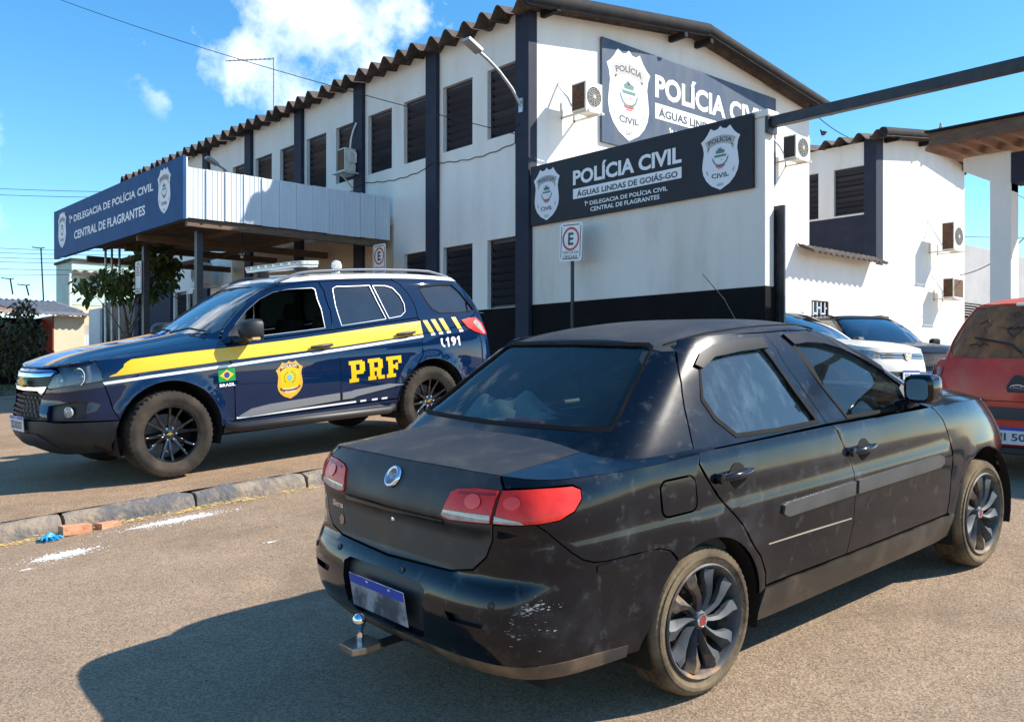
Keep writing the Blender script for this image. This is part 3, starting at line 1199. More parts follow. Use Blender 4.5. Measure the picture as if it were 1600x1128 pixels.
# one pressed panel : flat field with a folded rib on its left edge, faces -Y
prof = [(0, 0.0), (0.0, -0.022), (0.035, -0.022), (0.045, 0.0), (.12, 0), (.128, -.008), (.136, 0), (.21, 0), (.218, -.008), (.226, 0), (.29, 0), (.298, -.008), (.306, 0), (pw - 0.004, 0.0)]
vs = []
for (a, b) in prof:
    vs += [(a, b, 2.765), (a, b, 3.655)]
mbp.mesh(vs, [(i * 2, i * 2 + 2, i * 2 + 3, i * 2 + 1) for i in range(len(prof) - 1)])
me_p = mbp.build('fascia_panel', M_metal, mesh_only=True)
for i in range(npan):
    inst(me_p, 'fascia_panel', Matrix.Translation((XC + 0.02 + i * pw, YC - random.uniform(0, .006), random.uniform(-.006, .006))), can)
MB().box(XC + 0.02, XF - 0.11, YC + 0.003, YC + 0.02, 2.77, 3.65).build('fascia_backing', M_sheet, can)
# sloping corrugated roof sheets under the fascia top, seen from below
mb = MB()
n = 150
vs = []
for i in range(n + 1):
    y = YC + 0.04 + (YE - YC - 0.08) * i / n
    dz = 0.022 * (1 if (i // 2) % 2 else -1)
    for x in (XC + 0.06, XF - 0.1):
        zz = 3.02 if x < 8 else 3.30
        vs.append((x, y, zz + dz))
fs = [(i * 2, i * 2 + 2, i * 2 + 3, i * 2 + 1) for i in range(n)]
mb.mesh(vs, fs)
mb.build('roof_sheet', M_sheet, can)
for y, lo_ in ((YC + 0.10, 0), (YC + 2.5, 0), (YC + 4.9, .10), (YE - 0.1, .10)):
    MB().box(XC + 0.06 + lo_ * 6, XF - 0.11, y - 0.05, y + 0.05, 2.62 + lo_, 2.76 + lo_ - .001 * (lo_ > 0)).build('beam', M_wood, can, bevel=0.006)
for x in (XC + 0.12, 8.0, 9.4):
    MB().box(x - 0.04, x + 0.04, YC + 0.16, YE - 0.16, 2.762, 2.86).build('beam', M_wood, can, bevel=0.006)
for y in (YC + 2.5, YC + 4.9):
    MB().bar((XC + .2, y, 2.70), (8.0, y, 3.1), 0.05, 0.05).build('strut', M_wood, can)
MB().tube([(8.2, 17.2, 3.1), (8.2, 17.2, 2.35)], 0.012, 6).build('hanging_rod', M_steel, can)
MB().lathe([(0, -.04), (.035, -.02), (.04, 0), (.03, .03), (0, .04)], Matrix.Translation((8.2, 17.2, 2.33)), 10).build('lamp_bulb', M_galv, can, smooth=60)
for (x, y) in ((6.98, 16.42), (6.98, 19.05)):
    MB().box(x - 0.06, x + 0.06, y - 0.06, y + 0.06, ground_z(x, y, 0.1), 2.62).build('post', M_signc if False else M_steel, can, bevel=0.006)
# beige soffit wall strip under canopy on facade
MB().box(XF - 0.012, XF - 0.003, YC, YE, -0.5, 3.1).build('wall_strip', mat('beige wall', (0.55, 0.45, 0.33), 0.85, col2=(0.5, 0.4, 0.29), nscale=2), can)

s3 = empty('canopy_sign', (XC, 19.7, 2.72), 'long blue police sign with two shields along the front of the canopy', 'sign')
MB().box(XC - 0.05, XC + 0.01, YC - 0.03, YE, 2.72, 3.84).build('sign_board', M_signc, s3, bevel=0.004)
MB().box(XC + 0.012, XC + 0.04, YC - 0.026, YC - .003, 2.74, 3.82).build('edge_strip', M_metal, s3)
o3 = V((XC - 0.051, YE, 2.72))
civil_shield(s3, o3 + V((0, -0.35, 0.20)), U1, V1, 0.62, 0.84)
civil_shield(s3, o3 + V((0, -6.48, 0.20)), U1, V1, 0.62, 0.84)
mb = MB()
sign_line(s3, M_letter, '1ª DELEGACIA DE POLÍCIA CIVIL', 1.18, 0.70, 5.08, 0.19, o3, U1, V1, 0.004, 0.025)
sign_line(s3, M_letter, 'CENTRAL DE FLAGRANTES', 1.55, 0.30, 4.30, 0.19, o3, U1, V1, 0.004, 0.025)


# ------------------------------------------------------------------ air conditioners
def fan_disc(mb, c, nrm, r):
    z = V(nrm)
    x = V((0, 0, 1))
    y = z.cross(x)
    M = Matrix((x, y, z)).transposed().to_4x4()
    M.translation = V(c)
    for k in range(5):
        rr = r * (k + 1) / 5
        mb.lathe([(rr - 0.006, 0), (rr - 0.006, 0.008), (rr + 0.001, 0.008), (rr + 0.001, 0)], M, 20)
    for k in range(6):
        a = pi * k / 6
        d = x * cos(a) + y * sin(a)
        mb.bar(V(c) - d * r + z * 0.004, V(c) + d * r + z * 0.004, 0.006, 0.006, up=z)
    mb.lathe([(0, 0.012), (r * 0.22, 0.012), (r * 0.22, 0)], M, 14)


def ac_y(x0, x1, y0, y1, z0, z1, label, fan=True, rust_side=True, rust_front=False):
    """unit on a wall facing -Y : front at y0, back at y1"""
    t = empty('air_conditioner', ((x0 + x1) / 2, y1, z0), label, 'air conditioner')
    mb = MB()
    mb.box(x0, x1, y0, y1, z0, z1)
    mb.build('casing', M_plastic, t, bevel=0.01)
    m2 = M_rust if rust_side else M_blackp
    mb = MB()
    mb.box(x0 - 0.006, x0 - 0.001, y0 + 0.03, y1 - 0.02, z0 + 0.03, z1 - 0.03)
    for k in range(5):
        z = z0 + 0.05 + (z1 - z0 - 0.1) * k / 4
        mb.box(x0 - 0.012, x0 - 0.0062, y0 + 0.03, y1 - 0.02, z - 0.004, z + 0.004)
    for k in range(4):
        y = y0 + 0.05 + (y1 - y0 - 0.09) * k / 3
        mb.box(x0 - 0.014, x0 - 0.0122, y - .003, y + .003, z0 + 0.03, z1 - 0.03)
    mb.build('side_grille', m2, t)
    cx_ = (x0 + x1) / 2
    cz = (z0 + z1) / 2
    if fan:
        r = min(x1 - x0, z1 - z0) * 0.40
        mb = MB()
        M = Matrix.Rotation(radians(90), 4, 'X')
        M.translation = V((cx_, y0 - 0.003, cz))
        mb.lathe([(0, 0), (r, 0)], M, 24)
        mb.build('fan_well', M_blackp if not rust_front else M_rust, t)
        mb = MB()
        fan_disc(mb, (cx_, y0 - 0.004, cz), (0, -1, 0), r)
        mb.build('fan_guard', mat('ac guard grey', (0.45, 0.43, 0.38), 0.5), t)
    elif rust_front:
        MB().box(x0 + 0.04, x1 - 0.03, y0 - 0.006, y0 - 0.001, z0 + 0.03, z1 - 0.04).build('front_grille', M_rust, t)
    mb = MB()
    for x in (x0 + 0.05, x1 - 0.05):
        mb.box(x - 0.015, x + 0.015, y0 - 0.05, YG - 0.002, z0 - 0.04, z0 - 0.005)
        mb.box(x - 0.015, x + 0.015, YG - 0.025, YG - 0.003, z0 - 0.04, z0 + 0.26)
    mb.box(x0 - 0.02, x1 + 0.02, y0 - 0.03, y0 + 0.0, z0 - 0.035, z0 - 0.004)
    mb.build('bracket', M_plastic, t)
    mb = MB()
    pts = [(x0 - 0.03, y1 - 0.03, z0 + 0.1), (x0 - 0.07, y1 + 0.02, z0 + 0.25), (x0 - 0.06, YG - 0.03, z1 + 0.02), (x0 - 0.02, YG - 0.02, z1 + 0.10)]
    mb.tube(pts, 0.018, 7)
    mb.build('pipe', M_letter, t, smooth=60)
    return t


ac_y(11.60, 12.03, 11.06, 11.40, 4.60, 5.10, 'outdoor unit with rusty side grille left of the large gable sign')
ac_y(18.42, 19.02, 11.10, 11.42, 4.84, 5.36, 'white outdoor unit with round fan guard right of the large gable sign', rust_side=False)
ac_y(26.42, 27.05, 10.98, 11.32, 3.50, 4.28, 'upper outdoor unit with a brick coloured side grille on the rear block', rust_side=True)
ac_y(26.72, 27.38, 11.12, 11.42, 2.18, 2.74, 'lower rusty window unit near the ground on the rear block', fan=False, rust_front=True)
# unit under the second bay pillar of the facade
t = empty('air_conditioner', (XF, 17.5, 4.4), 'outdoor unit on a shelf beside the facade pillar above the canopy', 'air conditioner')
MB().box(10.52, 10.80, 17.16, 17.46, 4.38, 4.88).build('casing', M_plastic, t, bevel=0.012)
MB().box(10.512, 10.518, 17.18, 17.44, 4.41, 4.85).build('front_grille', M_rust, t)
MB().box(10.62, 10.79, 17.13, 17.158, 4.56, 4.84).build('service_cover', M_plastic, t, bevel=0.01)
mb = MB()
mb.box(10.42, XF - 0.1, 17.08, 17.55, 4.33, 4.355)
mb.bar((10.5, 17.3, 4.33), (XF - 0.1, 17.3, 4.05), 0.02, 0.02)
mb.build('shelf', M_plastic, t)
MB().tube([(10.74, 17.3, 4.88), (10.75, 17.28, 5.1), (10.80, 17.27, 5.3), (10.81, 17.15, 5.45)], 0.02, 7).build('pipe', M_letter, t, smooth=60)
MB().tube([(10.64, 17.2, 4.5), (10.8, 17.15, 4.6), (10.78, 17.12, 4.78), (10.66, 17.15, 4.85)], 0.02, 7).build('pipe', M_letter, t, smooth=60)
# unit on the far wall beneath the canopy
t = empty('air_conditioner', (XF, 24.6, 2.4), 'white outdoor unit with round fan on the far wall beyond the canopy', 'air conditioner')
MB().box(10.35, 10.65, 24.15, 24.95, 2.45, 3.02).build('casing', M_plastic, t, bevel=0.012)
mb = MB()
fan_disc(mb, (10.345, 24.62, 2.74), (-1, 0, 0), 0.23)
mb.build('fan_guard', M_blackp, t)
MB().box(10.33, XF - .1, 24.2, 24.9, 2.40, 2.44).build('bracket', M_plastic, t)
MB().tube([(10.7, 24.14, 2.8), (10.8, 24.05, 2.9), (10.83, 24.1, 2.5), (10.7, 24.13, 2.55)], 0.02, 6).build('pipe', M_letter, t, smooth=60)

# ------------------------------------------------------------------ lamps
def street_arm(y, z, pts, head, label):
    t = empty('wall_lamp', (XF, y, z), label, 'lamp')
    MB().tube(pts, [0.028] * len(pts), 10).build('arm', M_galv, t, smooth=60)
    MB().box(XF - 0.12, XF - 0.093, y - 0.05, y + 0.05, z - 0.16, z + 0.08).build('wall_plate', M_galv, t)
    h0 = V(head)
    d = (V(pts[-1]) - V(pts[-2])).normalized()
    mb = MB()
    s_ = d.cross(V((0, 0, 1))).normalized()
    up = s_.cross(d)
    M = Matrix((d, s_, up)).transposed().to_4x4()
    M.translation = h0
    mb.box(-0.02, 0.32, -0.10, 0.10, -0.03, 0.03, M)
    mb.box(0.02, 0.28, -0.07, 0.07, 0.031, 0.055, M)
    mb.build('lamp_head', M_galv, t, bevel=0.012)
    mb = MB()
    mb.box(0.05, 0.29, -0.08, 0.08, -0.036, -0.031, M)
    mb.build('lens', mat('lamp lens', (0.35, 0.33, 0.30), 0.15), t)


street_arm(11.86, 4.72, [(10.82, 11.86, 4.66), (10.6, 11.86, 4.93), (10.3, 11.86, 5.17), (10.05, 11.86, 5.31), (9.86, 11.86, 5.40)], (9.86, 11.86, 5.40),
           'galvanised street lamp on a curved arm bolted to the corner pillar')
street_arm(22.75, 4.90, [(10.80, 22.75, 4.92), (10.6, 22.75, 5.12), (10.35, 22.75, 5.30), (10.15, 22.75, 5.40)], (10.15, 22.75, 5.40),
           'grey wall lamp on a short arm above the far end of the canopy')


# ------------------------------------------------------------------ parking signs
def e_sign(x, y, z0, w, h, label, post_r=0.03, pz=None, tilt=0.0, small=True):
    t = empty('parking_sign', (x, y, ground_z(x, y, .12)), label, 'sign')
    R = Matrix.Translation((x, y, z0 + h / 2)) @ Matrix.Rotation(tilt, 4, 'X') @ Matrix.Translation((-x, -y, -z0 - h / 2))
    mb = MB()
    n = 6
    outline = []
    r = 0.05 * w / .5
    for cx_, cy_, a0 in ((w - r, h - r, 0), (r, h - r, 90), (r, r, 180), (w - r, r, 270)):
        for k in range(5):
            a = radians(a0 + 90 * k / 4)
            outline.append((cx_ + r * cos(a), cy_ + r * sin(a)))
    M = R @ Matrix(((0, 0, -1, x), (-1, 0, 0, y + w / 2), (0, 1, 0, z0), (0, 0, 0, 1)))
    mb.prism(outline, M, -0.002, 0.002)
    mb.build('plate', M_letter, t)
    oo = M @ V((0, 0, 0.002))
    u = (M.to_3x3() @ V((1, 0, 0)))
    v = (M.to_3x3() @ V((0, 1, 0)))
    cy_ = h - 0.52 * w if small else h / 2
    rr = 0.38 * w
    mb = MB()
    ring = []
    for k in range(32):
        a0, a1 = 2 * pi * k / 32, 2 * pi * (k + 1) / 32
        flat(mb, [(w / 2 + q * cos(a), cy_ + q * sin(a)) for q, a in ((rr, a0), (rr, a1), (rr * .8, a1), (rr * .8, a0))], [(0, 1, 2, 3)], oo, u, v, 0.002)
    mb.build('ring', M_sred, t)
    mb = MB()
    vs, fs = text_mesh('E', 0.24 * w, 0.40 * w, 0.03)
    flat(mb, [(a + 0.38 * w, b + cy_ - 0.2 * w) for a, b in vs], fs, oo, u, v, 0.002)
    if small:
        vs, fs = text_mesh('VEÍCULOS', 0.72 * w, 0.10 * w, 0.01)
        flat(mb, [(a + 0.14 * w, b + 0.24 * w) for a, b in vs], fs, oo, u, v, 0.002)
        vs, fs = text_mesh('OFICIAIS', 0.62 * w, 0.10 * w, 0.01)
        flat(mb, [(a + 0.19 * w, b + 0.09 * w) for a, b in vs], fs, oo, u, v, 0.002)
    # border line
    for (a0, b0, a1, b1) in ((0.03, 0.06, 0.045, h - 0.06), (w - 0.045, 0.06, w - 0.03, h - 0.06), (0.06, 0.03, w - 0.06, 0.045), (0.06, h - 0.045, w - 0.06, h - 0.03)):
        k_ = w / 0.5
        flat(mb, [(a0 * 1, b0), (a1, b0), (a1, b1), (a0, b1)], [(0, 1, 2, 3)], oo, u, v, 0.0015)
    mb.build('lettering', M_letd, t)
    if post_r:
        MB().tube([(x + post_r + 0.006, y, ground_z(x, y, 0.05)), (x + post_r + 0.006, y, pz or z0 + h - 0.05)], post_r, 12).build('post', M_steel, t, smooth=60)
    return t


e_sign(10.55, 10.385, 1.815, 0.50, 0.615, 'white parking sign with red ring on a black post before the sign wall', tilt=0.05)
e_sign(10.38, 15.62, 2.02, 0.46, 0.60, 'white parking sign hanging at the inner end of the canopy above the pickup roof', post_r=0.02, pz=2.7)
e_sign(6.90, 19.24, 1.66, 0.34, 0.66, 'narrow parking sign strapped to the middle canopy post', post_r=0)

# ------------------------------------------------------------------ far left street side
fen = empty('metal_fence', (XF, 32, ground_z(XF, 32)), 'dark ribbed metal fence between the station and a white gate pier', 'fence')
MB().box(XF, XF + 0.05, 30.4, 34.0, 2.46, 2.52).build('top_rail', M_steel, fen)
MB().box(XF + .01, XF + 0.04, 30.4, 34.0, -0.9, -.8).build('bottom_rail', M_steel, fen)
for i in range(24):
    y = 30.42 + i * 0.15
    MB().box(XF + 0.005 + 0.015 * (i % 2), XF + 0.02 + .015 * (i % 2), y, y + 0.145, -0.8, 2.46).build('fence_panel', M_steel, fen)
gp = MB().box(XF - 0.05, XF + 0.4, 34.05, 35.25, -1.0, 2.35).build('gate_pier', M_white, bevel=0.01)
tag(gp, 'white masonry pier at the far end of the dark ribbed fence', 'pier')
MB_ = MB
# mint and cream house
mh = empty('mint_house', (13, 45, ground_z(13, 45)), 'mint and cream painted house with a corrugated roof edge beyond the fence', 'building')
A = (12.4, 45.4)
# left face and front face of the upper floor
MB().box(13.13, 24, 45.0, 47.4, 3.2, 5.20).build('wall', M_mint, mh)
MB().box(13.13, 24, 45.02, 47.38, -0.6, 3.198).build('wall', M_cream, mh)
MB().box(13.05, 24, 44.9, 47.5, 5.21, 5.33).build('parapet_cap', M_fib, mh)
mb = MB()
n = 120
vs = []
for i in range(n + 1):
    x = 13.05 + 9.0 * i / n
    dz = 0.05 * sin(2 * pi * i / 6)
    vs += [(x + .12, 44.6, 4.62 + dz), (x + .12, 44.6, 4.56 + dz), (x + .12, 44.99, 4.78 + dz)]
fs = []
for i in range(n):
    a = i * 3
    fs += [(a, a + 3, a + 4, a + 1), (a, a + 2, a + 5, a + 3)]
mb.mesh(vs, fs)
mb.build('roof', M_fib, mh)
MB().tube([(13.0, 44.8, -.5), (13.0, 44.8, 4.6)], 0.06, 8).build('downpipe', M_letter, mh)
# cream house, gate
ch = empty('cream_house', (10.6, 38, ground_z(10.6, 38)), 'cream single storey house with clay tile roof and a dark garage opening', 'building')
MB().box(10.45, 11.55, 38.0, 43, -0.7, 2.25).build('wall', M_cream, ch)
MB().box(3.0, 10.43, 39.6, 43, -0.7, 2.2).build('garage_shade', M_black, ch)  # solid black block: the shade inside the garage opening put into its colour
mb = MB()
for i in range(16):
    mb.box(4.0 + i * 0.4, 4.0 + i * 0.4 + 0.03, 39.3, 39.36, -0.5, 2.3)
for z in (0.1, 1.0, 1.9):
    mb.box(3.0, 10.4, 39.3, 39.36, z, z + 0.05)
mb.build('garage_grille', M_steel, ch)
MB().box(10.40, 10.446, 38.0, 39.5, -0.7, 2.25).build('door_jamb', mat('dark red paint', (0.25, 0.05, 0.03), .6), ch)


def tile_roof(x0, x1, y0, z0, y1, z1, parent, m, pitch=0.22):
    mb = MB()
    n = int((x1 - x0) / pitch) * 4
    rows = 7
    vs = []
    for r in range(rows + 1):
        f = r / rows
        for i in range(n + 1):
            x = x0 + (x1 - x0) * i / n
            dz = 0.035 * cos(2 * pi * i / 4)
            vs.append((x, y0 + (y1 - y0) * f, z0 + (z1 - z0) * f + dz + (0.02 if r % 2 else 0)))
    W_ = n + 1
    fs = [(r * W_ + i, r * W_ + i + 1, (r + 1) * W_ + i + 1, (r + 1) * W_ + i) for r in range(rows) for i in range(n)]
    mb.mesh(vs, fs)
    o_ = mb.build('roof', m, parent, smooth=50)
    sd = o_.modifiers.new('s', 'SOLIDIFY')
    sd.thickness = 0.04
    return o_


tile_roof(2.0, 9.05, 37.6, 2.30, 43, 3.05, ch, M_tile)
tile_roof(9.06, 11.8, 37.6, 2.30, 43, 3.15, ch, M_tileg)
gt = empty('white_gate', (12, 38.2, -.4), 'pale blue grey sheet gate beside the cream house', 'gate')
for i in range(10):
    MB().box(11.57 + i * 0.12, 11.57 + i * 0.12 + 0.112, 38.2, 38.24, -0.6, 1.55 if i < 6 else 1.25).build('gate_slat', M_pale, gt)
MB().box(11.57, 12.8, 38.26, 38.3, 1.2, 1.95).build('gate_header', M_greywall, gt)
MB().box(11.57, 12.8, 38.24, 38.4, 1.98, 2.5).build('lintel', M_cream, gt)
# meter boxes on the cream wall
for i, (x, z) in enumerate(((10.72, 0.45), (10.92, 0.45), (11.12, 0.45))):
    o = MB().box(x, x + .13, 37.93, 37.998, z, z + .16).build('meter_box', M_signb)
    tag(o, ['left meter box on the cream wall beside the dark garage', 'middle meter box on the cream wall', 'right meter box on the cream wall near the gate'][i], 'meter box', 'meter boxes on the cream wall')
# grass verge, far pavement and kerb
o = MB()
o.box(4.5, 9.3, 26.5, 36.0, -1.0, ground_z(8, 30) + 0.10)
o = o.build('grass_verge', M_grass)
o['kind'] = 'structure'
o = MB().box(4.3, 9.5, 26.3, 26.49, -1.2, ground_z(8, 27) + 0.12).build('far_kerb', M_conc)
o['kind'] = 'structure'
o = MB().box(-5, 13.5, 36.01, 37.9, -1.2, ground_z(8, 37) + 0.12).build('far_pavement', M_fore)
o['kind'] = 'structure'
mb = MB()
for i in range(5200):
    x = random.uniform(4.6, 9.2)
    y = random.uniform(26.6, 35.8)
    z = ground_z(8, 30) + 0.1
    h = random.uniform(0.04, 0.13)
    a = random.uniform(0, pi)
    d = 0.02
    mb.face([(x - d * cos(a), y - d * sin(a), z), (x + d * cos(a), y + d * sin(a), z), (x + random.uniform(-.04, .04), y + random.uniform(-.04, .04), z + h)])
o = mb.build('grass', M_grass)
o['kind'] = 'stuff'
for i, (x, y) in enumerate(((6.9, 27.6), (7.35, 27.2), (6.2, 27.9))):
    o = MB().tube([(x, y, ground_z(x, y)), (x + .05, y, ground_z(x, y) + 0.75)], 0.05, 8).build('bollard', M_bark, smooth=60)
    tag(o, ['short wooden post leaning at the grass edge, middle of three', 'short wooden post at the grass edge nearest the patrol car bonnet', 'short wooden post at the grass edge, far left of the picture'][i], 'post', 'short posts along the grass verge')


# ------------------------------------------------------------------ trees
def tree(x, y, H, lobes, label, m_leaf, nleaf, lsize, trunk_r=0.04):
    z0 = ground_z(x, y, 0.1)
    t = empty('tree', (x, y, z0), label, 'tree')
    rnd = random.Random(int(x * 100 + y))
    mb = MB()
    top = V((x + rnd.uniform(-.1, .1), y, z0 + H * 0.7))
    mb.tube([(x, y, z0), (x + 0.04, y, z0 + H * 0.35), top], [trunk_r, trunk_r * 0.8, trunk_r * 0.5], 8)
    for (lx, ly, lz, r) in lobes:
        c = V((x + lx, y + ly, z0 + lz))
        st = V((x + .04, y, z0 + H * rnd.uniform(.4, .65)))
        mb.tube([st, st.lerp(c, .5) + V((0, 0, .08)), c], [trunk_r * .5, trunk_r * .35, trunk_r * .15], 6)
    mb.build('trunk', M_bark, t, smooth=60)
    mb = MB()
    for i in range(nleaf):
        lx, ly, lz, r = lobes[rnd.randrange(len(lobes))]
        d = V((rnd.gauss(0, 1), rnd.gauss(0, 1), rnd.gauss(0, .8)))
        d.normalize()
        c = V((x + lx, y + ly, z0 + lz)) + d * r * (rnd.random() ** 0.4)
        a = rnd.uniform(0, 2 * pi)
        droop = rnd.uniform(0.25, 1.15)
        u = V((cos(a) * cos(droop), sin(a) * cos(droop), -sin(droop)))
        s_ = u.cross(V((0, 0, 1))).normalized()
        L = lsize * rnd.uniform(.7, 1.3)
        w = L * 0.24
        nrm = s_.cross(u)
        p = [c, c + u * L * .3 + s_ * w + nrm * .02 * L, c + u * L * .68 + s_ * w * .8, c + u * L - nrm * .12 * L, c + u * L * .68 - s_ * w * .8, c + u * L * .3 - s_ * w + nrm * .02 * L]
        m_ = c + u * L * .5 - nrm * .07 * L
        k = len(mb.v)
        mb.v += [tuple(q) for q in p] + [tuple(m_)]
        for q in range(6):
            mb.f.append((k + q, k + (q + 1) % 6, k + 6))
            mb.fm.append(0)
    mb.build('crown', m_leaf, t)
    return t


tree(7.05, 20.3, 2.9, [(-.75, .2, 2.35, .32), (-.35, 0, 2.55, .36), (.1, 0, 2.6, .4), (.45, .2, 3.0, .4), (.75, 0, 3.2, .38), (.8, .1, 2.55, .35), (-.1, .1, 2.3, .3), (1.0, .3, 2.9, .3), (.45, .1, 2.35, .3)],
     'young broad leaved tree with drooping leaves behind the canopy post', M_leaf, 1000, 0.18, 0.03)
tree(7.9, 32.0, 2.7, [(-.8, 0, 1.3, .6), (.2, 0, 1.2, .55), (-.3, 0, 1.9, .6), (.35, .2, 1.8, .45), (-1.2, 0, 1.9, .55), (.7, 0, .9, .4), (-.4, 0, .8, .5), (0.0, 0, 2.5, .38)],
     'dark bushy tree in front of the garage opening of the cream house', M_leafd, 1500, 0.17, 0.05)
# three flag poles
for i, (px_, y) in enumerate(((7.15, 22.0), (7.29, 22.0), (7.46, 22.0))):
    x = px_
    o = MB().tube([(x, y, ground_z(x, y, .1)), (x, y, 2.92)], 0.028, 8).build('flag_pole', M_galv, smooth=60)
    tag(o, ['thin steel pole behind the canopy, leftmost of three', 'thin steel pole behind the canopy, middle of three', 'thin steel pole behind the canopy, rightmost of three'][i], 'pole', 'bare poles behind the canopy')
# antennas
t = empty('roof_antenna', (12.4, 24.0, 6.5), 'tall mast with a long yagi antenna above the station roof', 'antenna')
MB().tube([(12.4, 24.0, 5.0), (12.4, 24.0, 8.98)], 0.03, 8).build('mast', M_galv, t, smooth=60)
mb = MB()
mb.tube([(12.4, 24.0, 8.95), (12.3, 26.9, 9.6)], 0.018, 6)
mb.build('boom', M_galv, t)
for k in range(11):
    f = (k + .5) / 11
    MB().tube([(12.4 - .1 * f - .09, 24.0 + 2.9 * f, 8.95 + .65 * f), (12.4 - .1 * f + .09, 24.0 + 2.9 * f, 8.95 + .65 * f)], 0.012, 5).build('antenna_element', M_galv, t)
for i, (px_, py0, py1, lab) in enumerate(((68, 470, 388, 'thin pole with a crossbar above the grey tile roof'), (20, 460, 436, 'short bent antenna on the clay tile roof, far left of the picture'), (45, 462, 446, 'tiny antenna on the clay tile roof'))):
    dd = 42
    a = radians(41.8)

    def P3(px, py, d):
        x = (px - 800) / 1440 * d
        return V((cos(a) * x + sin(a) * d, -sin(a) * x + cos(a) * d, (585 - py) / 1440 * d))
    mb = MB()
    p0, p1 = P3(px_, py0, dd), P3(px_ - 4, py1, dd)
    mb.tube([p0, p1], 0.035, 6)
    mb.tube([p1 + V((-.3, .3, .05)), p1, p1 + V((.12, -.12, .02))], 0.025, 5)
    o = mb.build('antenna', M_wire)
    tag(o, lab, 'antenna')

# wires
def wire(p0, p1, sag, r, label, n=18, group=None):
    p0, p1 = V(p0), V(p1)
    pts = []
    for i in range(n + 1):
        f = i / n
        p = p0.lerp(p1, f)
        p.z -= sag * 4 * f * (1 - f)
        pts.append(p)
    o = MB().tube(pts, r, 5).build('overhead_wire', M_wire, smooth=60)
    tag(o, label, 'wire', group)


a_ = radians(41.8)


def P3(px, py, d):
    x = (px - 800) / 1440 * d
    return V((cos(a_) * x + sin(a_) * d, -sin(a_) * x + cos(a_) * d, (585 - py) / 1440 * d))


wire(P3(-40, -52, 26), P3(822, 214, 15.9), 0.25, 0.008, 'single cable crossing the sky down to the corner pillar')
for i, (y0, y1) in enumerate(((292, 300), (302, 308), (385, 392), (392, 398), (400, 404), (407, 409), (418, 420), (430, 421))):
    wire(P3(-60, y0, 44), P3(330 if i < 2 else 300, y1, 40), 0.1, 0.012, ['topmost', 'second', 'third', 'fourth', 'fifth', 'sixth', 'seventh', 'lowest'][i] + ' of the eight power lines crossing the sky left of the canopy sign', group='power lines on the left')
wire(P3(1266, 172, 23), P3(1345, 222, 26), 0.12, 0.012, 'short cable between the two roofs')
wire(P3(1500, 255, 30), P3(1680, 345, 30), 0.1, 0.014, 'cable rising behind the carport column')
wire(P3(1505, 370, 34), P3(1680, 372, 34), 0.02, 0.012, 'level cable behind the carport column')
wire(P3(1500, 430, 27), P3(1640, 330, 22), 0.3, 0.014, 'sagging cable running up to the carport')
# cable run on the facade
mb = MB()
pts = []
for i in range(60):
    y = 11.9 + i * 0.11
    z = 4.12 - 0.10 * abs(sin(i * 0.14)) + 0.012 * sin(i * 1.7) + (0.25 if i < 2 else 0)
    pts.append((XF - 0.012 if not (any(abs(y - (YG + b * BAY + .16)) < .22 for b in range(4))) else XF - 0.10, y, z))
o = mb.tube(pts, 0.009, 5).build('cable', M_wire)
tag(o, 'dark cable looped along the facade beneath the upper windows', 'cable')
# birds
def pigeon(p, yaw, label, col):
    M = Matrix.Translation(p) @ Matrix.Rotation(yaw, 4, 'Z')
    t = empty('pigeon', M, label, 'pigeon')
    mb = MB()
    prof = [(0.0, -0.16), (0.018, -0.12), (0.035, -0.06), (0.055, 0.0), (0.055, 0.05), (0.035, 0.09), (0.026, 0.115), (0.03, 0.14), (0.022, 0.165), (0.006, 0.18), (0.0, 0.20)]
    vs = []
    n = 12
    for j, (r, s_) in enumerate(prof):
        cz = 0.09 + (max(0, s_ - 0.05) * 0.9) - (0.15 * max(0, -s_ - .02))
        for k in range(n):
            a = 2 * pi * k / n
            vs.append((s_ * (0.85 if s_ > .05 else 1), r * cos(a), cz + r * sin(a)))
    fs = [(j * n + k, j * n + (k + 1) % n, (j + 1) * n + (k + 1) % n, (j + 1) * n + k) for j in range(len(prof) - 1) for k in range(n)]
    mb.mesh(vs, fs)
    mb.build('body', col, t, local=True, smooth=80)
    mb = MB()
    for s_ in (-1, 1):
        mb.tube([(0.0, 0.02 * s_, 0.05), (0.01, 0.02 * s_, 0.0)], 0.004, 5)
    mb.build('legs', M_sred, t, local=True)


pigeon(P3(1287, 214, 22.4), radians(60), 'dark pigeon perched on the ribbed roof edge between the blocks', M_bird)
pigeon(P3(1470, 206, 25.5), radians(200), 'pale pigeon sitting on the ridge of the rear block', M_greywall)

# ------------------------------------------------------------------ carport at right, grey building behind
cp = empty('carport', (12.8, 4.7, ground_z(12.8, 4.7)), 'white concrete carport column carrying a brown tiled roof edge', 'carport')
MB().box(12.66, 12.92, 4.55, 4.81, ground_z(12.8, 4.7), 2.86).build('column', M_white, cp, bevel=0.01)
mb = MB()
Mx = Matrix(((0, 0, 1, 12.79), (1, 0, 0, 0), (0, 1, 0, 0), (0, 0, 0, 1)))
mb.prism([(5.15, 2.70), (5.15, 2.88), (4.55, 2.88), (4.55, 2.35), (4.81, 2.52)], Mx, -0.12, 0.12)
mb.build('corbel', M_white, cp, bevel=0.01)
MB().box(12.65, 12.95, -2.5, 4.54, 2.45, 2.84).build('beam', M_navy, cp)
MB().box(12.2, 14.0, -3.0, 5.2, 3.1, 3.12).build('roof_lining', M_wood, cp)
MB().box(12.02, 12.10, -3.0, 5.32, 2.96, 3.13).build('fascia_board', M_wood, cp, bevel=.006)
MB().box(11.98, 14.1, -3.0, 5.36, 3.135, 3.16).build('roof_sheet', M_fib2, cp)
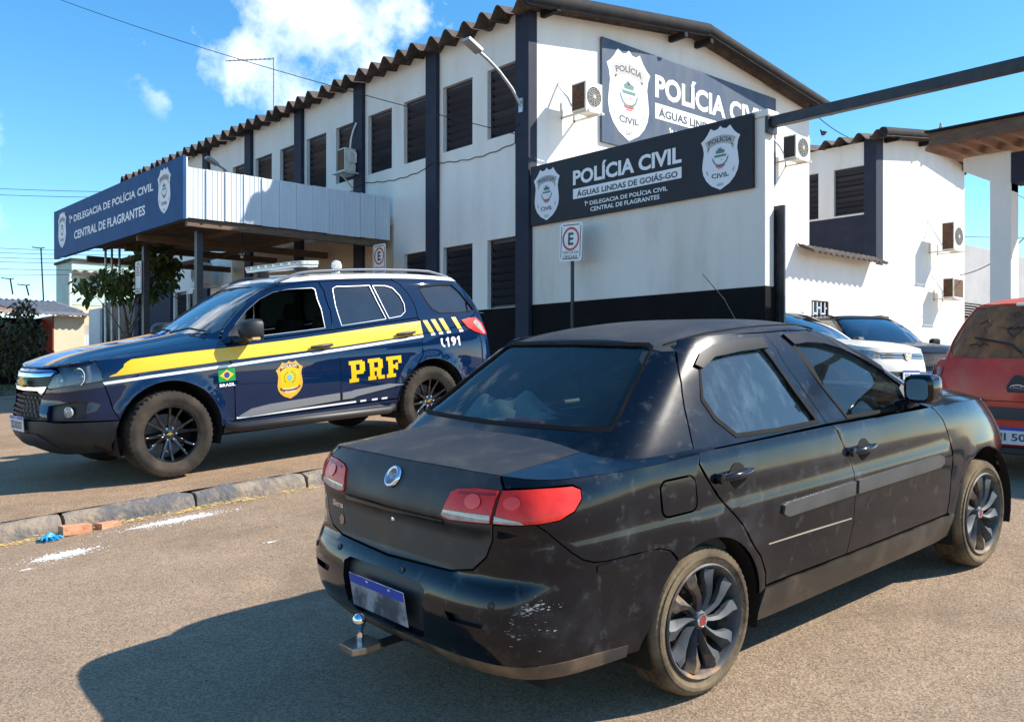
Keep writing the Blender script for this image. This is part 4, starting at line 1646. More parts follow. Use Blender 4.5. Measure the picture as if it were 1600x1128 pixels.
for k in range(36):
    y = 5.3 - k * 0.22
    mb = MB()
    n = 8
    vs = []
    for xx in (12.12, 14.0):
        for i in range(n + 1):
            a = pi * i / n
            zz = 2.93 + (xx - 12.05) * 0.03
            vs.append((xx, y + 0.115 * cos(a), zz + 0.075 * sin(a) * (1.35)))
    mb.mesh(vs, [(i, i + 1, i + n + 2, i + n + 1) for i in range(n)])
    o = mb.build('roof_tile', M_tile, cp, smooth=60)
    sd = o.modifiers.new('s', 'SOLIDIFY')
    sd.thickness = 0.02
gb2 = empty('grey_building', (34, 12, 0), 'grey rendered building with black louvres behind the carport column', 'building')
MB().box(31.5, 44, 13.5, 20, -1, 4.55).build('wall', M_greywall, gb2)
MB().box(31.4, 44, 13.4, 13.49, 2.0, 2.5).build('louvre_band', M_black, gb2)
for k in range(5):
    MB().box(31.5, 44, 13.33, 13.39, 2.05 + k * 0.09, 2.08 + k * 0.09).build('louvre', M_greywall, gb2)
MB().box(36.6, 36.95, 13.3, 13.49, 3.0, 3.12).build('wall_light', M_blackp, gb2)


# ------------------------------------------------------------------ litter, powder, bricks on the road
def patch(name, cx_, cy_, rx, ry, ang, m, seed, lift=0.004, n=60, rag=0.45, k=0.0, hump=0.0):
    rnd = random.Random(seed)
    ph = [rnd.uniform(0, 6.28) for _ in range(8)]
    mb = MB()
    ring = []
    for i in range(n):
        a = 2 * pi * i / n
        r = 1 + rag * (0.35 * sin(3 * a + ph[0]) + 0.25 * sin(5 * a + ph[1]) + 0.2 * sin(9 * a + ph[2]) + 0.2 * sin(17 * a + ph[3]) + 0.25 * rnd.uniform(-1, 1))
        x = rx * r * cos(a)
        y = ry * r * sin(a)
        X = cx_ + x * cos(ang) - y * sin(ang)
        Y = cy_ + x * sin(ang) + y * cos(ang)
        ring.append((X, Y, ground_z(X, Y, k) + lift))
    vs = [(cx_, cy_, ground_z(cx_, cy_, k) + lift + hump)]
    mid = [((x + cx_) / 2, (y + cy_) / 2, (ground_z((x + cx_) / 2, (y + cy_) / 2, k) + lift + hump * rnd.uniform(.3, .8))) for x, y, z in ring]
    vs += mid + ring
    fs = [(0, 1 + i, 1 + (i + 1) % n) for i in range(n)] + [(1 + i, 1 + n + i, 1 + n + (i + 1) % n, 1 + (i + 1) % n) for i in range(n)]
    mb.mesh(vs, fs)
    return mb


def scatter(mb, cx_, cy_, rx, ry, ang, cnt, smin, smax, seed, k=0.0):
    rnd = random.Random(seed)
    for i in range(cnt):
        r = abs(rnd.gauss(0, 0.62))
        a = rnd.uniform(0, 2 * pi)
        x, y = rx * r * cos(a), ry * r * sin(a)
        X = cx_ + x * cos(ang) - y * sin(ang)
        Y = cy_ + x * sin(ang) + y * cos(ang)
        s_ = rnd.uniform(smin, smax)
        z = ground_z(X, Y, k) + 0.003
        pts = [(X + s_ * cos(q + rnd.uniform(-.4, .4)), Y + s_ * rnd.uniform(.5, 1) * sin(q), z) for q in [2 * pi * j / 5 for j in range(5)]]
        mb.mesh(pts + [(X, Y, z + s_ * .45)], [(0, 1, 5), (1, 2, 5), (2, 3, 5), (3, 4, 5), (4, 0, 5)])


for i, (x, y, rx, ry, an, hump, lab, cnt) in enumerate((
        (2.78, 6.92, 0.22, 0.050, 0.02, 0.006, 'long streak of white powder spilled along the kerb', 1500),
        (1.84, 6.52, 0.12, 0.045, 0.03, 0.014, 'small heap of white powder on the road near the blue glove', 900),
        (1.58, 6.33, 0.03, 0.012, 0.0, 0.0, 'tiny smear of white powder nearest the left edge', 30),
        (2.93, 5.72, 0.03, 0.012, 0.0, 0.0, 'faint dab of white powder left of the black sedan', 40))):
    mb = patch('p', x, y, rx, ry, an, M_powder, 5 + i, hump=hump, lift=.004, rag=.9)
    scatter(mb, x, y, rx * 1.7, ry * 2.2, an, cnt, 0.0015, 0.007, 31 + i)
    if i < 2:
        scatter(mb, x + .05, y + 0.01, rx * 1.3, ry * 1.5, an, 120, 0.005, 0.015, 77 + i)
    o = mb.build('white_powder', M_powder, smooth=70)
    o['kind'] = 'stuff'
    o['label'] = lab
# pebbles and grit
mb = MB()
rnd = random.Random(3)
for i in range(3200):
    if i < 2400:
        x, y = rnd.uniform(0.3, 7), rnd.uniform(0.3, 7.1)
        k = 0
    else:
        x, y = rnd.uniform(0.8, 5.5), KY + 0.16 + abs(rnd.gauss(0, .22))
        k = 0.128
    s_ = rnd.uniform(0.002, 0.006) * (1.6 if rnd.random() < .06 else 1)
    z = ground_z(x, y, k)
    pts = [V((x, y, z)) + V((s_ * cos(q) * rnd.uniform(.6, 1), s_ * sin(q) * rnd.uniform(.6, 1), 0)) for q in [2 * pi * j / 5 for j in range(5)]]
    t_ = V((x, y, z + s_ * rnd.uniform(.5, 1)))
    mb.mesh(pts + [t_], [(0, 1, 5), (1, 2, 5), (2, 3, 5), (3, 4, 5), (4, 0, 5)])
o = mb.build('grit', M_conc)
o['kind'] = 'stuff'
# soil strip behind the kerb and straw in the gutter
mb = MB()
for i in range(420):
    c = rnd.choice(((1.62, 7.12), (1.98, 7.18), (2.15, 7.16), (3.0, 7.17), (3.35, 7.18), (3.9, 7.17), (2.5, 7.17)))
    x = c[0] + rnd.gauss(0, .12)
    y = min(c[1] + rnd.gauss(0, .025), 7.22)
    a = rnd.uniform(-.6, .6)
    L = rnd.uniform(.02, .07)
    z = ground_z(x, y) + rnd.uniform(0.002, .022)
    mb.face([(x, y, z), (x + L * cos(a), y + L * sin(a), z + rnd.uniform(-.002, .012)), (x + L * cos(a), y + L * sin(a) + .004, z + .002), (x, y + .004, z + .002)])
o = mb.build('dry_straw', M_straw)
o['kind'] = 'stuff'
# bricks
def brick_obj(x, y, yaw, L, W_, H, label, roll=0.0, lift=0):
    M = Matrix.Translation((x, y, ground_z(x, y) + H / 2 + lift)) @ Matrix.Rotation(yaw, 4, 'Z') @ Matrix.Rotation(roll, 4, 'Y')
    mb = MB()
    mb.box(-L / 2, L / 2, -W_ / 2, W_ / 2, -H / 2, H / 2, M)
    for k in range(2):
        mb.box(-L / 2 + .02 + k * (L - .07), -L / 2 + .05 + k * (L - .07), -W_ / 2 - .002, -W_ / 2 - .001, H * .05, H * .3, M)
    o = mb.build('brick', M_brick, bevel=0.006)
    return tag(o, label, 'brick', 'bricks lying in the gutter')


brick_obj(2.10, 7.12, 0.05, 0.20, 0.10, 0.065, 'orange brick against the kerb next to the blue glove')
brick_obj(2.34, 7.15, 0.35, 0.17, 0.09, 0.045, 'flat broken brick piece against the kerb beside the white powder', lift=-.01)
# blue glove
mb = MB()
rnd = random.Random(9)
gx, gy = 1.92, 7.08
n = 14
vs = []
rows = 7
for j in range(rows):
    f = j / (rows - 1)
    for k in range(n):
        a = 2 * pi * k / n
        r = 0.062 * (1 - f) ** 0.5 * (1 + 0.35 * sin(3 * a + j) * (1 - f) + rnd.uniform(-.14, .14))
        X, Y = gx + r * cos(a) * 1.15, gy + r * sin(a) * .8
        vs.append((X, Y, ground_z(gx, gy) + 0.004 + 0.045 * f * (0.8 + .3 * sin(2 * a))))
mb.mesh(vs, [(j * n + k, j * n + (k + 1) % n, (j + 1) * n + (k + 1) % n, (j + 1) * n + k) for j in range(rows - 1) for k in range(n)])
for k, (a, L) in enumerate(((-2.6, .07), (-2.2, .075), (-1.8, .07), (-1.3, .06), (-.4, .055))):
    mb.tube([(gx + .03 * cos(a), gy + .03 * sin(a), ground_z(gx, gy) + .014), (gx + (.03 + L * .6) * cos(a), gy + (.03 + L * .6) * sin(a), ground_z(gx, gy) + .022), (gx + (.03 + L) * cos(a + .2), gy + (.03 + L) * sin(a + .2), ground_z(gx, gy) + .008)], [.012, .011, .008], 7)
o = mb.build('rubber_glove', M_glove, smooth=50)
tag(o, 'crumpled bright blue rubber glove in the gutter beside the brick', 'glove')
# dry leaf on a patch


# =================================================================== vehicles
def tab(pts):
    """smooth monotone-ish interpolation through (x, y) pairs"""
    xs_ = [p[0] for p in pts]
    ys_ = [p[1] for p in pts]
    n = len(xs_)
    d = [(ys_[i + 1] - ys_[i]) / (xs_[i + 1] - xs_[i]) for i in range(n - 1)]
    m = [d[0]] + [0 if d[i - 1] * d[i] <= 0 else 2 * d[i - 1] * d[i] / (d[i - 1] + d[i]) for i in range(1, n - 1)] + [d[-1]]

    def f(x):
        if x <= xs_[0]:
            return ys_[0] + m[0] * (x - xs_[0]) * 0.5
        if x >= xs_[-1]:
            return ys_[-1] + m[-1] * (x - xs_[-1]) * 0.5
        i = 0
        while x > xs_[i + 1]:
            i += 1
        h = xs_[i + 1] - xs_[i]
        t = (x - xs_[i]) / h
        return (ys_[i] * (1 + 2 * t) * (1 - t) ** 2 + h * m[i] * t * (1 - t) ** 2 + ys_[i + 1] * t * t * (3 - 2 * t) + h * m[i + 1] * t * t * (t - 1))
    return f


class Loft:
    def __init__(s, plan, Ln, Wn, xr, xf, W):
        q = []
        N = 12
        P_ = plan
        for i in range(len(P_) - 1):
            p0 = P_[max(0, i - 1)]
            p1, p2 = P_[i], P_[i + 1]
            p3 = P_[min(len(P_) - 1, i + 2)]
            for k in range(N):
                t = k / N
                q.append(tuple(0.5 * ((2 * p1[j]) + (-p0[j] + p2[j]) * t + (2 * p0[j] - 5 * p1[j] + 4 * p2[j] - p3[j]) * t * t + (-p0[j] + 3 * p1[j] - 3 * p2[j] + p3[j]) * t ** 3) for j in (0, 1)))
        q.append(P_[-1])
        acc = [0.0]
        for i in range(1, len(q)):
            acc.append(acc[-1] + sqrt(((q[i][0] - q[i - 1][0]) * Ln) ** 2 + ((q[i][1] - q[i - 1][1]) * Wn) ** 2))
        s.q, s.acc, s.H = q, acc, acc[-1]
        s.xr, s.xf, s.W = xr, xf, W

    def XY(s, a):
        a = min(max(a, 0), s.H)
        lo, hi = 0, len(s.acc) - 1
        while hi - lo > 1:
            m_ = (lo + hi) // 2
            if s.acc[m_] <= a:
                lo = m_
            else:
                hi = m_
        t = (a - s.acc[lo]) / (s.acc[hi] - s.acc[lo] + 1e-12)
        return (s.q[lo][0] + (s.q[hi][0] - s.q[lo][0]) * t, s.q[lo][1] + (s.q[hi][1] - s.q[lo][1]) * t)

    def P(s, a, z):
        sg = 1
        if a < 0:
            a = -a
            sg = -sg
        if a > s.H:
            a = 2 * s.H - a
            sg = -sg
        X, Y = s.XY(a)
        x = s.xr(z) + (s.xf(z) - s.xr(z)) * X
        return V((x, sg * s.W(x, z) * max(Y, 0), z))

    def N(s, a, z):
        e = 0.004
        ds = s.P(a + e, z) - s.P(a - e, z)
        dz = s.P(a, z + e) - s.P(a, z - e)
        return dz.cross(ds).normalized()

    def sx(s, x, z, side=1):
        lo, hi = 0.0, s.H
        for _ in range(34):
            m_ = (lo + hi) / 2
            if s.P(m_, z).x < x:
                lo = m_
            else:
                hi = m_
        return side * (lo + hi) / 2

    def sy(s, y, z, front=False):
        if not front:
            lo, hi = 0.0, s.H * 0.42
            for _ in range(34):
                m_ = (lo + hi) / 2
                if s.P(m_, z).y < abs(y):
                    lo = m_
                else:
                    hi = m_
            r = (lo + hi) / 2
            return r if y >= 0 else -r
        lo, hi = s.H * 0.62, s.H
        for _ in range(34):
            m_ = (lo + hi) / 2
            if s.P(m_, z).y > abs(y):
                lo = m_
            else:
                hi = m_
        r = (lo + hi) / 2
        return r if y >= 0 else 2 * s.H - r

    def pts(s, lst, T=None):
        """items ('x',x,z,side) ('r',y,z) ('f',y,z[,wrap]) ; z may be 'T' """
        out = []
        for it in lst:
            k = it[0]
            if k == 's':
                out.append((it[1], it[2]))
                continue
            z = it[2]
            top = z == 'T'
            if top:
                z = 0.9 if T is None else T[1]
                for _ in range(8):
                    a = s.sx(it[1], z, it[3]) if k == 'x' else s.sy(it[1], z, k == 'f')
                    z = T[0](a)
            if k == 'x':
                a = s.sx(it[1], z, it[3])
            else:
                a = s.sy(it[1], z, k == 'f')
            out.append((a, z))
        return out


def inset_poly(poly, d):
    n = len(poly)
    area = sum(poly[i][0] * poly[(i + 1) % n][1] - poly[(i + 1) % n][0] * poly[i][1] for i in range(n))
    sg = 1 if area > 0 else -1
    out = []
    for i in range(n):
        p0, p1, p2 = poly[i - 1], poly[i], poly[(i + 1) % n]
        a = V((p1[0] - p0[0], p1[1] - p0[1]))
        b = V((p2[0] - p1[0], p2[1] - p1[1]))
        if a.length < 1e-7 or b.length < 1e-7:
            out.append(p1)
            continue
        a.normalize()
        b.normalize()
        na = V((-a.y, a.x)) * sg
        nb = V((-b.y, b.x)) * sg
        m_ = na + nb
        if m_.length < 0.3:
            m_ = na
        m_ = m_.normalized()
        k = d / max(0.5, m_.dot(na))
        out.append((p1[0] + m_.x * k, p1[1] + m_.y * k))
    return out


class NM:
    """mesh with explicit loop normals"""

    def __init__(s):
        s.v, s.f, s.n = [], [], []

    def panel(s, f, nf, outer, holes=(), grid=0.06, rim=0.014, inset=0.0025, off=0.0, flip=False, rim_holes=True):
        if inset:
            outer = inset_poly(outer, inset)
            holes = [inset_poly(h, -inset) for h in holes]
        vs, tr, lps = cdt(outer, holes, grid)
        i0 = len(s.v)
        Ns = [nf(a, b) for a, b in vs]
        Ps = [f(a, b) + n_ * off for (a, b), n_ in zip(vs, Ns)]
        s.v += [tuple(p) for p in Ps]
        for t in tr:
            t = tuple(reversed(t)) if flip else t
            s.f.append(tuple(i0 + k for k in t))
            s.n += [Ns[k] for k in t]
        if rim:
            for li, lp in enumerate(lps):
                if li > 0 and not rim_holes:
                    continue
                area = sum(vs[lp[i]][0] * vs[lp[(i + 1) % len(lp)]][1] - vs[lp[(i + 1) % len(lp)]][0] * vs[lp[i]][1] for i in range(len(lp)))
                if (area > 0) != (li == 0):
                    lp = lp[::-1]
                if flip:
                    lp = lp[::-1]
                j0 = len(s.v)
                m_ = len(lp)
                s.v += [tuple(Ps[k]) for k in lp] + [tuple(Ps[k] - Ns[k] * rim) for k in lp]
                for i in range(m_):
                    j = (i + 1) % m_
                    A, B, C = Ps[lp[i]], Ps[lp[j]], Ps[lp[j]] - Ns[lp[j]] * rim
                    fn = (B - A).cross(A - C)
                    fn = fn.normalized() if fn.length > 1e-12 else Ns[lp[i]]
                    s.f.append((j0 + j, j0 + i, j0 + i + m_, j0 + j + m_))
                    fn2 = (A - B).cross(C - A)
                    fn2 = fn2.normalized() if fn2.length > 1e-12 else fn
                    s.n += [fn2] * 4
        return s

    def build(s, name, m, parent):
        me = bpy.data.meshes.new(name)
        me.from_pydata(s.v, [], s.f)
        me.materials.append(m)
        me.polygons.foreach_set('use_smooth', [True] * len(me.polygons))
        me.update()
        if len(me.loops) == len(s.n):
            me.normals_split_custom_set([tuple(n) for n in s.n])
        o = bpy.data.objects.new(name, me)
        COL.objects.link(o)
        o.parent = parent
        WM[o.name] = WM[parent.name]
        return o


class Top:
    """height field z = g(x, y)"""

    def __init__(s, g):
        s.g = g

    def P(s, x, y):
        return V((x, y, s.g(x, y)))

    def N(s, x, y):
        e = 0.006
        return V((-(s.g(x + e, y) - s.g(x - e, y)) / (2 * e), -(s.g(x, y + e) - s.g(x, y - e)) / (2 * e), 1)).normalized()


def car_frame(X, Y, Z, yaw, gx_, gy_):
    n = V((-gx_, -gy_, 1)).normalized()
    f = V((cos(yaw), sin(yaw), 0))
    f = (f - n * f.dot(n)).normalized()
    l = n.cross(f)
    M = Matrix((f, l, n)).transposed().to_4x4()
    M.translation = V((X, Y, Z))
    return M


def rrect(x0, x1, z0, z1, r, n=4):
    o = []
    for cx_, cz, a0 in ((x1 - r, z1 - r, 0), (x0 + r, z1 - r, 90), (x0 + r, z0 + r, 180), (x1 - r, z0 + r, 270)):
        for k in range(n + 1):
            a = radians(a0 + 90 * k / n)
            o.append((cx_ + r * cos(a), cz + r * sin(a)))
    return o


def arc(cx_, cz, r, a0, a1, n=14):
    return [(cx_ + r * cos(radians(a0 + (a1 - a0) * k / n)), cz + r * sin(radians(a0 + (a1 - a0) * k / n))) for k in range(n + 1)]


class Car:
    def __init__(s, root, low, up, deck, roof, zb, zt0):
        s.root, s.low, s.up, s.deck, s.roof = root, low, up, deck, roof
        s.D = Top(deck)
        s.R = Top(roof)
        s.zb = zb
        s.cl, s.cu = {}, {}
        s.zt0 = zt0

    def Tl(s, a):
        k = round(a, 4)
        if k not in s.cl:
            z = s.zb(s.low.P(a, 0.95).x)
            for _ in range(14):
                p = s.low.P(a, z)
                z = 0.5 * z + 0.5 * min(max(s.deck(p.x, p.y), z - .1), z + .1)
            s.cl[k] = z
        return s.cl[k]

    def Tu(s, a):
        k = round(a, 4)
        if k not in s.cu:
            z = s.zt0
            for _ in range(16):
                p = s.up.P(a, z)
                z = 0.5 * z + 0.5 * min(max(s.roof(p.x, p.y), z - .1), z + .1)
            s.cu[k] = z
        return s.cu[k]

    def L(s, lst):
        return s.low.pts(lst, (s.Tl, 0.93))

    def U(s, lst):
        return s.up.pts(lst, (s.Tu, s.zt0))

    def trace(s, loft, T, a0, a1, n, dz=0.0):
        return [(a0 + (a1 - a0) * k / n, T(a0 + (a1 - a0) * k / n) + dz) for k in range(n + 1)]

    def lp(s, nm, outer, holes=(), **k):
        return nm.panel(s.low.P, s.low.N, outer, holes, flip=True, **k)

    def upn(s, nm, outer, holes=(), **k):
        return nm.panel(s.up.P, s.up.N, outer, holes, flip=True, **k)

    def dk(s, nm, outer, holes=(), **k):
        return nm.panel(s.D.P, s.D.N, outer, holes, **k)

    def rf(s, nm, outer, holes=(), **k):
        return nm.panel(s.R.P, s.R.N, outer, holes, **k)

    def decal(s, name, m, pts, side=1, off=0.0012, grid=0.1, parent=None):
        nm = NM()
        s.lp(nm, s.L([('x', x, z, side) for x, z in pts]), rim=0, inset=0, off=off, grid=grid)
        return nm.build(name, m, parent or s.root)

    def text(s, name, m, body, x0, z0, w, h, side, slope=0.0, bold=0.02, off=0.002, parent=None, curve=None):
        """text on the side of the lower body, reading direction toward -x on the left side"""
        vs, fs = text_mesh(body, w, h, bold) if curve is None else curve
        mb = MB()
        P_ = []
        for a, b in vs:
            x = x0 - a if side > 0 else x0 + a
            z = z0 + b + slope * a
            q = s.low.sx(x, z, side)
            P_.append(s.low.P(q, z) + s.low.N(q, z) * off)
        mb.mesh(P_, fs)
        return mb.build(name, m, parent or s.root, local=True)


def wheel_frame(x, y, z, side, steer=0.0):
    """local z axis of wheel points outward"""
    M = Matrix.Translation((x, y, z)) @ Matrix.Rotation(steer, 4, 'Z')
    if side > 0:
        R = Matrix(((1, 0, 0, 0), (0, 0, 1, 0), (0, -1, 0, 0), (0, 0, 0, 1)))
    else:
        R = Matrix(((-1, 0, 0, 0), (0, 0, -1, 0), (0, -1, 0, 0), (0, 0, 0, 1)))
    return M @ R


M_rub = mat('tyre rubber dusty', (0.018, 0.016, 0.015), 0.85, spec=.2, col2=(0.045, 0.038, 0.030), nscale=7, nlo=0.3, nhi=0.7, bump=0.25, bscale=90, dirt=(0.12, 0.09, 0.065), dscale=3, dlo=.5, dhi=.75, damt=.5)
M_rub2 = mat('tyre rubber brown', (0.035, 0.027, 0.020), 0.9, spec=.2, col2=(0.11, 0.08, 0.052), nscale=6, nlo=0.3, nhi=0.7, bump=0.25, bscale=90, dirt=(0.24, 0.18, 0.11), dscale=3, dlo=.4, dhi=.65, damt=.7)
M_well = mat('wheel well black', (0.008, 0.007, 0.006), 0.95)
M_chrome = mat('chrome', (0.8, 0.8, 0.82), 0.08, 1.0)
M_gun = mat('hubcap gunmetal', (0.075, 0.085, 0.095), 0.55, 0.1, spec=.4, col2=(0.05, 0.052, 0.055), nscale=7, rough2=.65, dirt=(0.30, 0.18, 0.09), dscale=4.5, dlo=.55, dhi=.68, damt=.85)
M_rimb = mat('gloss black rim', (0.008, 0.008, 0.010), 0.12, 0.2, coat=1.0)
M_rustd = mat('rusty disc', (0.22, 0.10, 0.04), 0.8, 0.2, col2=(0.09, 0.05, 0.03), nscale=20)


def tyre(M, R, rim, w, m, parent, lug=0.0, nseg=72, square=0.8):
    hw = w / 2
    rs = R - 0.012
    prof = [(rim * 0.97, -hw * .86), (rim + 0.012, -hw * .9), (rim + (R - rim) * .45, -hw), (rs - 0.01, -hw * .93), (R - .003, -hw * .78),
            (R, -hw * .55), (R - .007, -hw * .42), (R, -hw * .40), (R + .001, -hw * .06), (R - .007, -hw * .04), (R - .007, hw * .04), (R + .001, hw * .06), (R, hw * .40), (R - .007, hw * .42), (R, hw * .55),
            (R - .003, hw * .76), (R - 0.012, hw * .90), (R - 0.028, hw * .955), (rim + (R - rim) * .62, hw * 1.0), (rim + (R - rim) * .58, hw * 1.012), (rim + (R - rim) * .40, hw * 1.01), (rim + (R - rim) * .36, hw * .99), (rim + 0.014, hw * .93), (rim + 0.004, hw * .90), (rim * .97, hw * .82)]

    def dr(k, j):
        if lug <= 0:
            return 0
        if 3 <= j <= 5 or 14 <= j <= 17:
            return -lug if (k % 2) else 0
        if j in (7, 8, 11, 12):
            return -lug * .5 if (k % 4 == 1) else 0
        return 0
    mb = MB()
    mb.lathe(prof, M, nseg * (2 if lug > 0 else 1) if False else nseg, dr=dr)
    o = mb.build('tyre', m, parent, local=True, smooth=32)
    return o


def wheel_suv(name, M, root, R=0.385):
    w = empty(name, WM[root.name] @ M, parent=root)
    W0 = Matrix.Identity(4)
    hw = 0.13
    tyre(W0, R, 0.248, 0.262, M_rub, w, lug=0.009, nseg=96)
    mb = MB()
    mb.lathe([(0.240, -.10), (0.236, 0.02), (0.243, 0.085), (0.250, 0.112), (0.243, 0.118), (0.232, 0.105), (0.228, 0.05), (0.222, -.09)], W0, 48)
    mb.lathe([(0.0, 0.055), (0.045, 0.055), (0.062, 0.045), (0.072, 0.02), (0.06, -0.02)], W0, 28)
    for k in range(6):
        for d in (-0.17, 0.17):
            a = 2 * pi * k / 6 + d + 0.28
            a2 = 2 * pi * k / 6 + d * 1.35 + 0.28
            p0 = V((0.045 * cos(a), 0.045 * sin(a), 0.04))
            p1 = V((0.15 * cos((a + a2) / 2), 0.15 * sin((a + a2) / 2), 0.062))
            p2 = V((0.238 * cos(a2), 0.238 * sin(a2), 0.092))
            mb.bar(p0, p1, 0.026, 0.028)
            mb.bar(p1, p2, 0.022, 0.026)
    mb.build('rim', M_rimb, w, local=True, smooth=40, bevel=0.004)
    mb = MB()
    mb.lathe([(0, -0.045), (0.17, -0.045), (0.17, -0.055), (0, -0.055)], W0, 30)
    mb.build('brake_disc', mat('brake disc', (0.16, 0.15, 0.15), 0.5, 0.6), w, local=True)
    mb = MB()
    for k in range(6):
        a = 2 * pi * k / 6
        mb.lathe([(0, .072), (.009, .07), (.011, .06), (.011, .045)], Matrix.Translation((0.055 * cos(a), 0.055 * sin(a), 0)), 8)
    mb.build('wheel_nut', M_chrome, w, local=True, smooth=50)
    mb = MB()
    mb.prism([(-.026, -.006), (-.010, -.006), (-.008, -.012), (.010, -.012), (.010, -.006), (.028, -.004), (.024, .008), (.010, .007), (.008, .012), (-.010, .012), (-.010, .007), (-.026, .006)], Matrix.Rotation(0.0, 4, 'Z'), .056, .060)
    mb.build('cap_badge', mat('gold badge', (0.72, 0.5, 0.12), 0.25, 0.8), w, local=True)
    return w


def wheel_siena(name, M, root, R=0.292, rot=0.0):
    w = empty(name, WM[root.name] @ M, parent=root)
    W0 = Matrix.Rotation(rot, 4, 'Z')
    rim = 0.222
    tyre(W0, R, rim, 0.185, M_rub2, w, lug=0.004, nseg=120)
    mb = MB()
    mb.lathe([(rim, -.07), (rim - .006, 0.06), (rim + .002, 0.088), (rim - .004, 0.094), (rim - .012, 0.088), (rim - .018, 0.075), (rim - .03, 0.02), (rim - .034, -.07)], W0, 56)
    # ten hooked blades
    for k in range(10):
        a0 = 2 * pi * k / 10
        big = k % 2 == 0
        rows = []
        for (r, da, hw_, zc_) in ((0.034, 0.0, 0.30, 0.062), (0.065, 0.06, 0.15, 0.070), (0.10, 0.14, 0.115, 0.078), (0.135, 0.25, 0.155, 0.082), (0.17, 0.34, 0.205, 0.084), (0.202, 0.33, 0.19, 0.082)):
            a = a0 + da * (0.9 if big else 0.75)
            rows.append((r, a - hw_, a, a + hw_, zc_))
        vs = []
        for (r, al, am, ar, zc_) in rows:
            vs += [(r * cos(al), r * sin(al), zc_ - 0.022), (r * cos(am - .02), r * sin(am - .02), zc_ + 0.004), (r * cos(ar), r * sin(ar), zc_ - 0.008), (r * cos(ar), r * sin(ar), zc_ - 0.03), (r * cos(al), r * sin(al), zc_ - 0.034)]
        vs = [W0 @ V(p) for p in vs]
        fs = []
        for j in range(len(rows) - 1):
            for i in range(5):
                a_1 = j * 5 + i
                b_1 = j * 5 + (i + 1) % 5
                fs.append((a_1, a_1 + 5, b_1 + 5, b_1))
        fs.append((25, 26, 27, 28, 29))
        mb.mesh(vs, fs)
    mb.lathe([(0, 0.072), (0.030, 0.072), (0.036, 0.066), (0.040, 0.05), (.05, .03)], W0, 28)
    mb.build('hubcap', M_gun, w, local=True, smooth=35)
    mb = MB()
    mb.lathe([(0, 0.01), (0.185, 0.01), (0.20, -0.03)], W0, 30)
    mb.build('steel_wheel', M_rubd if False else M_well, w, local=True)
    mb = MB()
    for k in range(4):
        a = 2 * pi * k / 4 + .5
        mb.lathe([(0, .036), (.012, .034), (.014, .012)], W0 @ Matrix.Translation((0.062 * cos(a), 0.062 * sin(a), 0)), 8)
    for k in range(7):
        a = 2 * pi * k / 7 + .2
        mb.lathe([(0, .026), (.012, .02), (.014, .012)], W0 @ Matrix.Translation((0.12 * cos(a), 0.12 * sin(a), 0)), 8)
    mb.build('rusty_bolts', M_rustd, w, local=True, smooth=50)
    mb = MB()
    mb.lathe([(0, 0.0745), (0.020, 0.0745)], W0, 24)
    mb.build('cap_badge', mat('badge red', (0.22, 0.03, 0.03), 0.4), w, local=True)
    mb = MB()
    mb.lathe([(0.020, 0.0725), (0.022, 0.0765), (0.025, 0.0765), (0.027, 0.0725)], W0, 24)
    mb.build('badge_ring', M_chrome, w, local=True, smooth=60)
    return w


def wells_and_under(root, arches, W_, x0, x1, zf, m=M_well):
    mb = MB()
    for (cx_, cz, r) in arches:
        for sg in (-1, 1):
            prof = arc(cx_, cz, r + 0.012, -20, 200, 20)
            y0, y1 = sg * (W_ - 0.012), sg * (W_ - 0.36)
            vs = [(x, y0, z) for x, z in prof] + [(x, y1, z) for x, z in prof]
            n = len(prof)
            fs = [(i, i + 1, i + 1 + n, i + n) for i in range(n - 1)] + [tuple(range(n, 2 * n))]
            mb.mesh(vs, fs)
    mb.box(x0, x1, -(W_ - .14), W_ - .14, zf, zf + 0.10)
    mb.tube([(arches[0][0], -W_ + .3, arches[0][1] - .0), (arches[0][0], W_ - .3, arches[0][1] - .0)], 0.04, 8)
    mb.tube([(arches[1][0], -W_ + .3, arches[1][1] - .0), (arches[1][0], W_ - .3, arches[1][1] - .0)], 0.04, 8)
    return mb.build('underbody', m, root, local=True, smooth=40)


def seat(root, x, y, z, w, m, back=0.62, head=True, tilt=0.25):
    t = empty('seat', WM[root.name] @ Matrix.Translation((x, y, z)), parent=root)
    mb = MB()
    mb.box(0, 0.5, -w / 2, w / 2, -.02, 0.14)
    mb.build('seat_cushion', m, t, local=True, bevel=0.05)
    mb = MB()
    M = Matrix.Translation((0.02, 0, 0.1)) @ Matrix.Rotation(-tilt, 4, 'Y')
    mb.box(-0.06, 0.06, -w / 2, w / 2, 0, back, M)
    mb.build('backrest', m, t, local=True, bevel=0.045)
    if head:
        mb = MB()
        n = max(1, int(round(w / 0.5)))
        for k in range(n):
            yy = 0 if n == 1 else (-w / 2 + w * (k + .5) / n)
            mb = MB()
            mb.box(-0.05, 0.05, yy - .12, yy + .12, back - 0.01, back + 0.17, M)
            mb.build('headrest', m, t, local=True, bevel=0.045)
    return t


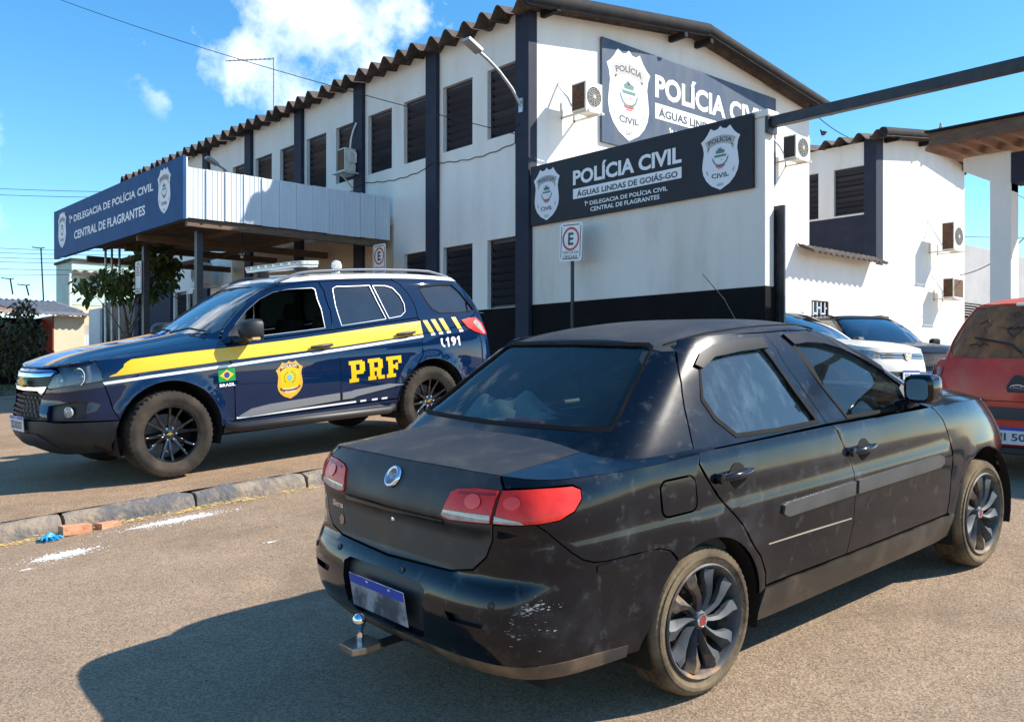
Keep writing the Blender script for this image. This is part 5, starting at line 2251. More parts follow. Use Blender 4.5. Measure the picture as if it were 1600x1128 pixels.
# ------------------------------------------------------------------ black sedan
M_pb = mat('black car paint', (0.0020, 0.0030, 0.0065), 0.22, col2=(0.045, 0.050, 0.056), nscale=15, nlo=.58, nhi=.80, rough2=0.32, coat=.72, coat_r=0.09,
           dirt=(0.10, 0.12, 0.15), dscale=3.0, dlo=0.50, dhi=0.74, damt=0.17, bump=0.06, bscale=2.8, bdist=.02, spec=.06)
M_pbd = mat('black car paint dusty low', (0.006, 0.006, 0.006), 0.35, col2=(0.022, 0.019, 0.016), nscale=5, nlo=.4, nhi=.75, rough2=0.6, coat=0.4, coat_r=0.15,
            dirt=(0.20, 0.155, 0.11), dscale=3.4, dlo=0.5, dhi=0.8, damt=0.45)
M_pbf = mat('sun faded black paint', (0.014, 0.013, 0.013), 0.46, col2=(0.030, 0.028, 0.026), nscale=2.4, nlo=.35, nhi=.7, rough2=0.62, coat=0.12, coat_r=0.3,
            dirt=(0.13, 0.115, 0.10), dscale=7, dlo=0.52, dhi=0.85, damt=0.5)
M_seal = mat('grey black rubber trim', (0.005, 0.005, 0.0055), 0.7, spec=.1, col2=(0.010, 0.0095, 0.009), nscale=8)
M_mould = mat('grey moulding', (0.050, 0.053, 0.057), 0.42, col2=(0.075, 0.075, 0.075), nscale=6)
M_red = mat('red lamp lens', (0.80, 0.035, 0.022), 0.35, spec=.2, col2=(0.60, 0.02, 0.014), nscale=14, coat=.35, coat_r=.04)
M_clear = mat('clear lamp lens', (0.42, 0.40, 0.38), 0.12, col2=(0.25, 0.24, 0.23), nscale=30, coat=1.0)
G_rear = glass_mat('rear window glass', (0.66, 0.76, 0.73), .85, dust=0.06, dustcol=(0.22, 0.27, 0.25), dscale=3, base=0.01)
G_side = glass_mat('dusty side window glass', (0.40, 0.52, 0.56), 1.2, dust=0.26, dustcol=(0.20, 0.32, 0.38), dscale=9.0, dlo=.48, dhi=.68, base=0.05, rough=.005, streak=(1.2, 1, .45))
G_front = glass_mat('front window glass', (0.72, 0.80, 0.76), .9, dust=0.05, dustcol=(0.22, 0.26, 0.23), dscale=6, base=0.01)
M_int = mat('dark interior fabric', (0.020, 0.020, 0.021), 0.9, spec=.1, col2=(.035, .034, .033), nscale=8)
M_intg = mat('grey interior plastic', (0.10, 0.10, 0.095), 0.7)

arcR = (0.02, 0.29, 0.325)
arcF = (2.40, 0.30, 0.355)


def flareW(W0, arches, amt, s_=0.09):
    def W(x, z):
        w = W0(z)
        for (cx_, cz, r) in arches:
            d = sqrt((x - cx_) ** 2 + (z - cz) ** 2) - r
            if d > -.05 and z > cz - .2:
                w += amt * exp(-((max(d, 0)) / s_) ** 2) * min(1, max(0, (z - cz + .25) / .25))
        return w
    return W


GAPB = [(-.20, .612), (-.25, .630), (-.40, .637), (-.52, .637), (-.575, .644), (-.62, .662), (-.665, .695), (-.71, .740), (-.745, .775), (-.775, .802)]


def make_sedan():
    Mx = car_frame(0, 0, 0, 0, 0, 0)
    a = radians(41.8)
    ox, oy = 0.25, 4.19
    X = cos(a) * ox + sin(a) * oy
    Y = -sin(a) * ox + cos(a) * oy
    M = car_frame(X, Y, -1.217, radians(39.4 - 41.8), 0.0814, 0.0275)
    root = empty('black_sedan', M, 'dusty black four door sedan with faded boot lid and roof parked in the foreground', 'car')
    xr = tab([(.16, -.72), (.24, -.86), (.32, -.935), (.40, -.962), (.48, -.965), (.54, -.95), (.585, -.925), (.61, -.905), (.66, -.90), (.72, -.895), (.755, -.893), (.775, -.905), (.80, -.903), (.86, -.886), (.92, -.852), (.955, -.825), (.99, -.79)])
    xf = tab([(.16, 3.02), (.25, 3.12), (.45, 3.17), (.58, 3.15), (.68, 3.10), (.78, 3.02), (.86, 2.92), (.95, 2.8)])
    W0 = tab([(.14, .72), (.22, .765), (.32, .79), (.45, .806), (.58, .815), (.66, .822), (.70, .823), (.74, .817), (.82, .812), (.88, .803), (.93, .785), (.965, .755), (1.0, .71)])
    Wf = flareW(W0, (arcR, arcF), 0.010, .06)
    Wm = tab([(.85, 0), (.90, .004), (.94, .020), (.97, .034), (1.0, .055)])

    def W(x, z):
        b_ = min(1, max(0, (x + .62) / .35)) * min(1, max(0, (2.0 - x) / .3))
        return Wf(x, z) + (Wm(z) * b_ if z > .85 else 0)
    plan = [(0, 0), (.0015, .3), (.004, .52), (.009, .68), (.016, .79), (.028, .875), (.05, .935), (.09, .968), (.16, .985), (.30, 1), (.6, 1), (.74, .99), (.83, .962), (.89, .915), (.94, .83), (.975, .66), (.993, .38), (1, 0)]
    low = Loft(plan, 4.15, .82, xr, xf, W)
    xru = tab([(.88, -.60), (1.05, -.372), (1.12, -.262), (1.2, -.138), (1.28, -.012), (1.355, .110), (1.40, .20), (1.44, .30)])
    xfu = tab([(.88, 2.34), (.98, 2.17), (1.10, 1.92), (1.2, 1.70), (1.3, 1.44), (1.36, 1.26), (1.40, 1.1), (1.44, .9)])
    Wu = tab([(.88, .80), (.95, .773), (1.05, .727), (1.15, .682), (1.25, .638), (1.33, .598), (1.38, .568), (1.44, .52)])
    planu = [(0, 0), (.004, .4), (.012, .68), (.022, .80), (.040, .885), (.075, .945), (.14, .98), (.28, 1), (.58, 1), (.76, .985), (.86, .955), (.92, .90), (.96, .78), (.985, .56), (.996, .3), (1, 0)]
    up = Loft(planu, 2.5, .70, xru, xfu, lambda x, z: Wu(z))
    zb = tab([(-.95, .925), (-.6, .93), (-.3, .94), (0, .952), (.5, .958), (1.0, .955), (1.8, .94), (2.1, .925), (2.35, .905), (2.6, .865), (2.85, .80), (3.05, .70), (3.15, .62)])
    zc = tab([(-.9, .945), (-.825, .957), (-.78, .966), (-.6, .99), (-.45, 1.012), (-.33, 1.032), (-.2, 1.045), (0.5, 1.05), (1.7, 1.04), (2.1, 1.02), (2.4, .993), (2.7, .950), (2.95, .890), (3.08, .82), (3.17, .74)])

    def deck(x, y):
        v = min(abs(y) / 0.775, 1.15)
        return zb(x) + (zc(x) - zb(x)) * (1 - v ** 3.2)
    zr = tab([(0.0, 1.325), (.11, 1.362), (.25, 1.392), (.45, 1.418), (.75, 1.430), (1.0, 1.424), (1.2, 1.398), (1.32, 1.362), (1.5, 1.29)])

    def roof(x, y):
        v = min(abs(y) / 0.565, 1.2)
        return zr(x) - 0.048 * v ** 3.4
    C = Car(root, low, up, deck, roof, zb, 1.38)
    wells_and_under(root, (arcR, arcF), .80, -.70, 2.95, .19)
    # inner shell behind the gaps
    nm = NM()
    for sg in (-1, 1):
        C.lp(nm, C.L([('x', .42, .30, sg), ('x', 1.98, .30, sg), ('x', 1.98, .90, sg), ('x', .02, .90, sg), ('x', .12, .68, sg), ('x', .36, .45, sg)]), off=-.03, rim=0, grid=.15)
    C.lp(nm, [(-.9, .34), (.9, .34), (.9, .9), (-.9, .9)], off=-.03, rim=0, grid=.15)
    nm.build('inner_shell', M_well, root)

    # ---------- body : quarters, fenders, pillars, shoulders
    for sg in (-1, 1):
        nm = NM()
        X_ = lambda x, z: ('x', x, z, sg)
        gap = [X_(0.0, .935), X_(-.01, .905), X_(.04, .82), X_(.11, .735), X_(.25, .59), X_(.34, .48), X_(.382, .40), X_(.388, .33)]
        ar = [X_(x, z) for x, z in arc(*arcR, 5, 122, 16)]
        lamp = [X_(-.70, .808), X_(-.64, .828), X_(-.603, .865), X_(-.598, .90), X_(-.625, .916), X_(-.70, .918), ('r', sg * .66, .916), ('r', sg * .607, .913)]
        bl = [X_(x, z) for x, z in GAPB]
        lowpts = C.L([('x', 0.0, 'T', sg)] + gap + ar + bl + lamp + [('r', sg * .578, .94), ('r', sg * .567, 'T')])
        a0, a1 = lowpts[-1][0], lowpts[0][0]
        tr = C.trace(low, C.Tl, a0, a1, 16)[1:-1]
        fh = C.L([X_(x, z) for x, z in rrect(-.235, -.04, .735, .872, .035)])
        outer = lowpts + tr
        C.lp(nm, outer, [fh], grid=.045)
        # shoulder on the deck
        ts = C.trace(low, C.Tl, C.L([('r', sg * .567, 'T')])[0][0], C.L([('x', .10, 'T', sg)])[0][0], 22)
        sh = [(low.P(s_, z_).x, low.P(s_, z_).y) for s_, z_ in ts]
        inner = [(.10, sg * .60), (-.25, sg * .585), (-.40, sg * .585), (-.60, sg * .574), (-.80, sg * .562)]
        poly = sh + inner
        C.dk(nm, poly if sg > 0 else poly, grid=.045, rim=.01, inset=0)
        nm.build('quarter_panel', M_pb, root)
        # fuel door
        nm = NM()
        C.lp(nm, fh, inset=.006, off=.002, grid=.05)
        fo = nm.build('fuel_door', M_pb, root)
        # fender
        nm = NM()
        fr = [X_(1.83, .935), X_(1.87, .915), X_(1.93, .86), X_(1.985, .74), X_(2.0, .57), X_(1.98, .365), X_(2.04, .33)]
        af = [X_(x, z) for x, z in arc(*arcF, 176, 28, 18)]
        ft = [X_(2.80, .55), X_(2.80, .62), X_(2.74, .70), X_(2.68, .79)]
        p_ = C.L([('x', 1.81, 'T', sg)] + fr + af + ft + [('x', 2.70, 'T', sg)])
        tr = C.trace(low, C.Tl, p_[-1][0], p_[0][0], 14)[1:-1]
        C.lp(nm, p_ + tr, grid=.05)
        ts = C.trace(low, C.Tl, p_[0][0], p_[-1][0], 16)
        sh = [(low.P(s_, z_).x, low.P(s_, z_).y) for s_, z_ in ts]
        C.dk(nm, sh + [(2.86, sg * .62), (2.6, sg * .665), (2.3, sg * .685), (1.78, sg * .70)], grid=.06, rim=.01, inset=0)
        nm.build('front_fender', M_pb, root)
        # side skirt
        nm = NM()
        C.lp(nm, C.L([X_(.385, .335), X_(2.05, .350), X_(2.03, .235), X_(1.9, .215), X_(.5, .185), X_(.365, .19)]), off=.004, grid=.08)
        nm.build('side_skirt', M_pbd, root)
        # doors
        def door(name, lo, hi, win, mould, hx, hz, label=None):
            nm = NM()
            C.lp(nm, C.L([('x', x, z, sg) for x, z in lo]), grid=.06)
            C.upn(nm, C.U([('x', x, z, sg) for x, z in hi]), [C.U([('x', x, z, sg) for x, z in win])], grid=.06)
            d = nm.build(name, M_pb, root)
            g = NM()
            C.upn(g, C.U([('x', x, z, sg) for x, z in win]), off=-.014, inset=-.004, rim=0, grid=.12)
            g.build('window_glass', G_side if name == 'rear_door' else G_front, d)
            # rubber frame round the glass
            s_ = NM()
            wo = C.U([('x', x, z, sg) for x, z in win])
            C.upn(s_, inset_poly(wo, -.006), [inset_poly(wo, .010)], off=.003, inset=0, rim=.010, grid=.12)
            s_.build('window_seal', M_seal, d)
            # handle: recess + grip
            s_ = NM()
            cupc = arc(hx + .02, hz - .005, .052, 0, 360, 18)[:-1]
            C.lp(s_, C.L([('x', x, z * 1.0, sg) for x, z in cupc]), off=.0015, rim=0, inset=0, grid=.05)
            s_.build('handle_recess', M_well, d)
            mb = MB()
            q0 = low.sx(hx - .10, hz, sg)
            q1 = low.sx(hx + .10, hz + .002, sg)
            A_ = low.P(q0, hz) + low.N(q0, hz) * .012
            B_ = low.P(q1, hz + .004) + low.N(q1, hz) * .012
            mid = (A_ + B_) / 2 + low.N(q0, hz) * .022
            mb.tube([A_, A_.lerp(mid, .5) + low.N(q0, hz) * .008, mid, B_.lerp(mid, .5) + low.N(q0, hz) * .006, B_], [.012, .017, .017, .016, .012], 10)
            mb.lathe([(0, .016), (.019, .014), (.022, 0)], Matrix.Translation(A_) @ Matrix.Rotation(radians(-90 * sg), 4, 'X'), 14)
            mb.build('door_handle', M_pb, d, local=True, smooth=60)
            if mould:
                s_ = NM()
                C.lp(s_, C.L([('x', x, z, sg) for x, z in mould]), off=.012, rim=.014, inset=.0, grid=.06)
                s_.build('side_moulding', M_mould, d)
            return d
        rgap = [(0.003, .95), (-.005, .905), (.045, .82), (.115, .735), (.255, .59), (.345, .48), (.388, .40), (.392, .345)]
        bgap = [(.905, .95), (.94, .92), (1.01, .80), (1.05, .64), (1.05, .49), (1.01, .348)]
        fgap = [(1.82, .935), (1.865, .915), (1.925, .86), (1.98, .74), (1.995, .57), (1.975, .36)]
        rw = [(.23, 1.285), (.30, 1.305), (.50, 1.325), (.655, 1.328), (.70, 1.25), (.77, 1.11), (.845, .968), (.55, .967), (.27, .975), (.185, 1.05), (.155, 1.13)]
        fw = [(.885, 1.325), (1.0, 1.33), (1.15, 1.318), (1.28, 1.283), (1.42, 1.228), (1.58, 1.145), (1.72, 1.05), (1.775, .985), (1.77, .965), (1.4, .955), (1.075, .962), (.985, 1.11)]
        rhi = [(.0, .945), (.03, 1.05), (.085, 1.2), (.15, 1.325), (.20, 1.362), (.30, 1.370), (.5, 1.372), (.725, 1.368), (.775, 1.23), (.85, 1.08), (.905, .952)]
        fhi = [(.905, .952), (.85, 1.08), (.775, 1.23), (.725, 1.368), (.9, 1.368), (1.08, 1.36), (1.2, 1.342), (1.34, 1.298), (1.5, 1.222), (1.68, 1.115), (1.80, 1.01), (1.835, .94)]
        door('rear_door', rgap + [(.395, .345)][:0] + list(reversed(bgap)), rhi, rw, [(.49, .665), (.52, .673), (1.035, .682), (1.035, .622), (.52, .614), (.485, .63)], .19, .835)
        door('front_door', bgap + list(reversed(fgap)), fhi, fw, [(1.06, .682), (1.84, .69), (1.88, .675), (1.885, .645), (1.85, .628), (1.06, .622)], 1.12, .815)
        # smoked rain visors above both windows
        for nm_, pl in (('rear', [(.19, 1.262), (.25, 1.308), (.34, 1.332), (.5, 1.345), (.685, 1.345), (.70, 1.30), (.5, 1.297), (.32, 1.285), (.225, 1.245)]),
                        ('front', [(.85, 1.35), (1.0, 1.352), (1.16, 1.342), (1.30, 1.303), (1.44, 1.245), (1.62, 1.148), (1.60, 1.122), (1.42, 1.205), (1.28, 1.258), (1.14, 1.292), (1.0, 1.305), (.90, 1.302)])):
            s_ = NM()
            C.upn(s_, C.U([('x', x, z, sg) for x, z in pl]), off=.011, rim=.010, inset=0, grid=.08)
            s_.build('rain_visor', mat('smoked acrylic', (0.006, 0.006, 0.009), 0.35, col2=(0.012, .012, .015), nscale=6, coat=.3, spec=.05), root)
    # pale scuff lines on the near doors
    C.decal('scratch', mat('bare scratch', (0.32, 0.27, 0.21), .7), [(.40, .515), (1.03, .508), (1.03, .514), (.7, .520), (.40, .521)], side=-1, off=.0015)
    # ---------- upper rear: C pillars round the rear glass
    rg = [('r', -.618, 1.052), ('r', 0, 1.046), ('r', .618, 1.052), ('r', .60, 1.10), ('r', .475, 1.338), ('r', .44, 1.352), ('r', 0, 1.358), ('r', -.44, 1.352), ('r', -.475, 1.338), ('r', -.60, 1.10)]
    rgp = C.U(rg)
    def side_edge(sg, lst):
        return C.U([('x', x, z, sg) for x, z in lst])
    cg = [(-.0, .90), (.0, .945), (.027, 1.05), (.08, 1.2), (.145, 1.325), (.195, 1.366), (.25, 'T')]
    R_ = side_edge(-1, cg)
    L_ = side_edge(1, cg)
    nm = NM()
    outer = R_ + C.trace(up, C.Tu, R_[-1][0], L_[-1][0], 40)[1:-1] + list(reversed(L_))
    outer = list(reversed(outer))
    C.upn(nm, outer, [rgp], grid=.045, inset=.0015)
    # rail above the doors and A pillars with windscreen opening
    for sg in (-1, 1):
        t0 = C.U([('x', .25, 'T', sg)])[0]
        t1 = C.U([('x', 1.15, 'T', sg)])[0]
        tr = C.trace(up, C.Tu, t0[0], t1[0], 14)
        lo = C.U([('x', x, z, sg) for x, z in ((1.10, 1.362), (.9, 1.371), (.725, 1.371), (.5, 1.375), (.3, 1.373), (.20, 1.365))])
        C.upn(nm, tr + lo, grid=.06, inset=0, rim=.006)
    H = up.H
    ag = [(1.85, .90), (1.838, .94), (1.805, 1.01), (1.685, 1.118), (1.505, 1.226), (1.345, 1.302), (1.205, 1.346), (1.12, 1.364), (1.14, 'T')]
    aL = side_edge(1, ag)
    aR = [(2 * H + s_, z_) for s_, z_ in side_edge(-1, ag)]
    trf = [(aL[-1][0] + (aR[-1][0] - aL[-1][0]) * k / 40) for k in range(41)]

    def TuW(s_):
        return C.Tu(s_ if s_ <= H else s_ - 2 * H)
    outer = aL + [(s_, TuW(s_)) for s_ in trf[1:-1]] + list(reversed(aR))
    ws = [('f', .60, .99), ('f', .63, 1.03), ('f', .50, 1.325), ('f', .45, 1.345), ('f', 0, 1.352), ('f', -.45, 1.345), ('f', -.50, 1.325), ('f', -.63, 1.03), ('f', -.60, .99), ('f', 0, .975)]
    wsp = C.U(ws)
    C.upn(nm, outer, [wsp], grid=.05, inset=.001)
    nm.build('body', M_pb, root)
    g = NM()
    C.upn(g, rgp, off=-.006, inset=-.003, rim=0, grid=.12)
    gq = g.build('rear_window', G_rear, root)
    s_ = NM()
    C.upn(s_, inset_poly(rgp, -.004), [inset_poly(rgp, .010)], off=.002, inset=0, rim=.008, grid=.1)
    s_.build('window_seal', M_seal, gq)
    g = NM()
    C.upn(g, wsp, off=-.006, inset=-.003, rim=0, grid=.12)
    g.build('windscreen', G_front, root)
    # roof
    nm = NM()
    per = []
    n = 90
    for k in range(n):
        s_ = -H + 2 * H * k / n
        p = up.P(s_, C.Tu(s_))
        per.append((p.x, p.y))
    C.rf(nm, per, grid=.06, inset=0, rim=.01)
    nm.build('roof', M_pbf, root)
    # roof gutter strips
    for sg in (-1, 1):
        mb = MB()
        pts = []
        for k in range(24):
            x = .16 + (1.24 - .16) * k / 23
            y = sg * (0.52 - .03 * abs((x - .7) / .55) ** 2)
            pts.append((x, y, roof(x, y) + .0015))
        mb.tube(pts, .005, 6)
        mb.build('gutter_strip', M_seal, root, local=True, smooth=60)
    # boot lid : deck part + rear face
    nm = NM()
    lidrear = C.L([('r', -.563, 'T'), ('r', -.572, .94), ('r', -.598, .915), ('r', -.598, .795), ('r', -.585, .74), ('r', -.56, .68), ('r', -.50, .628), ('r', -.39, .607), ('r', 0, .597), ('r', .39, .607), ('r', .50, .628), ('r', .56, .68), ('r', .585, .74), ('r', .598, .795), ('r', .598, .915), ('r', .572, .94), ('r', .563, 'T')])
    tr = C.trace(low, C.Tl, lidrear[-1][0], lidrear[0][0], 24)[1:-1]
    lamps = []
    for sg in (-1, 1):
        lm = [('r', sg * .596, .906), ('r', sg * .50, .906), ('r', sg * .41, .896), ('r', sg * .378, .882), ('r', sg * .348, .803), ('r', sg * .36, .792), ('r', sg * .40, .789), ('r', sg * .596, .799)]
        lamps.append(lm)
    # keep the lamp cut outs slightly inside the outline
    holes_ = []
    for lm in lamps:
        q = [(k, y if abs(y) < .59 else (.590 if y > 0 else -.590), z) for k, y, z in lm]
        holes_.append(C.L(q))
    C.lp(nm, lidrear + tr, holes_, grid=.045)
    zc_e = [low.P(s_, C.Tl(s_)) for s_ in [lidrear[-1][0] + (lidrear[0][0] - lidrear[-1][0]) * k / 24 for k in range(25)]]
    edge = [(p.x, p.y) for p in zc_e]
    C.dk(nm, edge + [(-.60, -.570), (-.42, -.578), (-.345, -.56), (-.325, -.4), (-.315, 0), (-.325, .4), (-.345, .56), (-.42, .578), (-.60, .570)], grid=.045, inset=.0015)
    lid = nm.build('boot_lid', M_pbf, root)
    # deck strip below the rear glass
    nm = NM()
    C.dk(nm, [(-.338, -.575), (-.318, -.4), (-.308, 0), (-.318, .4), (-.338, .575), (.05, .60), (.05, -.60)], grid=.08, inset=0)
    nm.build('rear_cowl', M_pbd, root)
    # glossy crease strip across the lid
    s_ = NM()
    C.lp(s_, C.L([('r', -.352, .762), ('r', 0, .757), ('r', .352, .762), ('r', .352, .782), ('r', 0, .779), ('r', -.352, .782)]), off=.002, inset=0, rim=.004, grid=.06)
    s_.build('crease_strip', M_pb, lid)
    # tail lamps
    for i, sg in enumerate((-1, 1)):
        tl = NM()
        C.lp(tl, holes_[i], off=.006, inset=.001, rim=.018, grid=.04)
        o_ = tl.build('tail_lamp', M_red, root)
        cl = NM()
        C.lp(cl, C.L([('r', sg * .588, .826), ('r', sg * .40, .822), ('r', sg * .362, .820), ('r', sg * .352, .802), ('r', sg * .40, .793), ('r', sg * .588, .802)]), off=.0085, inset=0, rim=.006, grid=.05)
        cl.build('reverse_lens', M_clear, o_)
        tl = NM()
        pl = C.L([('r', sg * .604, .906), ('r', sg * .66, .910), ('x', -.70, .913, sg), ('x', -.63, .911, sg), ('x', -.604, .898, sg), ('x', -.608, .868, sg), ('x', -.643, .832, sg), ('x', -.70, .810, sg), ('x', -.772, .803, sg), ('r', sg * .66, .800), ('r', sg * .604, .800)])
        C.lp(tl, pl, off=.007, inset=.001, rim=.02, grid=.04)
        o_ = tl.build('tail_lamp', M_red, root)
        cl = NM()
        C.lp(cl, C.L([('r', sg * .606, .826), ('r', sg * .64, .820), ('r', sg * .69, .812), ('r', sg * .70, .803), ('r', sg * .66, .803), ('r', sg * .606, .803)]), off=.0095, inset=0, rim=.005, grid=.05)
        cl.build('clear_lens', M_clear, o_)
        for k_, (yy, zz, rr) in enumerate(((.655, .868, .020), (.50, .862, .024))):
            nb = NM()
            q0 = low.sy(sg * yy, zz)
            C.lp(nb, [(q0 + 1.6 * rr * cos(2 * pi * j / 18), zz + rr * sin(2 * pi * j / 18)) for j in range(18)], off=.0095, inset=0, rim=0, grid=.05)
            nb.build('lamp_bulb', mat('bright red lens', (.92, .06, .035), .35, coat=.35), o_)
        nb = NM()
        C.lp(nb, C.L([('r', sg * .59, .895), ('r', sg * .42, .887), ('r', sg * .415, .880), ('r', sg * .59, .888)]), off=.0088, inset=0, rim=0, grid=.05)
        nb.build('lens_rib', mat('dark red lens rib', (.30, .01, .01), .3), o_)
    # bumper with plate recess
    nm = NM()
    rb = [('x', x, z, -1) for x, z in [(-.34, .26), (-.31, .33), (-.285, .40)] + [p for p in arc(*arcR, 152, 124, 4)] + GAPB]
    rb += [('r', -.66, .799), ('r', -.600, .797), ('r', -.587, .738), ('r', -.562, .678), ('r', -.502, .625), ('r', -.39, .604), ('r', 0, .594)]
    lb = [(('r', -q_[1], q_[2]) if q_[0] == 'r' else ('x', q_[1], q_[2], 1)) for q_ in reversed(rb[:-1])]
    outer = C.L(rb) + C.L(lb)
    bot = [(('r', y, .268)) for y in (.70, .55, .35, .15, 0, -.15, -.35, -.55, -.70)]
    outer += C.L([('x', -.55, .262, 1)] + bot + [('x', -.55, .262, -1)])
    rec = C.L([('r', y, z) for y, z in ((-.29, .525), (-.25, .545), (0, .55), (.25, .545), (.29, .525), (.275, .36), (.24, .335), (-.24, .335), (-.275, .36))])
    slot = C.L([('r', y, z) for y, z in ((-.60, .475), (-.42, .478), (-.44, .452), (-.585, .450))])
    slotL = C.L([('r', -y, z) for y, z in ((-.60, .475), (-.42, .478), (-.44, .452), (-.585, .450))])
    C.lp(nm, outer, [rec, slot, slotL], grid=.045, rim=.03)
    bump = nm.build('rear_bumper', M_pb, root)
    nm = NM()
    C.lp(nm, inset_poly(rec, -.02), off=-.03, rim=0, inset=0, grid=.05)
    C.lp(nm, inset_poly(slot, -.02), off=-.028, rim=0, inset=0, grid=.05)
    C.lp(nm, inset_poly(slotL, -.02), off=-.028, rim=0, inset=0, grid=.05)
    nm.build('bumper_recess', M_blackp, bump)
    # rubber bottom valance with dust
    nm = NM()
    C.lp(nm, C.L([('x', -.40, .30, -1), ('x', -.55, .31, -1), ('r', -.72, .315), ('r', -.4, .318), ('r', 0, .318), ('r', .4, .318), ('r', .72, .315), ('x', -.55, .31, 1), ('x', -.40, .30, 1), ('x', -.40, .255, 1), ('r', .7, .255), ('r', 0, .258), ('r', -.7, .255), ('x', -.40, .255, -1)]), off=.0025, inset=0, rim=.02, grid=.06)
    nm.build('bumper_lip', mat('dust covered lip', (0.03, 0.026, 0.022), .7, col2=(0.18, 0.12, 0.07), nscale=5, nlo=.4, nhi=.65), bump)
    # crease trim on bumper corners
    for sg in (-1, 1):
        s_ = NM()
        C.lp(s_, C.L([('x', x, z, sg) for x, z in ((-.56, .628), (-.30, .636), (-.265, .628), (-.30, .612), (-.50, .600), (-.56, .605))]), off=.004, inset=0, rim=.006, grid=.06)
        s_.build('bumper_crease', M_pb, bump)
    # parking sensors
    for y in (-.62, -.13, .36, .62):
        q = low.sy(y, .555 if abs(y) < .5 else .53)
        z = .565 if abs(y) < .5 else .53
        M_ = Matrix.Translation(low.P(q, z)) @ low.N(q, z).to_track_quat('Z', 'Y').to_matrix().to_4x4()
        MB().lathe([(0, .0015), (.0095, .002), (.012, .0035), (.0135, .001)], M_, 16).build('parking_sensor', M_blackp, bump, local=True, smooth=60)
    # paint scuffs on bumper corner
    rnd = random.Random(4)
    mb = MB()
    for k in range(130):
        y = -.735 + rnd.gauss(0, .016)
        z = .522 + rnd.gauss(0, .012) if k < 90 else .46 + rnd.gauss(0, .04)
        if k >= 90:
            y = -.72 + rnd.uniform(-.05, .05)
        y = max(min(y, -.45), -.772)
        try:
            q = low.sy(y, z)
        except Exception:
            continue
        L = rnd.uniform(.003, .014)
        t_ = rnd.uniform(.0002, .0006)
        a_s = [low.P(q + d, z + e + d * rnd.uniform(-.3, .3)) + low.N(q, z) * .0012 for d, e in ((0, 0), (L, 0), (L, t_), (0, t_))]
        mb.mesh(a_s, [(0, 1, 2, 3)])
    mb.build('paint_scuff', mat('scuff white', (0.34, 0.33, 0.32), .8), bump, local=True)['kind'] = 'stuff'
    # number plate (worn, unreadable)
    mb = MB()
    q = low.sy(0, .44)
    px_ = low.P(q, .44).x - .004
    Mp = Matrix.Translation((px_, 0.0, .435)) @ Matrix.Rotation(radians(-6), 4, 'Y')
    mb.box(-.004, .0, -.2, .2, -.068, .068, Mp)
    plate = mb.build('number_plate', mat('worn plate', (0.40, 0.42, 0.46), 0.3, .3, col2=(0.10, 0.11, 0.13), nscale=9, nlo=.42, nhi=.58), root, local=True, bevel=.003)
    mb = MB()
    mb.box(-.0055, -.0042, -.197, .197, .030, .066, Mp)
    mb.build('plate_band', mat('plate blue', (0.02, 0.06, 0.38), .4), plate, local=True)
    mb = MB()
    mb.lathe([(0, .004), (.006, .003), (.007, 0)], Mp @ Matrix.Translation((-.0055, .06, .055)) @ Matrix.Rotation(radians(-90), 4, 'Y'), 10)
    mb.lathe([(0, .004), (.006, .003), (.007, 0)], Mp @ Matrix.Translation((-.0055, -.10, .055)) @ Matrix.Rotation(radians(-90), 4, 'Y'), 10)
    mb.build('plate_screw', M_chrome, plate, local=True)

    # badge, emblem letters, sticker, lock
    def on_rear(y, z, off):
        q = low.sy(y, z)
        n = low.N(q, z)
        M_ = Matrix.Translation(low.P(q, z) + n * off)
        zax = n
        yax = V((0, 0, 1))
        xax = yax.cross(zax).normalized()
        yax = zax.cross(xax)
        R__ = Matrix((xax, yax, zax)).transposed().to_4x4()
        return M_ @ R__
    Mb = on_rear(0, .893, .002)
    MB().lathe([(.030, .0), (.031, .008), (.036, .012), (.042, .010), (.045, 0)], Mb, 32).build('badge_ring', M_chrome, lid, local=True, smooth=60)
    MB().lathe([(0, .006), (.031, .006)], Mb, 28).build('badge_disc', mat('faded badge', (0.22, 0.05, 0.04), .4, col2=(0.30, 0.20, 0.16), nscale=40), lid, local=True)
    mb = MB()
    vs, fs = text_mesh('FIAT', .040, .024, .01)
    mb.mesh([Mb @ V((a_1 - .020, b_1 - .012, .0068)) for a_1, b_1 in vs], fs)
    mb.build('lettering', M_chrome, lid, local=True)
    mb = MB()
    vs, fs = text_mesh('Siena', .11, .026, .02)
    for a_1, b_1 in vs:
        pass
    pv = []
    for a_1, b_1 in vs:
        y, z = .50 - a_1, .715 + b_1
        q = low.sy(y, z)
        pv.append(low.P(q, z) + low.N(q, z) * .003)
    mb.mesh(pv, fs)
    vs, fs = text_mesh('FIRE', .05, .014, .02)
    pv = []
    for a_1, b_1 in vs:
        y, z = .47 - a_1, .685 + b_1
        q = low.sy(y, z)
        pv.append(low.P(q, z) + low.N(q, z) * .003)
    mb.build('lettering', M_chrome, lid, local=True)
    Ms = on_rear(.40, .668, .002)
    MB().lathe([(0, .001), (.022, .001)], Ms, 20).build('sticker', mat('sticker orange', (0.42, 0.12, 0.06), .5, col2=(0.35, 0.25, 0.18), nscale=60), lid, local=True)
    Ml = on_rear(-.02, .735, .001)
    MB().lathe([(0, .004), (.007, .004), (.0095, .002), (.011, 0)], Ml, 16).build('lock', M_chrome, lid, local=True, smooth=60)
    # hood, headlamps, front bumper, grille
    nm = NM()
    fs_ = C.L([('x', 2.80, 'T', 1)])[0][0]
    tf = [low.H - (low.H - fs_) * (1 - k / 20) for k in range(21)]
    Lp = [low.P(s_, C.Tl(s_)) for s_ in tf]
    edge = [(p.x, min(p.y, .60)) for p in Lp]
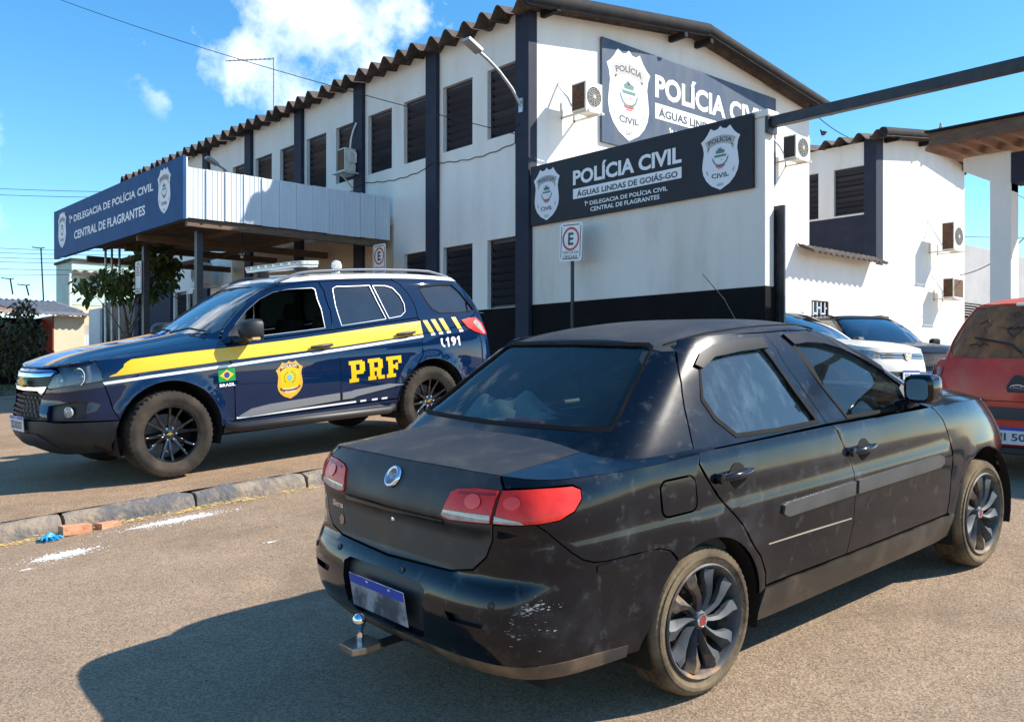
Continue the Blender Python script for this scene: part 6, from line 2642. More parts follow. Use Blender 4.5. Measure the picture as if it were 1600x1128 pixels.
    full = edge + [(x, -y) for x, y in reversed(edge[:-1])]
    C.dk(nm, [(1.80, .66), (1.80, -.66), (2.05, -.69), (2.3, -.68), (2.6, -.66), (2.84, -.615)] + list(reversed(full)) + [(2.84, .615), (2.6, .66), (2.3, .68), (2.05, .69)] if False else
         [(1.80, -.69), (2.3, -.68), (2.6, -.66), (2.84, -.612)] + [(x, y) for x, y in [(2.95, -.5), (3.02, -.35), (3.06, -.15), (3.065, 0), (3.06, .15), (3.02, .35), (2.95, .5)]] + [(2.84, .612), (2.6, .66), (2.3, .68), (1.80, .69)], grid=.06)
    nm.build('bonnet', M_pb, root)
    for sg in (-1, 1):
        nm = NM()
        hl = C.L([('x', 2.69, .785, sg), ('x', 2.74, .705, sg), ('x', 2.81, .63, sg)])
        c1 = low.sx(2.81, .63, sg)
        inner_s = sg * low.sy(.36, .66, True)
        hl += [(inner_s, .63), (inner_s, .76)]
        top_s = low.sx(2.72, .8, sg)
        n = 10
        hl += [(inner_s + (top_s - inner_s) * k / n, min(C.Tl(inner_s + (top_s - inner_s) * k / n) - .004, .90)) for k in range(n + 1)]
        C.lp(nm, hl, grid=.05, off=.003)
        nm.build('headlamp', M_clear, root)
    nm = NM()
    Hl = low.H
    a_l = low.sy(.35, .66, True)
    C.lp(nm, [(a_l, .63), (2 * Hl - a_l, .63), (2 * Hl - a_l, .77), (a_l, .77)], grid=.06)
    nm.build('grille', M_blackp, root)
    nm = NM()
    b_l = low.sx(2.77, .42, 1)
    C.lp(nm, [(b_l, .23), (b_l - .02, .42), (low.sx(2.81, .6, 1), .60), (low.sx(2.82, .62, 1), .622), (2 * Hl - low.sx(2.82, .62, 1), .622), (2 * Hl - low.sx(2.81, .6, 1), .60), (2 * Hl - b_l + .02, .42), (2 * Hl - b_l, .23)], grid=.06)
    nm.build('front_bumper', M_pb, root)
    # mirrors
    for sg in (-1, 1):
        t = empty('wing_mirror', M @ Matrix.Translation((1.60, sg * .775, .995)) @ Matrix.Diagonal((.9, .74, .98, 1)), parent=root)
        mb = MB()
        n = 16
        prof = [(-.085, .70), (-.07, .95), (-.02, 1.0), (.03, .93), (.07, .70), (.09, .35), (.095, .05)]
        vs = []
        for (xx, sc) in prof:
            for k in range(n):
                a_1 = 2 * pi * k / n
                c_, s_1 = cos(a_1), sin(a_1)
                e = 0.5
                vs.append((xx, sg * (.13 + .105 * sc * (abs(c_) ** e) * (1 if c_ > 0 else -1)), .06 + .072 * sc * (abs(s_1) ** e) * (1 if s_1 > 0 else -1)))
        fs = [(j * n + k, j * n + (k + 1) % n, (j + 1) * n + (k + 1) % n, (j + 1) * n + k) for j in range(len(prof) - 1) for k in range(n)]
        fs += [tuple(range(n - 1, -1, -1)) if sg < 0 else tuple(range(n))]
        mb.mesh(vs, fs)
        mb.tube([(.0, sg * -.06, -.04), (.0, sg * .04, -.01), (0, sg * .08, .03)], [.035, .03, .03], 8)
        mb.build('mirror_housing', M_pb, t, local=True, smooth=50)
        vs2 = [(-.087, sg * (.13 + .088 * (abs(cos(2 * pi * k / 20)) ** .5) * (1 if cos(2 * pi * k / 20) > 0 else -1) * .82), .06 + .062 * (abs(sin(2 * pi * k / 20)) ** .5) * (1 if sin(2 * pi * k / 20) > 0 else -1) * .82) for k in range(20)]
        mb = MB()
        mb.mesh(vs2, [tuple(range(20)) if sg > 0 else tuple(reversed(range(20)))])
        mb.build('mirror_glass', mat('mirror glass', (0.75, 0.8, 0.85), 0.02, 1.0), t, local=True)
        s_ = NM()
        C.upn(s_, C.U([('x', x, z, sg) for x, z in ((1.66, .965), (1.80, .96), (1.80, .99), (1.72, 1.055), (1.66, 1.04))]), off=.004, rim=.006, inset=0, grid=.1)
        s_.build('mirror_base', M_blackp, root)
        t_ = t
    # aerial
    MB().tube([(1.33, 0, roof(1.33, 0)), (1.20, 0, 1.52), (1.03, 0, 1.655)], [.004, .003, .0018], 6).build('aerial', M_blackp, root, local=True)
    MB().lathe([(0, .012), (.014, .01), (.018, 0)], Matrix.Translation((1.33, 0, roof(1.33, 0) - .002)), 12).build('aerial_base', M_blackp, root, local=True)
    # wheels
    wheel_siena('wheel', wheel_frame(0, -.712, .292, -1), root, rot=.35)
    wheel_siena('wheel', wheel_frame(0, .712, .292, 1), root)
    wheel_siena('wheel', wheel_frame(2.373, -.715, .292, -1, radians(1.5)), root, rot=.1)
    wheel_siena('wheel', wheel_frame(2.373, .715, .292, 1, radians(1.5)), root)
    # tow ball
    t = empty('tow_hitch', M @ Matrix.Translation((-1.0, 0.0, .27)), parent=root)
    mb = MB()
    MB().box(.03, .35, -.022, .022, -.02, -.003).build('hitch_bar', M_well, t, local=True)
    mb.prism([(-.10, -.05), (-.05, -.068), (.02, -.06), (.03, 0), (.02, .06), (-.05, .068), (-.10, .05)], Matrix.Translation((-.02, 0, 0)), -.012, .018)
    mb.build('hitch_plate', mat('tarnished steel', (0.42, 0.36, 0.30), .35, .9, col2=(0.25, .2, .16), nscale=12), t, local=True, bevel=.004)
    mb = MB()
    mb.lathe([(.012, .0), (.014, .03), (.012, .05), (.018, .058), (.0245, .074), (.0255, .084), (.0235, .096), (.014, .107), (0, .110)], Matrix.Translation((-.055, 0, .018)), 24)
    mb.build('tow_ball', M_chrome, t, local=True, smooth=60)
    # interior
    mb = MB()
    mb.box(-.2, 2.1, -.66, .66, .30, .34)
    mb.box(-.38, .12, -.58, .58, .985, 1.0)
    mb.box(1.70, 2.1, -.68, .68, .80, .93)
    mb.build('cabin_floor', M_int, root, local=True, bevel=.02)
    for sg in (-1, 1):
        seat(root, .95, sg * .36, .38, .48, M_int, back=.58, tilt=.22)
        mb = MB()
        mb.box(.05, 1.75, sg * .68 - .015, sg * .68 + .015, .5, .90)
        mb.build('door_card', M_intg, root, local=True, bevel=.01)
    seat(root, .18, 0, .38, 1.2, M_int, back=.60, tilt=.30)
    mb = MB()
    ring = [(1.58 - .07 * sin(2 * pi * k / 20) * .6, .36 + .18 * cos(2 * pi * k / 20), .86 + .17 * sin(2 * pi * k / 20)) for k in range(21)]
    mb.tube(ring, .013, 6)
    mb.bar((1.60, .20, .86), (1.60, .52, .86), .03, .02)
    mb.build('steering_wheel', M_int, root, local=True, smooth=60)
    # high stop lamp and crumpled cloth on the parcel shelf
    MB().box(-.25, -.215, -.16, .16, 1.02, 1.05).build('brake_light', M_red, root, local=True, bevel=.008)
    cloth = NM()
    rnd = random.Random(8)

    def clothz(x, y):
        d = max(0, 1 - ((x + .12) / .17) ** 2 - ((y - .18) / .33) ** 2)
        return .998 + (d ** .6) * (.105 + .03 * sin(26 * y + 9 * x) + .022 * sin(37 * x - 15 * y) + .012 * sin(60 * y + 41 * x))
    T_ = Top(clothz)
    outl = [(-.12 + .165 * cos(2 * pi * k / 30), .18 + .32 * sin(2 * pi * k / 30)) for k in range(30)]
    cloth.panel(T_.P, T_.N, outl, grid=.02, rim=0, inset=0)
    co = cloth.build('cloth', mat('grey cloth', (0.42, 0.44, 0.42), .95, col2=(0.32, .34, .33), nscale=12), root)
    co.parent = None
    co.matrix_basis = M
    tag(co, 'crumpled grey cloth lying on the parcel shelf behind the rear window of the black sedan', 'cloth')
    return root


SEDAN = make_sedan()


# ------------------------------------------------------------------ blue patrol pickup-based suv
M_nb = mat('navy car paint', (0.0018, 0.013, 0.046), 0.5, coat=1.0, coat_r=0.015, spec=.0, col2=(0.0025, 0.015, 0.052), nscale=2, bump=.03, bscale=3, bdist=.02)
M_wt = mat('white car paint', (0.78, 0.78, 0.78), 0.3, coat=0.8)
M_yel = mat('yellow vinyl', (0.80, 0.47, 0.0), 0.35, coat=.4, col2=(0.78, 0.45, 0.0), nscale=2)
M_wv = mat('white vinyl', (0.80, 0.80, 0.80), 0.35)
M_gv = mat('orange vinyl', (0.70, 0.36, 0.05), 0.35)
M_sk = mat('bumper plastic grey', (0.013, 0.015, 0.020), 0.5, spec=.35, col2=(0.022, .024, .028), nscale=5)
M_slv = mat('silver trim', (0.30, 0.32, 0.35), 0.38, 0.6)
G_tint = glass_mat('tinted privacy glass', (0.025, 0.04, 0.05), 1.3, base=0.05, dust=.03)
G_ws = glass_mat('suv windscreen glass', (0.30, 0.36, 0.42), 1.5, base=0.08, dust=.02)


def make_suv():
    a = radians(41.8)
    X = cos(a) * -1.465 + sin(a) * 10.646
    Y = sin(a) * 1.465 + cos(a) * 10.646
    M = car_frame(X, Y, -.648, radians(222.35 - 41.8), .0826, .0262)
    root = empty('patrol_suv', M, 'navy blue highway patrol suv with yellow side stripe, shield emblem and roof light bar', 'police car')
    aR, aF = (-.005, .40, .445), (2.845, .40, .455)
    xr = tab([(.25, -.80), (.35, -.98), (.55, -1.05), (.75, -1.04), (.95, -1.03), (1.15, -1.0), (1.4, -.95)])
    xf = tab([(.2, 3.45), (.30, 3.66), (.40, 3.78), (.50, 3.81), (.62, 3.805), (.72, 3.77), (.85, 3.755), (.95, 3.735), (1.02, 3.68), (1.08, 3.60)])
    W0 = tab([(.2, .80), (.32, .87), (.45, .915), (.60, .935), (.80, .948), (.95, .945), (1.08, .925), (1.18, .902), (1.28, .87), (1.36, .835)])
    W = flareW(W0, (aR, aF), .022, .05)
    plan = [(0, 0), (.002, .4), (.006, .66), (.014, .82), (.03, .915), (.06, .965), (.12, .99), (.3, 1), (.6, 1), (.78, .995), (.86, .975), (.905, .93), (.94, .85), (.968, .72), (.986, .52), (.996, .28), (1, 0)]
    low = Loft(plan, 4.86, .95, xr, xf, W)
    xru = tab([(1.15, -1.02), (1.3, -.985), (1.45, -.91), (1.6, -.79), (1.7, -.68), (1.76, -.56), (1.82, -.4)])
    xfu = tab([(1.10, 2.68), (1.20, 2.52), (1.30, 2.36), (1.45, 2.12), (1.6, 1.86), (1.68, 1.70), (1.74, 1.52), (1.80, 1.25)])
    Wu = tab([(1.10, .90), (1.25, .868), (1.35, .838), (1.5, .790), (1.63, .742), (1.70, .708), (1.76, .67), (1.82, .61)])
    planu = [(0, 0), (.003, .4), (.008, .66), (.018, .80), (.04, .90), (.08, .96), (.15, .985), (.3, 1), (.62, 1), (.80, .985), (.88, .955), (.93, .90), (.965, .78), (.986, .56), (.997, .3), (1, 0)]
    up = Loft(planu, 3.0, .80, xru, xfu, lambda x, z: Wu(z))
    zb = tab([(-1.0, 1.30), (-.4, 1.31), (0, 1.285), (.5, 1.255), (1.24, 1.195), (1.9, 1.155), (2.3, 1.14), (2.6, 1.13), (3.0, 1.085), (3.3, 1.045), (3.55, 1.0), (3.7, .955)])
    zc = tab([(-1.0, 1.36), (0, 1.36), (1.9, 1.32), (2.3, 1.275), (2.5, 1.245), (2.8, 1.20), (3.1, 1.165), (3.4, 1.118), (3.6, 1.058), (3.70, .998), (3.76, .955)])

    def deck(x, y):
        v = min(abs(y) / .90, 1.1)
        k = max(0, 1 - abs(abs(y) - .40) / .14)
        return zb(x) + (zc(x) - zb(x)) * (1 - v ** 3) + .012 * k * k * (3 - 2 * k) * min(1, max(0, (3.6 - x) / .4))
    zr = tab([(-.8, 1.68), (-.62, 1.735), (-.4, 1.765), (0, 1.79), (.6, 1.80), (1.1, 1.79), (1.4, 1.762), (1.6, 1.722), (1.75, 1.68)])

    def roof(x, y):
        v = min(abs(y) / .70, 1.2)
        return zr(x) - .05 * v ** 4
    C = Car(root, low, up, deck, roof, zb, 1.74)
    wells_and_under(root, (aR, aF), .92, -.85, 3.45, .30)
    nm = NM()
    for sg in (-1, 1):
        C.lp(nm, C.L([('x', .52, .42, sg), ('x', 2.3, .42, sg), ('x', 2.3, 1.1, sg), ('x', .05, 1.2, sg), ('x', .15, .86, sg)]), off=-.03, rim=0, grid=.2)
    a_ = low.H - low.sy(.6, .6, True)
    C.lp(nm, [(low.H - a_, .5), (low.H + a_, .5), (low.H + a_, .92), (low.H - a_, .92)], off=-.06, rim=0, grid=.1)
    nm.build('inner_shell', M_well, root)
    H = low.H
    for sg in (-1, 1):
        X_ = lambda x, z: ('x', x, z, sg)
        # rear quarter with tail lamp cut
        cg = [X_(.085, 1.20), (X_(.095, 1.05)), X_(.10, .90), X_(.20, .795), X_(.33, .69), X_(.42, .57), X_(.452, .45)]
        ar = [X_(x, z) for x, z in arc(*aR, 3, 178, 26)]
        q = C.L([('x', .08, 'T', sg)] + cg + ar + [X_(-.47, .40), X_(-.95, .42), ('r', sg * .80, .42)])
        top_s = low.sx(.08, 1.28, sg)
        q2 = [(low.sy(sg * .80, 1.28), 0)]
        tr = C.trace(low, C.Tl, low.sy(sg * .80, 1.28), top_s, 14)
        tl = C.L([X_(-.49, 1.235), X_(-.60, 1.255), X_(-.72, 1.255), X_(-.80, 1.19), X_(-.855, 1.07), X_(-.80, 1.06), X_(-.66, 1.10), X_(-.56, 1.15)])
        C.lp(nm := NM(), q + tr[:-1], [tl], grid=.06)
        nm.build('rear_quarter', M_nb, root)
        nm = NM()
        C.lp(nm, tl, off=.012, inset=.001, rim=.025, grid=.05)
        lo_ = nm.build('tail_lamp', M_red, root)
        nm = NM()
        C.lp(nm, C.L([X_(-.70, 1.235), X_(-.77, 1.19), X_(-.82, 1.08), X_(-.80, 1.075), X_(-.72, 1.13), X_(-.655, 1.20)]), off=.0145, inset=0, rim=.004, grid=.05)
        nm.build('clear_lens', M_clear, lo_)
        # fender
        fr = [X_(2.285, 1.12), X_(2.27, .95), X_(2.255, .60), X_(2.25, .44), X_(2.38, .40)]
        af = [X_(x, z) for x, z in arc(*aF, 178, 21, 24)]
        p_ = C.L([('x', 2.30, 'T', sg)] + fr + af + [X_(3.32, .70), X_(3.36, .86), X_(3.37, .98), ('x', 3.38, 'T', sg)])
        tr = C.trace(low, C.Tl, p_[-1][0], p_[0][0], 14)[1:-1]
        nm = NM()
        C.lp(nm, p_ + tr, grid=.05)
        ts = C.trace(low, C.Tl, p_[0][0], p_[-1][0], 16)
        sh = [(low.P(s_, z_).x, low.P(s_, z_).y) for s_, z_ in ts]
        C.dk(nm, sh + [(3.40, sg * .74), (3.2, sg * .76), (2.9, sg * .775), (2.6, sg * .78), (2.3, sg * .77)], grid=.06, rim=.01, inset=0)
        nm.build('front_fender', M_nb, root)
        # sill
        nm = NM()
        C.lp(nm, C.L([X_(.455, .455), X_(2.25, .435), X_(2.36, .40), X_(2.36, .33), X_(.45, .33)]), off=.003, grid=.1)
        nm.build('sill', M_nb, root)

        def door(name, lo, hi, wins_, gl, hx, hz, open_=False):
            nm = NM()
            C.lp(nm, C.L([X_(x, z) for x, z in lo]), grid=.07)
            ws = [C.U([X_(x, z) for x, z in w_]) for w_ in wins_]
            C.upn(nm, C.U([X_(x, z) for x, z in hi]), ws, grid=.06)
            d = nm.build(name, M_nb, root)
            for w_ in ws:
                if not open_:
                    g = NM()
                    C.upn(g, w_, off=-.010, inset=-.003, rim=0, grid=.12)
                    g.build('window_glass', gl, d)
                g = NM()
                C.upn(g, inset_poly(w_, -.0035), [inset_poly(w_, .0015)], off=.003, inset=0, rim=.006, grid=.12)
                g.build('window_trim', M_slv, d)
            s_ = NM()
            C.lp(s_, C.L([X_(x, z) for x, z in [(hx + .065 * cos(t_), hz + .045 * sin(t_)) for t_ in [2 * pi * k / 16 for k in range(16)]]]), off=.0016, rim=0, inset=0, grid=.05)
            s_.build('handle_recess', M_well, d)
            mb = MB()
            A_ = low.P(low.sx(hx - .12, hz, sg), hz) + low.N(low.sx(hx, hz, sg), hz) * .022
            B_ = low.P(low.sx(hx + .12, hz - .015, sg), hz - .015) + low.N(low.sx(hx, hz, sg), hz) * .022
            mb.tube([A_, A_.lerp(B_, .3) + V((0, sg * .018, 0)), A_.lerp(B_, .7) + V((0, sg * .018, 0)), B_], [.014, .018, .018, .014], 8)
            mb.build('door_handle', M_blackp, d, local=True, smooth=60)
            return d
        fg = [(2.275, 1.135), (2.265, .95), (2.25, .60), (2.245, .445)]
        bg = [(1.155, 1.21), (1.135, 1.10), (1.13, .90), (1.135, .60), (1.15, .46)]
        rg_ = [(.09, 1.285), (.095, 1.05), (.105, .90), (.205, .80), (.335, .695), (.425, .57), (.455, .465)]
        fw = [(1.235, 1.235), (1.232, 1.42), (1.245, 1.615), (1.27, 1.632), (1.52, 1.625), (1.68, 1.598), (1.82, 1.535), (1.97, 1.435), (2.10, 1.325), (2.20, 1.225), (2.215, 1.195), (2.18, 1.178)]
        rw = [(1.04, 1.248), (.50, 1.292), (.50, 1.30), (.56, 1.48), (.60, 1.642), (1.0, 1.640), (1.045, 1.62), (1.06, 1.45)]
        qw = [(.455, 1.297), (.30, 1.315), (.235, 1.36), (.225, 1.44), (.255, 1.53), (.32, 1.61), (.40, 1.636), (.56, 1.640), (.52, 1.50)]
        door('front_door', bg + list(reversed(fg)), [(1.155, 1.215), (1.135, 1.4), (1.15, 1.60), (1.17, 1.695), (1.4, 1.680), (1.6, 1.655), (1.74, 1.61), (1.9, 1.52), (2.05, 1.415), (2.2, 1.295), (2.275, 1.215), (2.285, 1.14)], [fw], G_front, 1.33, 1.065, open_=(sg > 0))
        door('rear_door', rg_ + list(reversed(bg)), [(.09, 1.29), (.09, 1.42), (.14, 1.55), (.22, 1.655), (.30, 1.695), (.7, 1.70), (1.165, 1.695), (1.145, 1.60), (1.13, 1.4), (1.15, 1.215)], [rw, qw], G_tint, .31, 1.135)
        # lower door cladding
        for pl in ([(2.22, .475), (2.1, .53), (1.9, .555), (1.15, .585), (1.15, .515), (2.1, .468)], [(1.12, .585), (1.02, .590), (.97, .60), (.55, .625), (.38, .605), (.95, .535), (1.0, .52), (1.12, .517)]):
            nm = NM()
            C.lp(nm, C.L([X_(x, z) for x, z in pl]), off=.012, rim=.014, inset=0, grid=.08)
            nm.build('door_cladding', M_sk if pl[0][0] < 2 and False else M_slv, root)
        # running board
        t = MB()
        yb = sg * 1.0
        t.tube([(2.33, sg * .90, .40), (2.26, yb, .385), (.62, yb, .365), (.50, sg * .90, .38)], [.035, .042, .042, .035], 10)
        t.box(.64, 2.26, min(sg * .90, sg * 1.02), max(sg * .90, sg * 1.02), .385, .412)
        rbo = t.build('running_board', M_blackp, root, local=True, smooth=50)
        t = MB()
        rnd = random.Random(2)
        for k in range(54):
            x = .68 + k * .0295
            for j in range(3):
                t.box(x, x + .015, sg * (.935 + j * .03) - .005, sg * (.935 + j * .03) + .005, .4125, .416)
        o_ = t.build('tread_studs', M_slv, rbo, local=True)
        o_['kind'] = 'stuff'
        C.decal('white_stripe', M_wv, [(2.24, .452), (1.15, .468), (.96, .470), (.96, .488), (1.15, .486), (2.24, .470)], side=sg, off=.0055)
        for x in (.84, .70, .58):
            C.decal('white_dash', M_wv, [(x, .472), (x + .07, .471), (x + .07, .489), (x, .490)], side=sg, off=.0055)
        # livery stripes
        C.decal('yellow_stripe', M_yel, [(.075, 1.115), (.075, 1.252), (.6, 1.218), (1.14, 1.178), (1.7, 1.138), (2.31, 1.105), (2.75, 1.088), (3.13, 1.060), (3.17, 1.04), (3.32, .925), (3.0, .95), (2.3, .99), (1.15, 1.042)], side=sg, off=.0022, grid=.07)
        C.decal('white_stripe', M_wv, [(.075, 1.078), (.075, 1.103), (.6, 1.062), (1.12, 1.026), (2.27, .957), (3.0, .915), (3.37, .885), (3.36, .862), (3.0, .893), (2.27, .933), (1.12, 1.0), (.6, 1.037)], side=sg, off=.0022, grid=.07)
        for k, x in enumerate((.015, -.095, -.205, -.385)):
            z0 = 1.125 + .006 * k
            C.decal('yellow_dash', M_yel, [(x - .035, z0), (x - .095, z0), (x - .035, z0 + .13), (x + .025, z0 + .13)], side=sg, off=.0028)
            C.decal('white_dash', M_wv, [(x - .05, z0 - .035), (x - .105, z0 - .033), (x - .10, z0 - .008), (x - .045, z0 - .012)], side=sg, off=.0028)
    # side markings, reading left to right on each side
    for sg in (1, -1):
        tx = lambda name, m, body, xs_, z, w, h, sl, bold=.02: C.text(name, m, body, (xs_ if sg > 0 else xs_ - w), z, w, h, sg, slope=sl if sg > 0 else -sl, bold=bold, off=.003)
        # slab-serif letters from bars
        def glyph(ch):
            r = {'P': [(0, 0, .58, .17), (.12, 0, .42, 1), (0, .82, .84, 1), (.66, .46, .98, .92), (.3, .36, .88, .54)],
                 'R': [(0, 0, .50, .17), (.10, 0, .38, 1), (0, .82, .80, 1), (.64, .50, .94, .93), (.3, .40, .84, .56), (.54, .12, .82, .5), (.62, 0, 1.04, .17)],
                 'F': [(0, 0, .60, .17), (.12, 0, .42, 1), (0, .82, 1.0, 1), (.78, .64, 1.0, .9), (.3, .42, .70, .60), (.60, .34, .74, .68)]}
            return r[ch]
        for i, ch in enumerate('PRF'):
            nm = NM()
            for j, (x0, z0, x1, z1) in enumerate(glyph(ch)):
                pts = [(x0, z0), (x1, z0), (x1, z1), (x0, z1)]
                P_ = []
                for u_, v_ in pts:
                    aa = (i * .225 + u_ * .19)
                    x = 1.035 - aa if sg > 0 else .38 + aa
                    z = .675 + v_ * .215 + .018 * (aa if sg > 0 else .655 - aa) / .655
                    P_.append(('x', x, z, sg))
                C.lp(nm, C.L(P_), off=.0026 + .0003 * j, rim=0, inset=0, grid=.05)
            nm.build('lettering', M_yel, root)
        for i, ch in enumerate('191'):
            xo = -.215 - i * .078 if sg > 0 else -.44 + i * .078
            if ch == '9':
                tx('lettering', M_wv, '9', xo if sg > 0 else xo + .068, .958 + .003 * i, .068, .10, .035, .04)
            else:
                pts = [(xo - u_ * .066 if sg > 0 else xo + u_ * .066, .957 + .003 * i + v_ * .102) for u_, v_ in ONE]
                C.decal('lettering', M_wv, pts, side=sg, off=.003)
        # handset
        C.decal('phone_mark', M_wv, [(x if True else 0, z) for x, z in [(-.165, 1.055), (-.150, 1.045), (-.150, .99), (-.175, .96), (-.20, .955), (-.20, .975), (-.18, .98), (-.172, 1.0), (-.172, 1.035), (-.185, 1.045)]], side=sg, off=.003)
        # highway police shield
        sx0, sz0, sw, sh_ = (1.835 if sg > 0 else 1.555), .575, .285, .36

        def smap(u_, v_):
            x = sx0 - u_ * sw if sg > 0 else sx0 + u_ * sw
            return x, sz0 + v_ * sh_ + .02 * (u_ if sg > 0 else 1 - u_)

        def sdecal(name, m, poly, off):
            return C.decal(name, m, [smap(*p) for p in poly], side=sg, off=off, grid=.12)
        so = shield_outline()
        sd = sdecal('shield', M_gv, so, .003)
        sdecal('shield_field', M_yel, [(.5 + (u_ - .5) * .80, .5 + (v_ - .5) * .84) for u_, v_ in so], .0036)
        def stext(body, w, h, uc, vc, R, up_=True, m=M_wv, name='lettering'):
            vs, fs = arc_text(body, uc, vc - R if up_ else vc + R, R, 0, w, h, up=up_)
            mb = MB()
            P_ = []
            for u_, v_ in vs:
                x, z = smap(u_, v_)
                s_ = low.sx(x, z, sg)
                P_.append(low.P(s_, z) + low.N(s_, z) * .0052)
            mb.mesh(P_, fs)
            mb.build(name, m, root, local=True)
        sdecal('ribbon', mat('brown vinyl', (0.12, 0.05, 0.02), .4), [(.16, .74), (.30, .815), (.5, .84), (.70, .815), (.84, .74), (.86, .82), (.71, .895), (.5, .92), (.29, .895), (.14, .82)], .0042)
        stext('POLÍCIA', .56, .065, .5, .845, 1.1)
        sdecal('ribbon', MATS['brown vinyl'], [(.12, .27), (.30, .20), (.5, .185), (.70, .20), (.88, .27), (.86, .335), (.70, .27), (.5, .25), (.30, .27), (.14, .335)], .0042)
        stext('RODOVIÁRIA', .60, .045, .5, .245, 1.2, False)
        stext('FEDERAL', .40, .045, .5, .165, 1.4, False)
        sdecal('emblem_star', mat('sky blue vinyl', (0.10, 0.45, 0.70), .4), [(.5 + .10 * cos(2 * pi * k / 20) * (1 if k % 2 else .75), .565 + .085 * sin(2 * pi * k / 20) * (1 if k % 2 else .75)) for k in range(20)], .0046)
        for k in range(12):
            t_ = radians(-60 + 25 * k) if k < 12 else 0
            if 70 < (-60 + 25 * k) < 110:
                continue
            c_ = (.5 + .20 * cos(t_), .56 + .155 * sin(t_))
            sdecal('emblem_leaf', mat('green vinyl', (0.10, 0.30, 0.03), .4), [(c_[0] + .045 * cos(t_ + 1.2), c_[1] + .035 * sin(t_ + 1.2)), (c_[0] + .03 * cos(t_), c_[1] + .03 * sin(t_)), (c_[0] - .045 * cos(t_ + 1.2), c_[1] - .035 * sin(t_ + 1.2)), (c_[0] - .025 * cos(t_), c_[1] - .025 * sin(t_))], .0044)
        # national flag
        f0 = 2.40 if sg > 0 else 2.24
        fl = lambda u_, v_: ((f0 - u_ * .16) if sg > 0 else (f0 + u_ * .16), .80 + v_ * .115 + .008 * u_)
        C.decal('flag', mat('flag green', (0.0, 0.25, 0.05), .4), [fl(0, 0), fl(1, 0), fl(1, 1), fl(0, 1)], side=sg, off=.003)
        C.decal('flag_lozenge', M_yel, [fl(.08, .5), fl(.5, .1), fl(.92, .5), fl(.5, .9)], side=sg, off=.0038)
        C.decal('flag_disc', mat('flag blue', (0.02, 0.04, 0.25), .4), [fl(.5 + .17 * cos(2 * pi * k / 14), .5 + .24 * sin(2 * pi * k / 14)) for k in range(14)], side=sg, off=.0046)
        tx('lettering', M_wv, 'BRASIL', 2.395, .755, .15, .030, .03, .03)
    # roof (white)
    nm = NM()
    Hu = up.H
    per = []
    for k in range(100):
        s_ = -Hu + 2 * Hu * k / 100
        p = up.P(s_, C.Tu(s_))
        per.append((p.x, p.y))
    C.rf(nm, per, grid=.08, inset=0, rim=.02)
    rt = nm.build('roof', M_wt, root)
    for sg in (-1, 1):
        nm = NM()
        t0, t1 = C.U([('x', -.58, 'T', sg)])[0], C.U([('x', 1.60, 'T', sg)])[0]
        tr = C.trace(up, C.Tu, t0[0], t1[0], 24, .004)
        C.upn(nm, tr + [(a_1, z_1 - .040) for a_1, z_1 in reversed(tr)], grid=.06, inset=0, rim=.01, off=.0045)
        nm.build('roof_side', M_wt, rt)
    # upper body: pillars with windscreen, rear side windows, back window
    nm = NM()
    ag = [(2.30, 1.08), (2.295, 1.14), (2.285, 1.22), (2.21, 1.303), (2.06, 1.423), (1.905, 1.53), (1.745, 1.618), (1.60, 1.664), (1.55, 'T')]
    aL = C.U([('x', x, z, 1) for x, z in ag])
    aR_ = [(2 * Hu + s_, z_) for s_, z_ in C.U([('x', x, z, -1) for x, z in ag])]
    ss = [aL[-1][0] + (aR_[-1][0] - aL[-1][0]) * k / 40 for k in range(1, 40)]
    ws = C.U([('f', y, z) for y, z in ((.70, 1.245), (.735, 1.28), (.60, 1.60), (.56, 1.655), (.3, 1.672), (0, 1.676), (-.3, 1.672), (-.56, 1.655), (-.60, 1.60), (-.735, 1.28), (-.70, 1.245), (0, 1.225))])
    C.upn(nm, aL + [(s_, C.Tu(s_ if s_ <= Hu else s_ - 2 * Hu)) for s_ in ss] + list(reversed(aR_)), [ws], grid=.06, inset=.001)
    for sg in (-1, 1):
        t0, t1 = C.U([('x', .28, 'T', sg)])[0], C.U([('x', 1.58, 'T', sg)])[0]
        C.upn(nm, C.trace(up, C.Tu, t0[0], t1[0], 14) + C.U([('x', x, z, sg) for x, z in ((1.58, 1.662), (1.4, 1.684), (1.17, 1.699), (.7, 1.704), (.3, 1.699))]), grid=.08, inset=0, rim=.006)
    cgu = [(.085, 1.16), (.085, 1.29), (.085, 1.42), (.135, 1.55), (.212, 1.655), (.29, 1.699), (.28, 'T')]
    R_, L_ = C.U([('x', x, z, -1) for x, z in cgu]), C.U([('x', x, z, 1) for x, z in cgu])
    sw_ = [C.U([('x', x, z, sg) for x, z in ((-.02, 1.615), (-.30, 1.640), (-.50, 1.640), (-.60, 1.55), (-.76, 1.335), (-.50, 1.318), (-.22, 1.325), (-.13, 1.37), (-.07, 1.47))]) for sg in (-1, 1)]
    bw = C.U([('r', y, z) for y, z in ((-.62, 1.30), (.62, 1.30), (.56, 1.62), (-.56, 1.62))])
    outer = R_ + C.trace(up, C.Tu, R_[-1][0], L_[-1][0], 40)[1:-1] + list(reversed(L_))
    C.upn(nm, list(reversed(outer)), sw_ + [bw], grid=.06, inset=.0015)
    bo = nm.build('body', M_nb, root)
    for q in sw_ + [bw]:
        g = NM()
        C.upn(g, q, off=-.008, inset=-.003, rim=0, grid=.12)
        g.build('rear_side_window' if q is not bw else 'back_window', G_tint, root)
        g = NM()
        C.upn(g, inset_poly(q, -.004), [inset_poly(q, .008)], off=.003, inset=0, rim=.008, grid=.12)
        g.build('window_seal', M_seal, bo)
    g = NM()
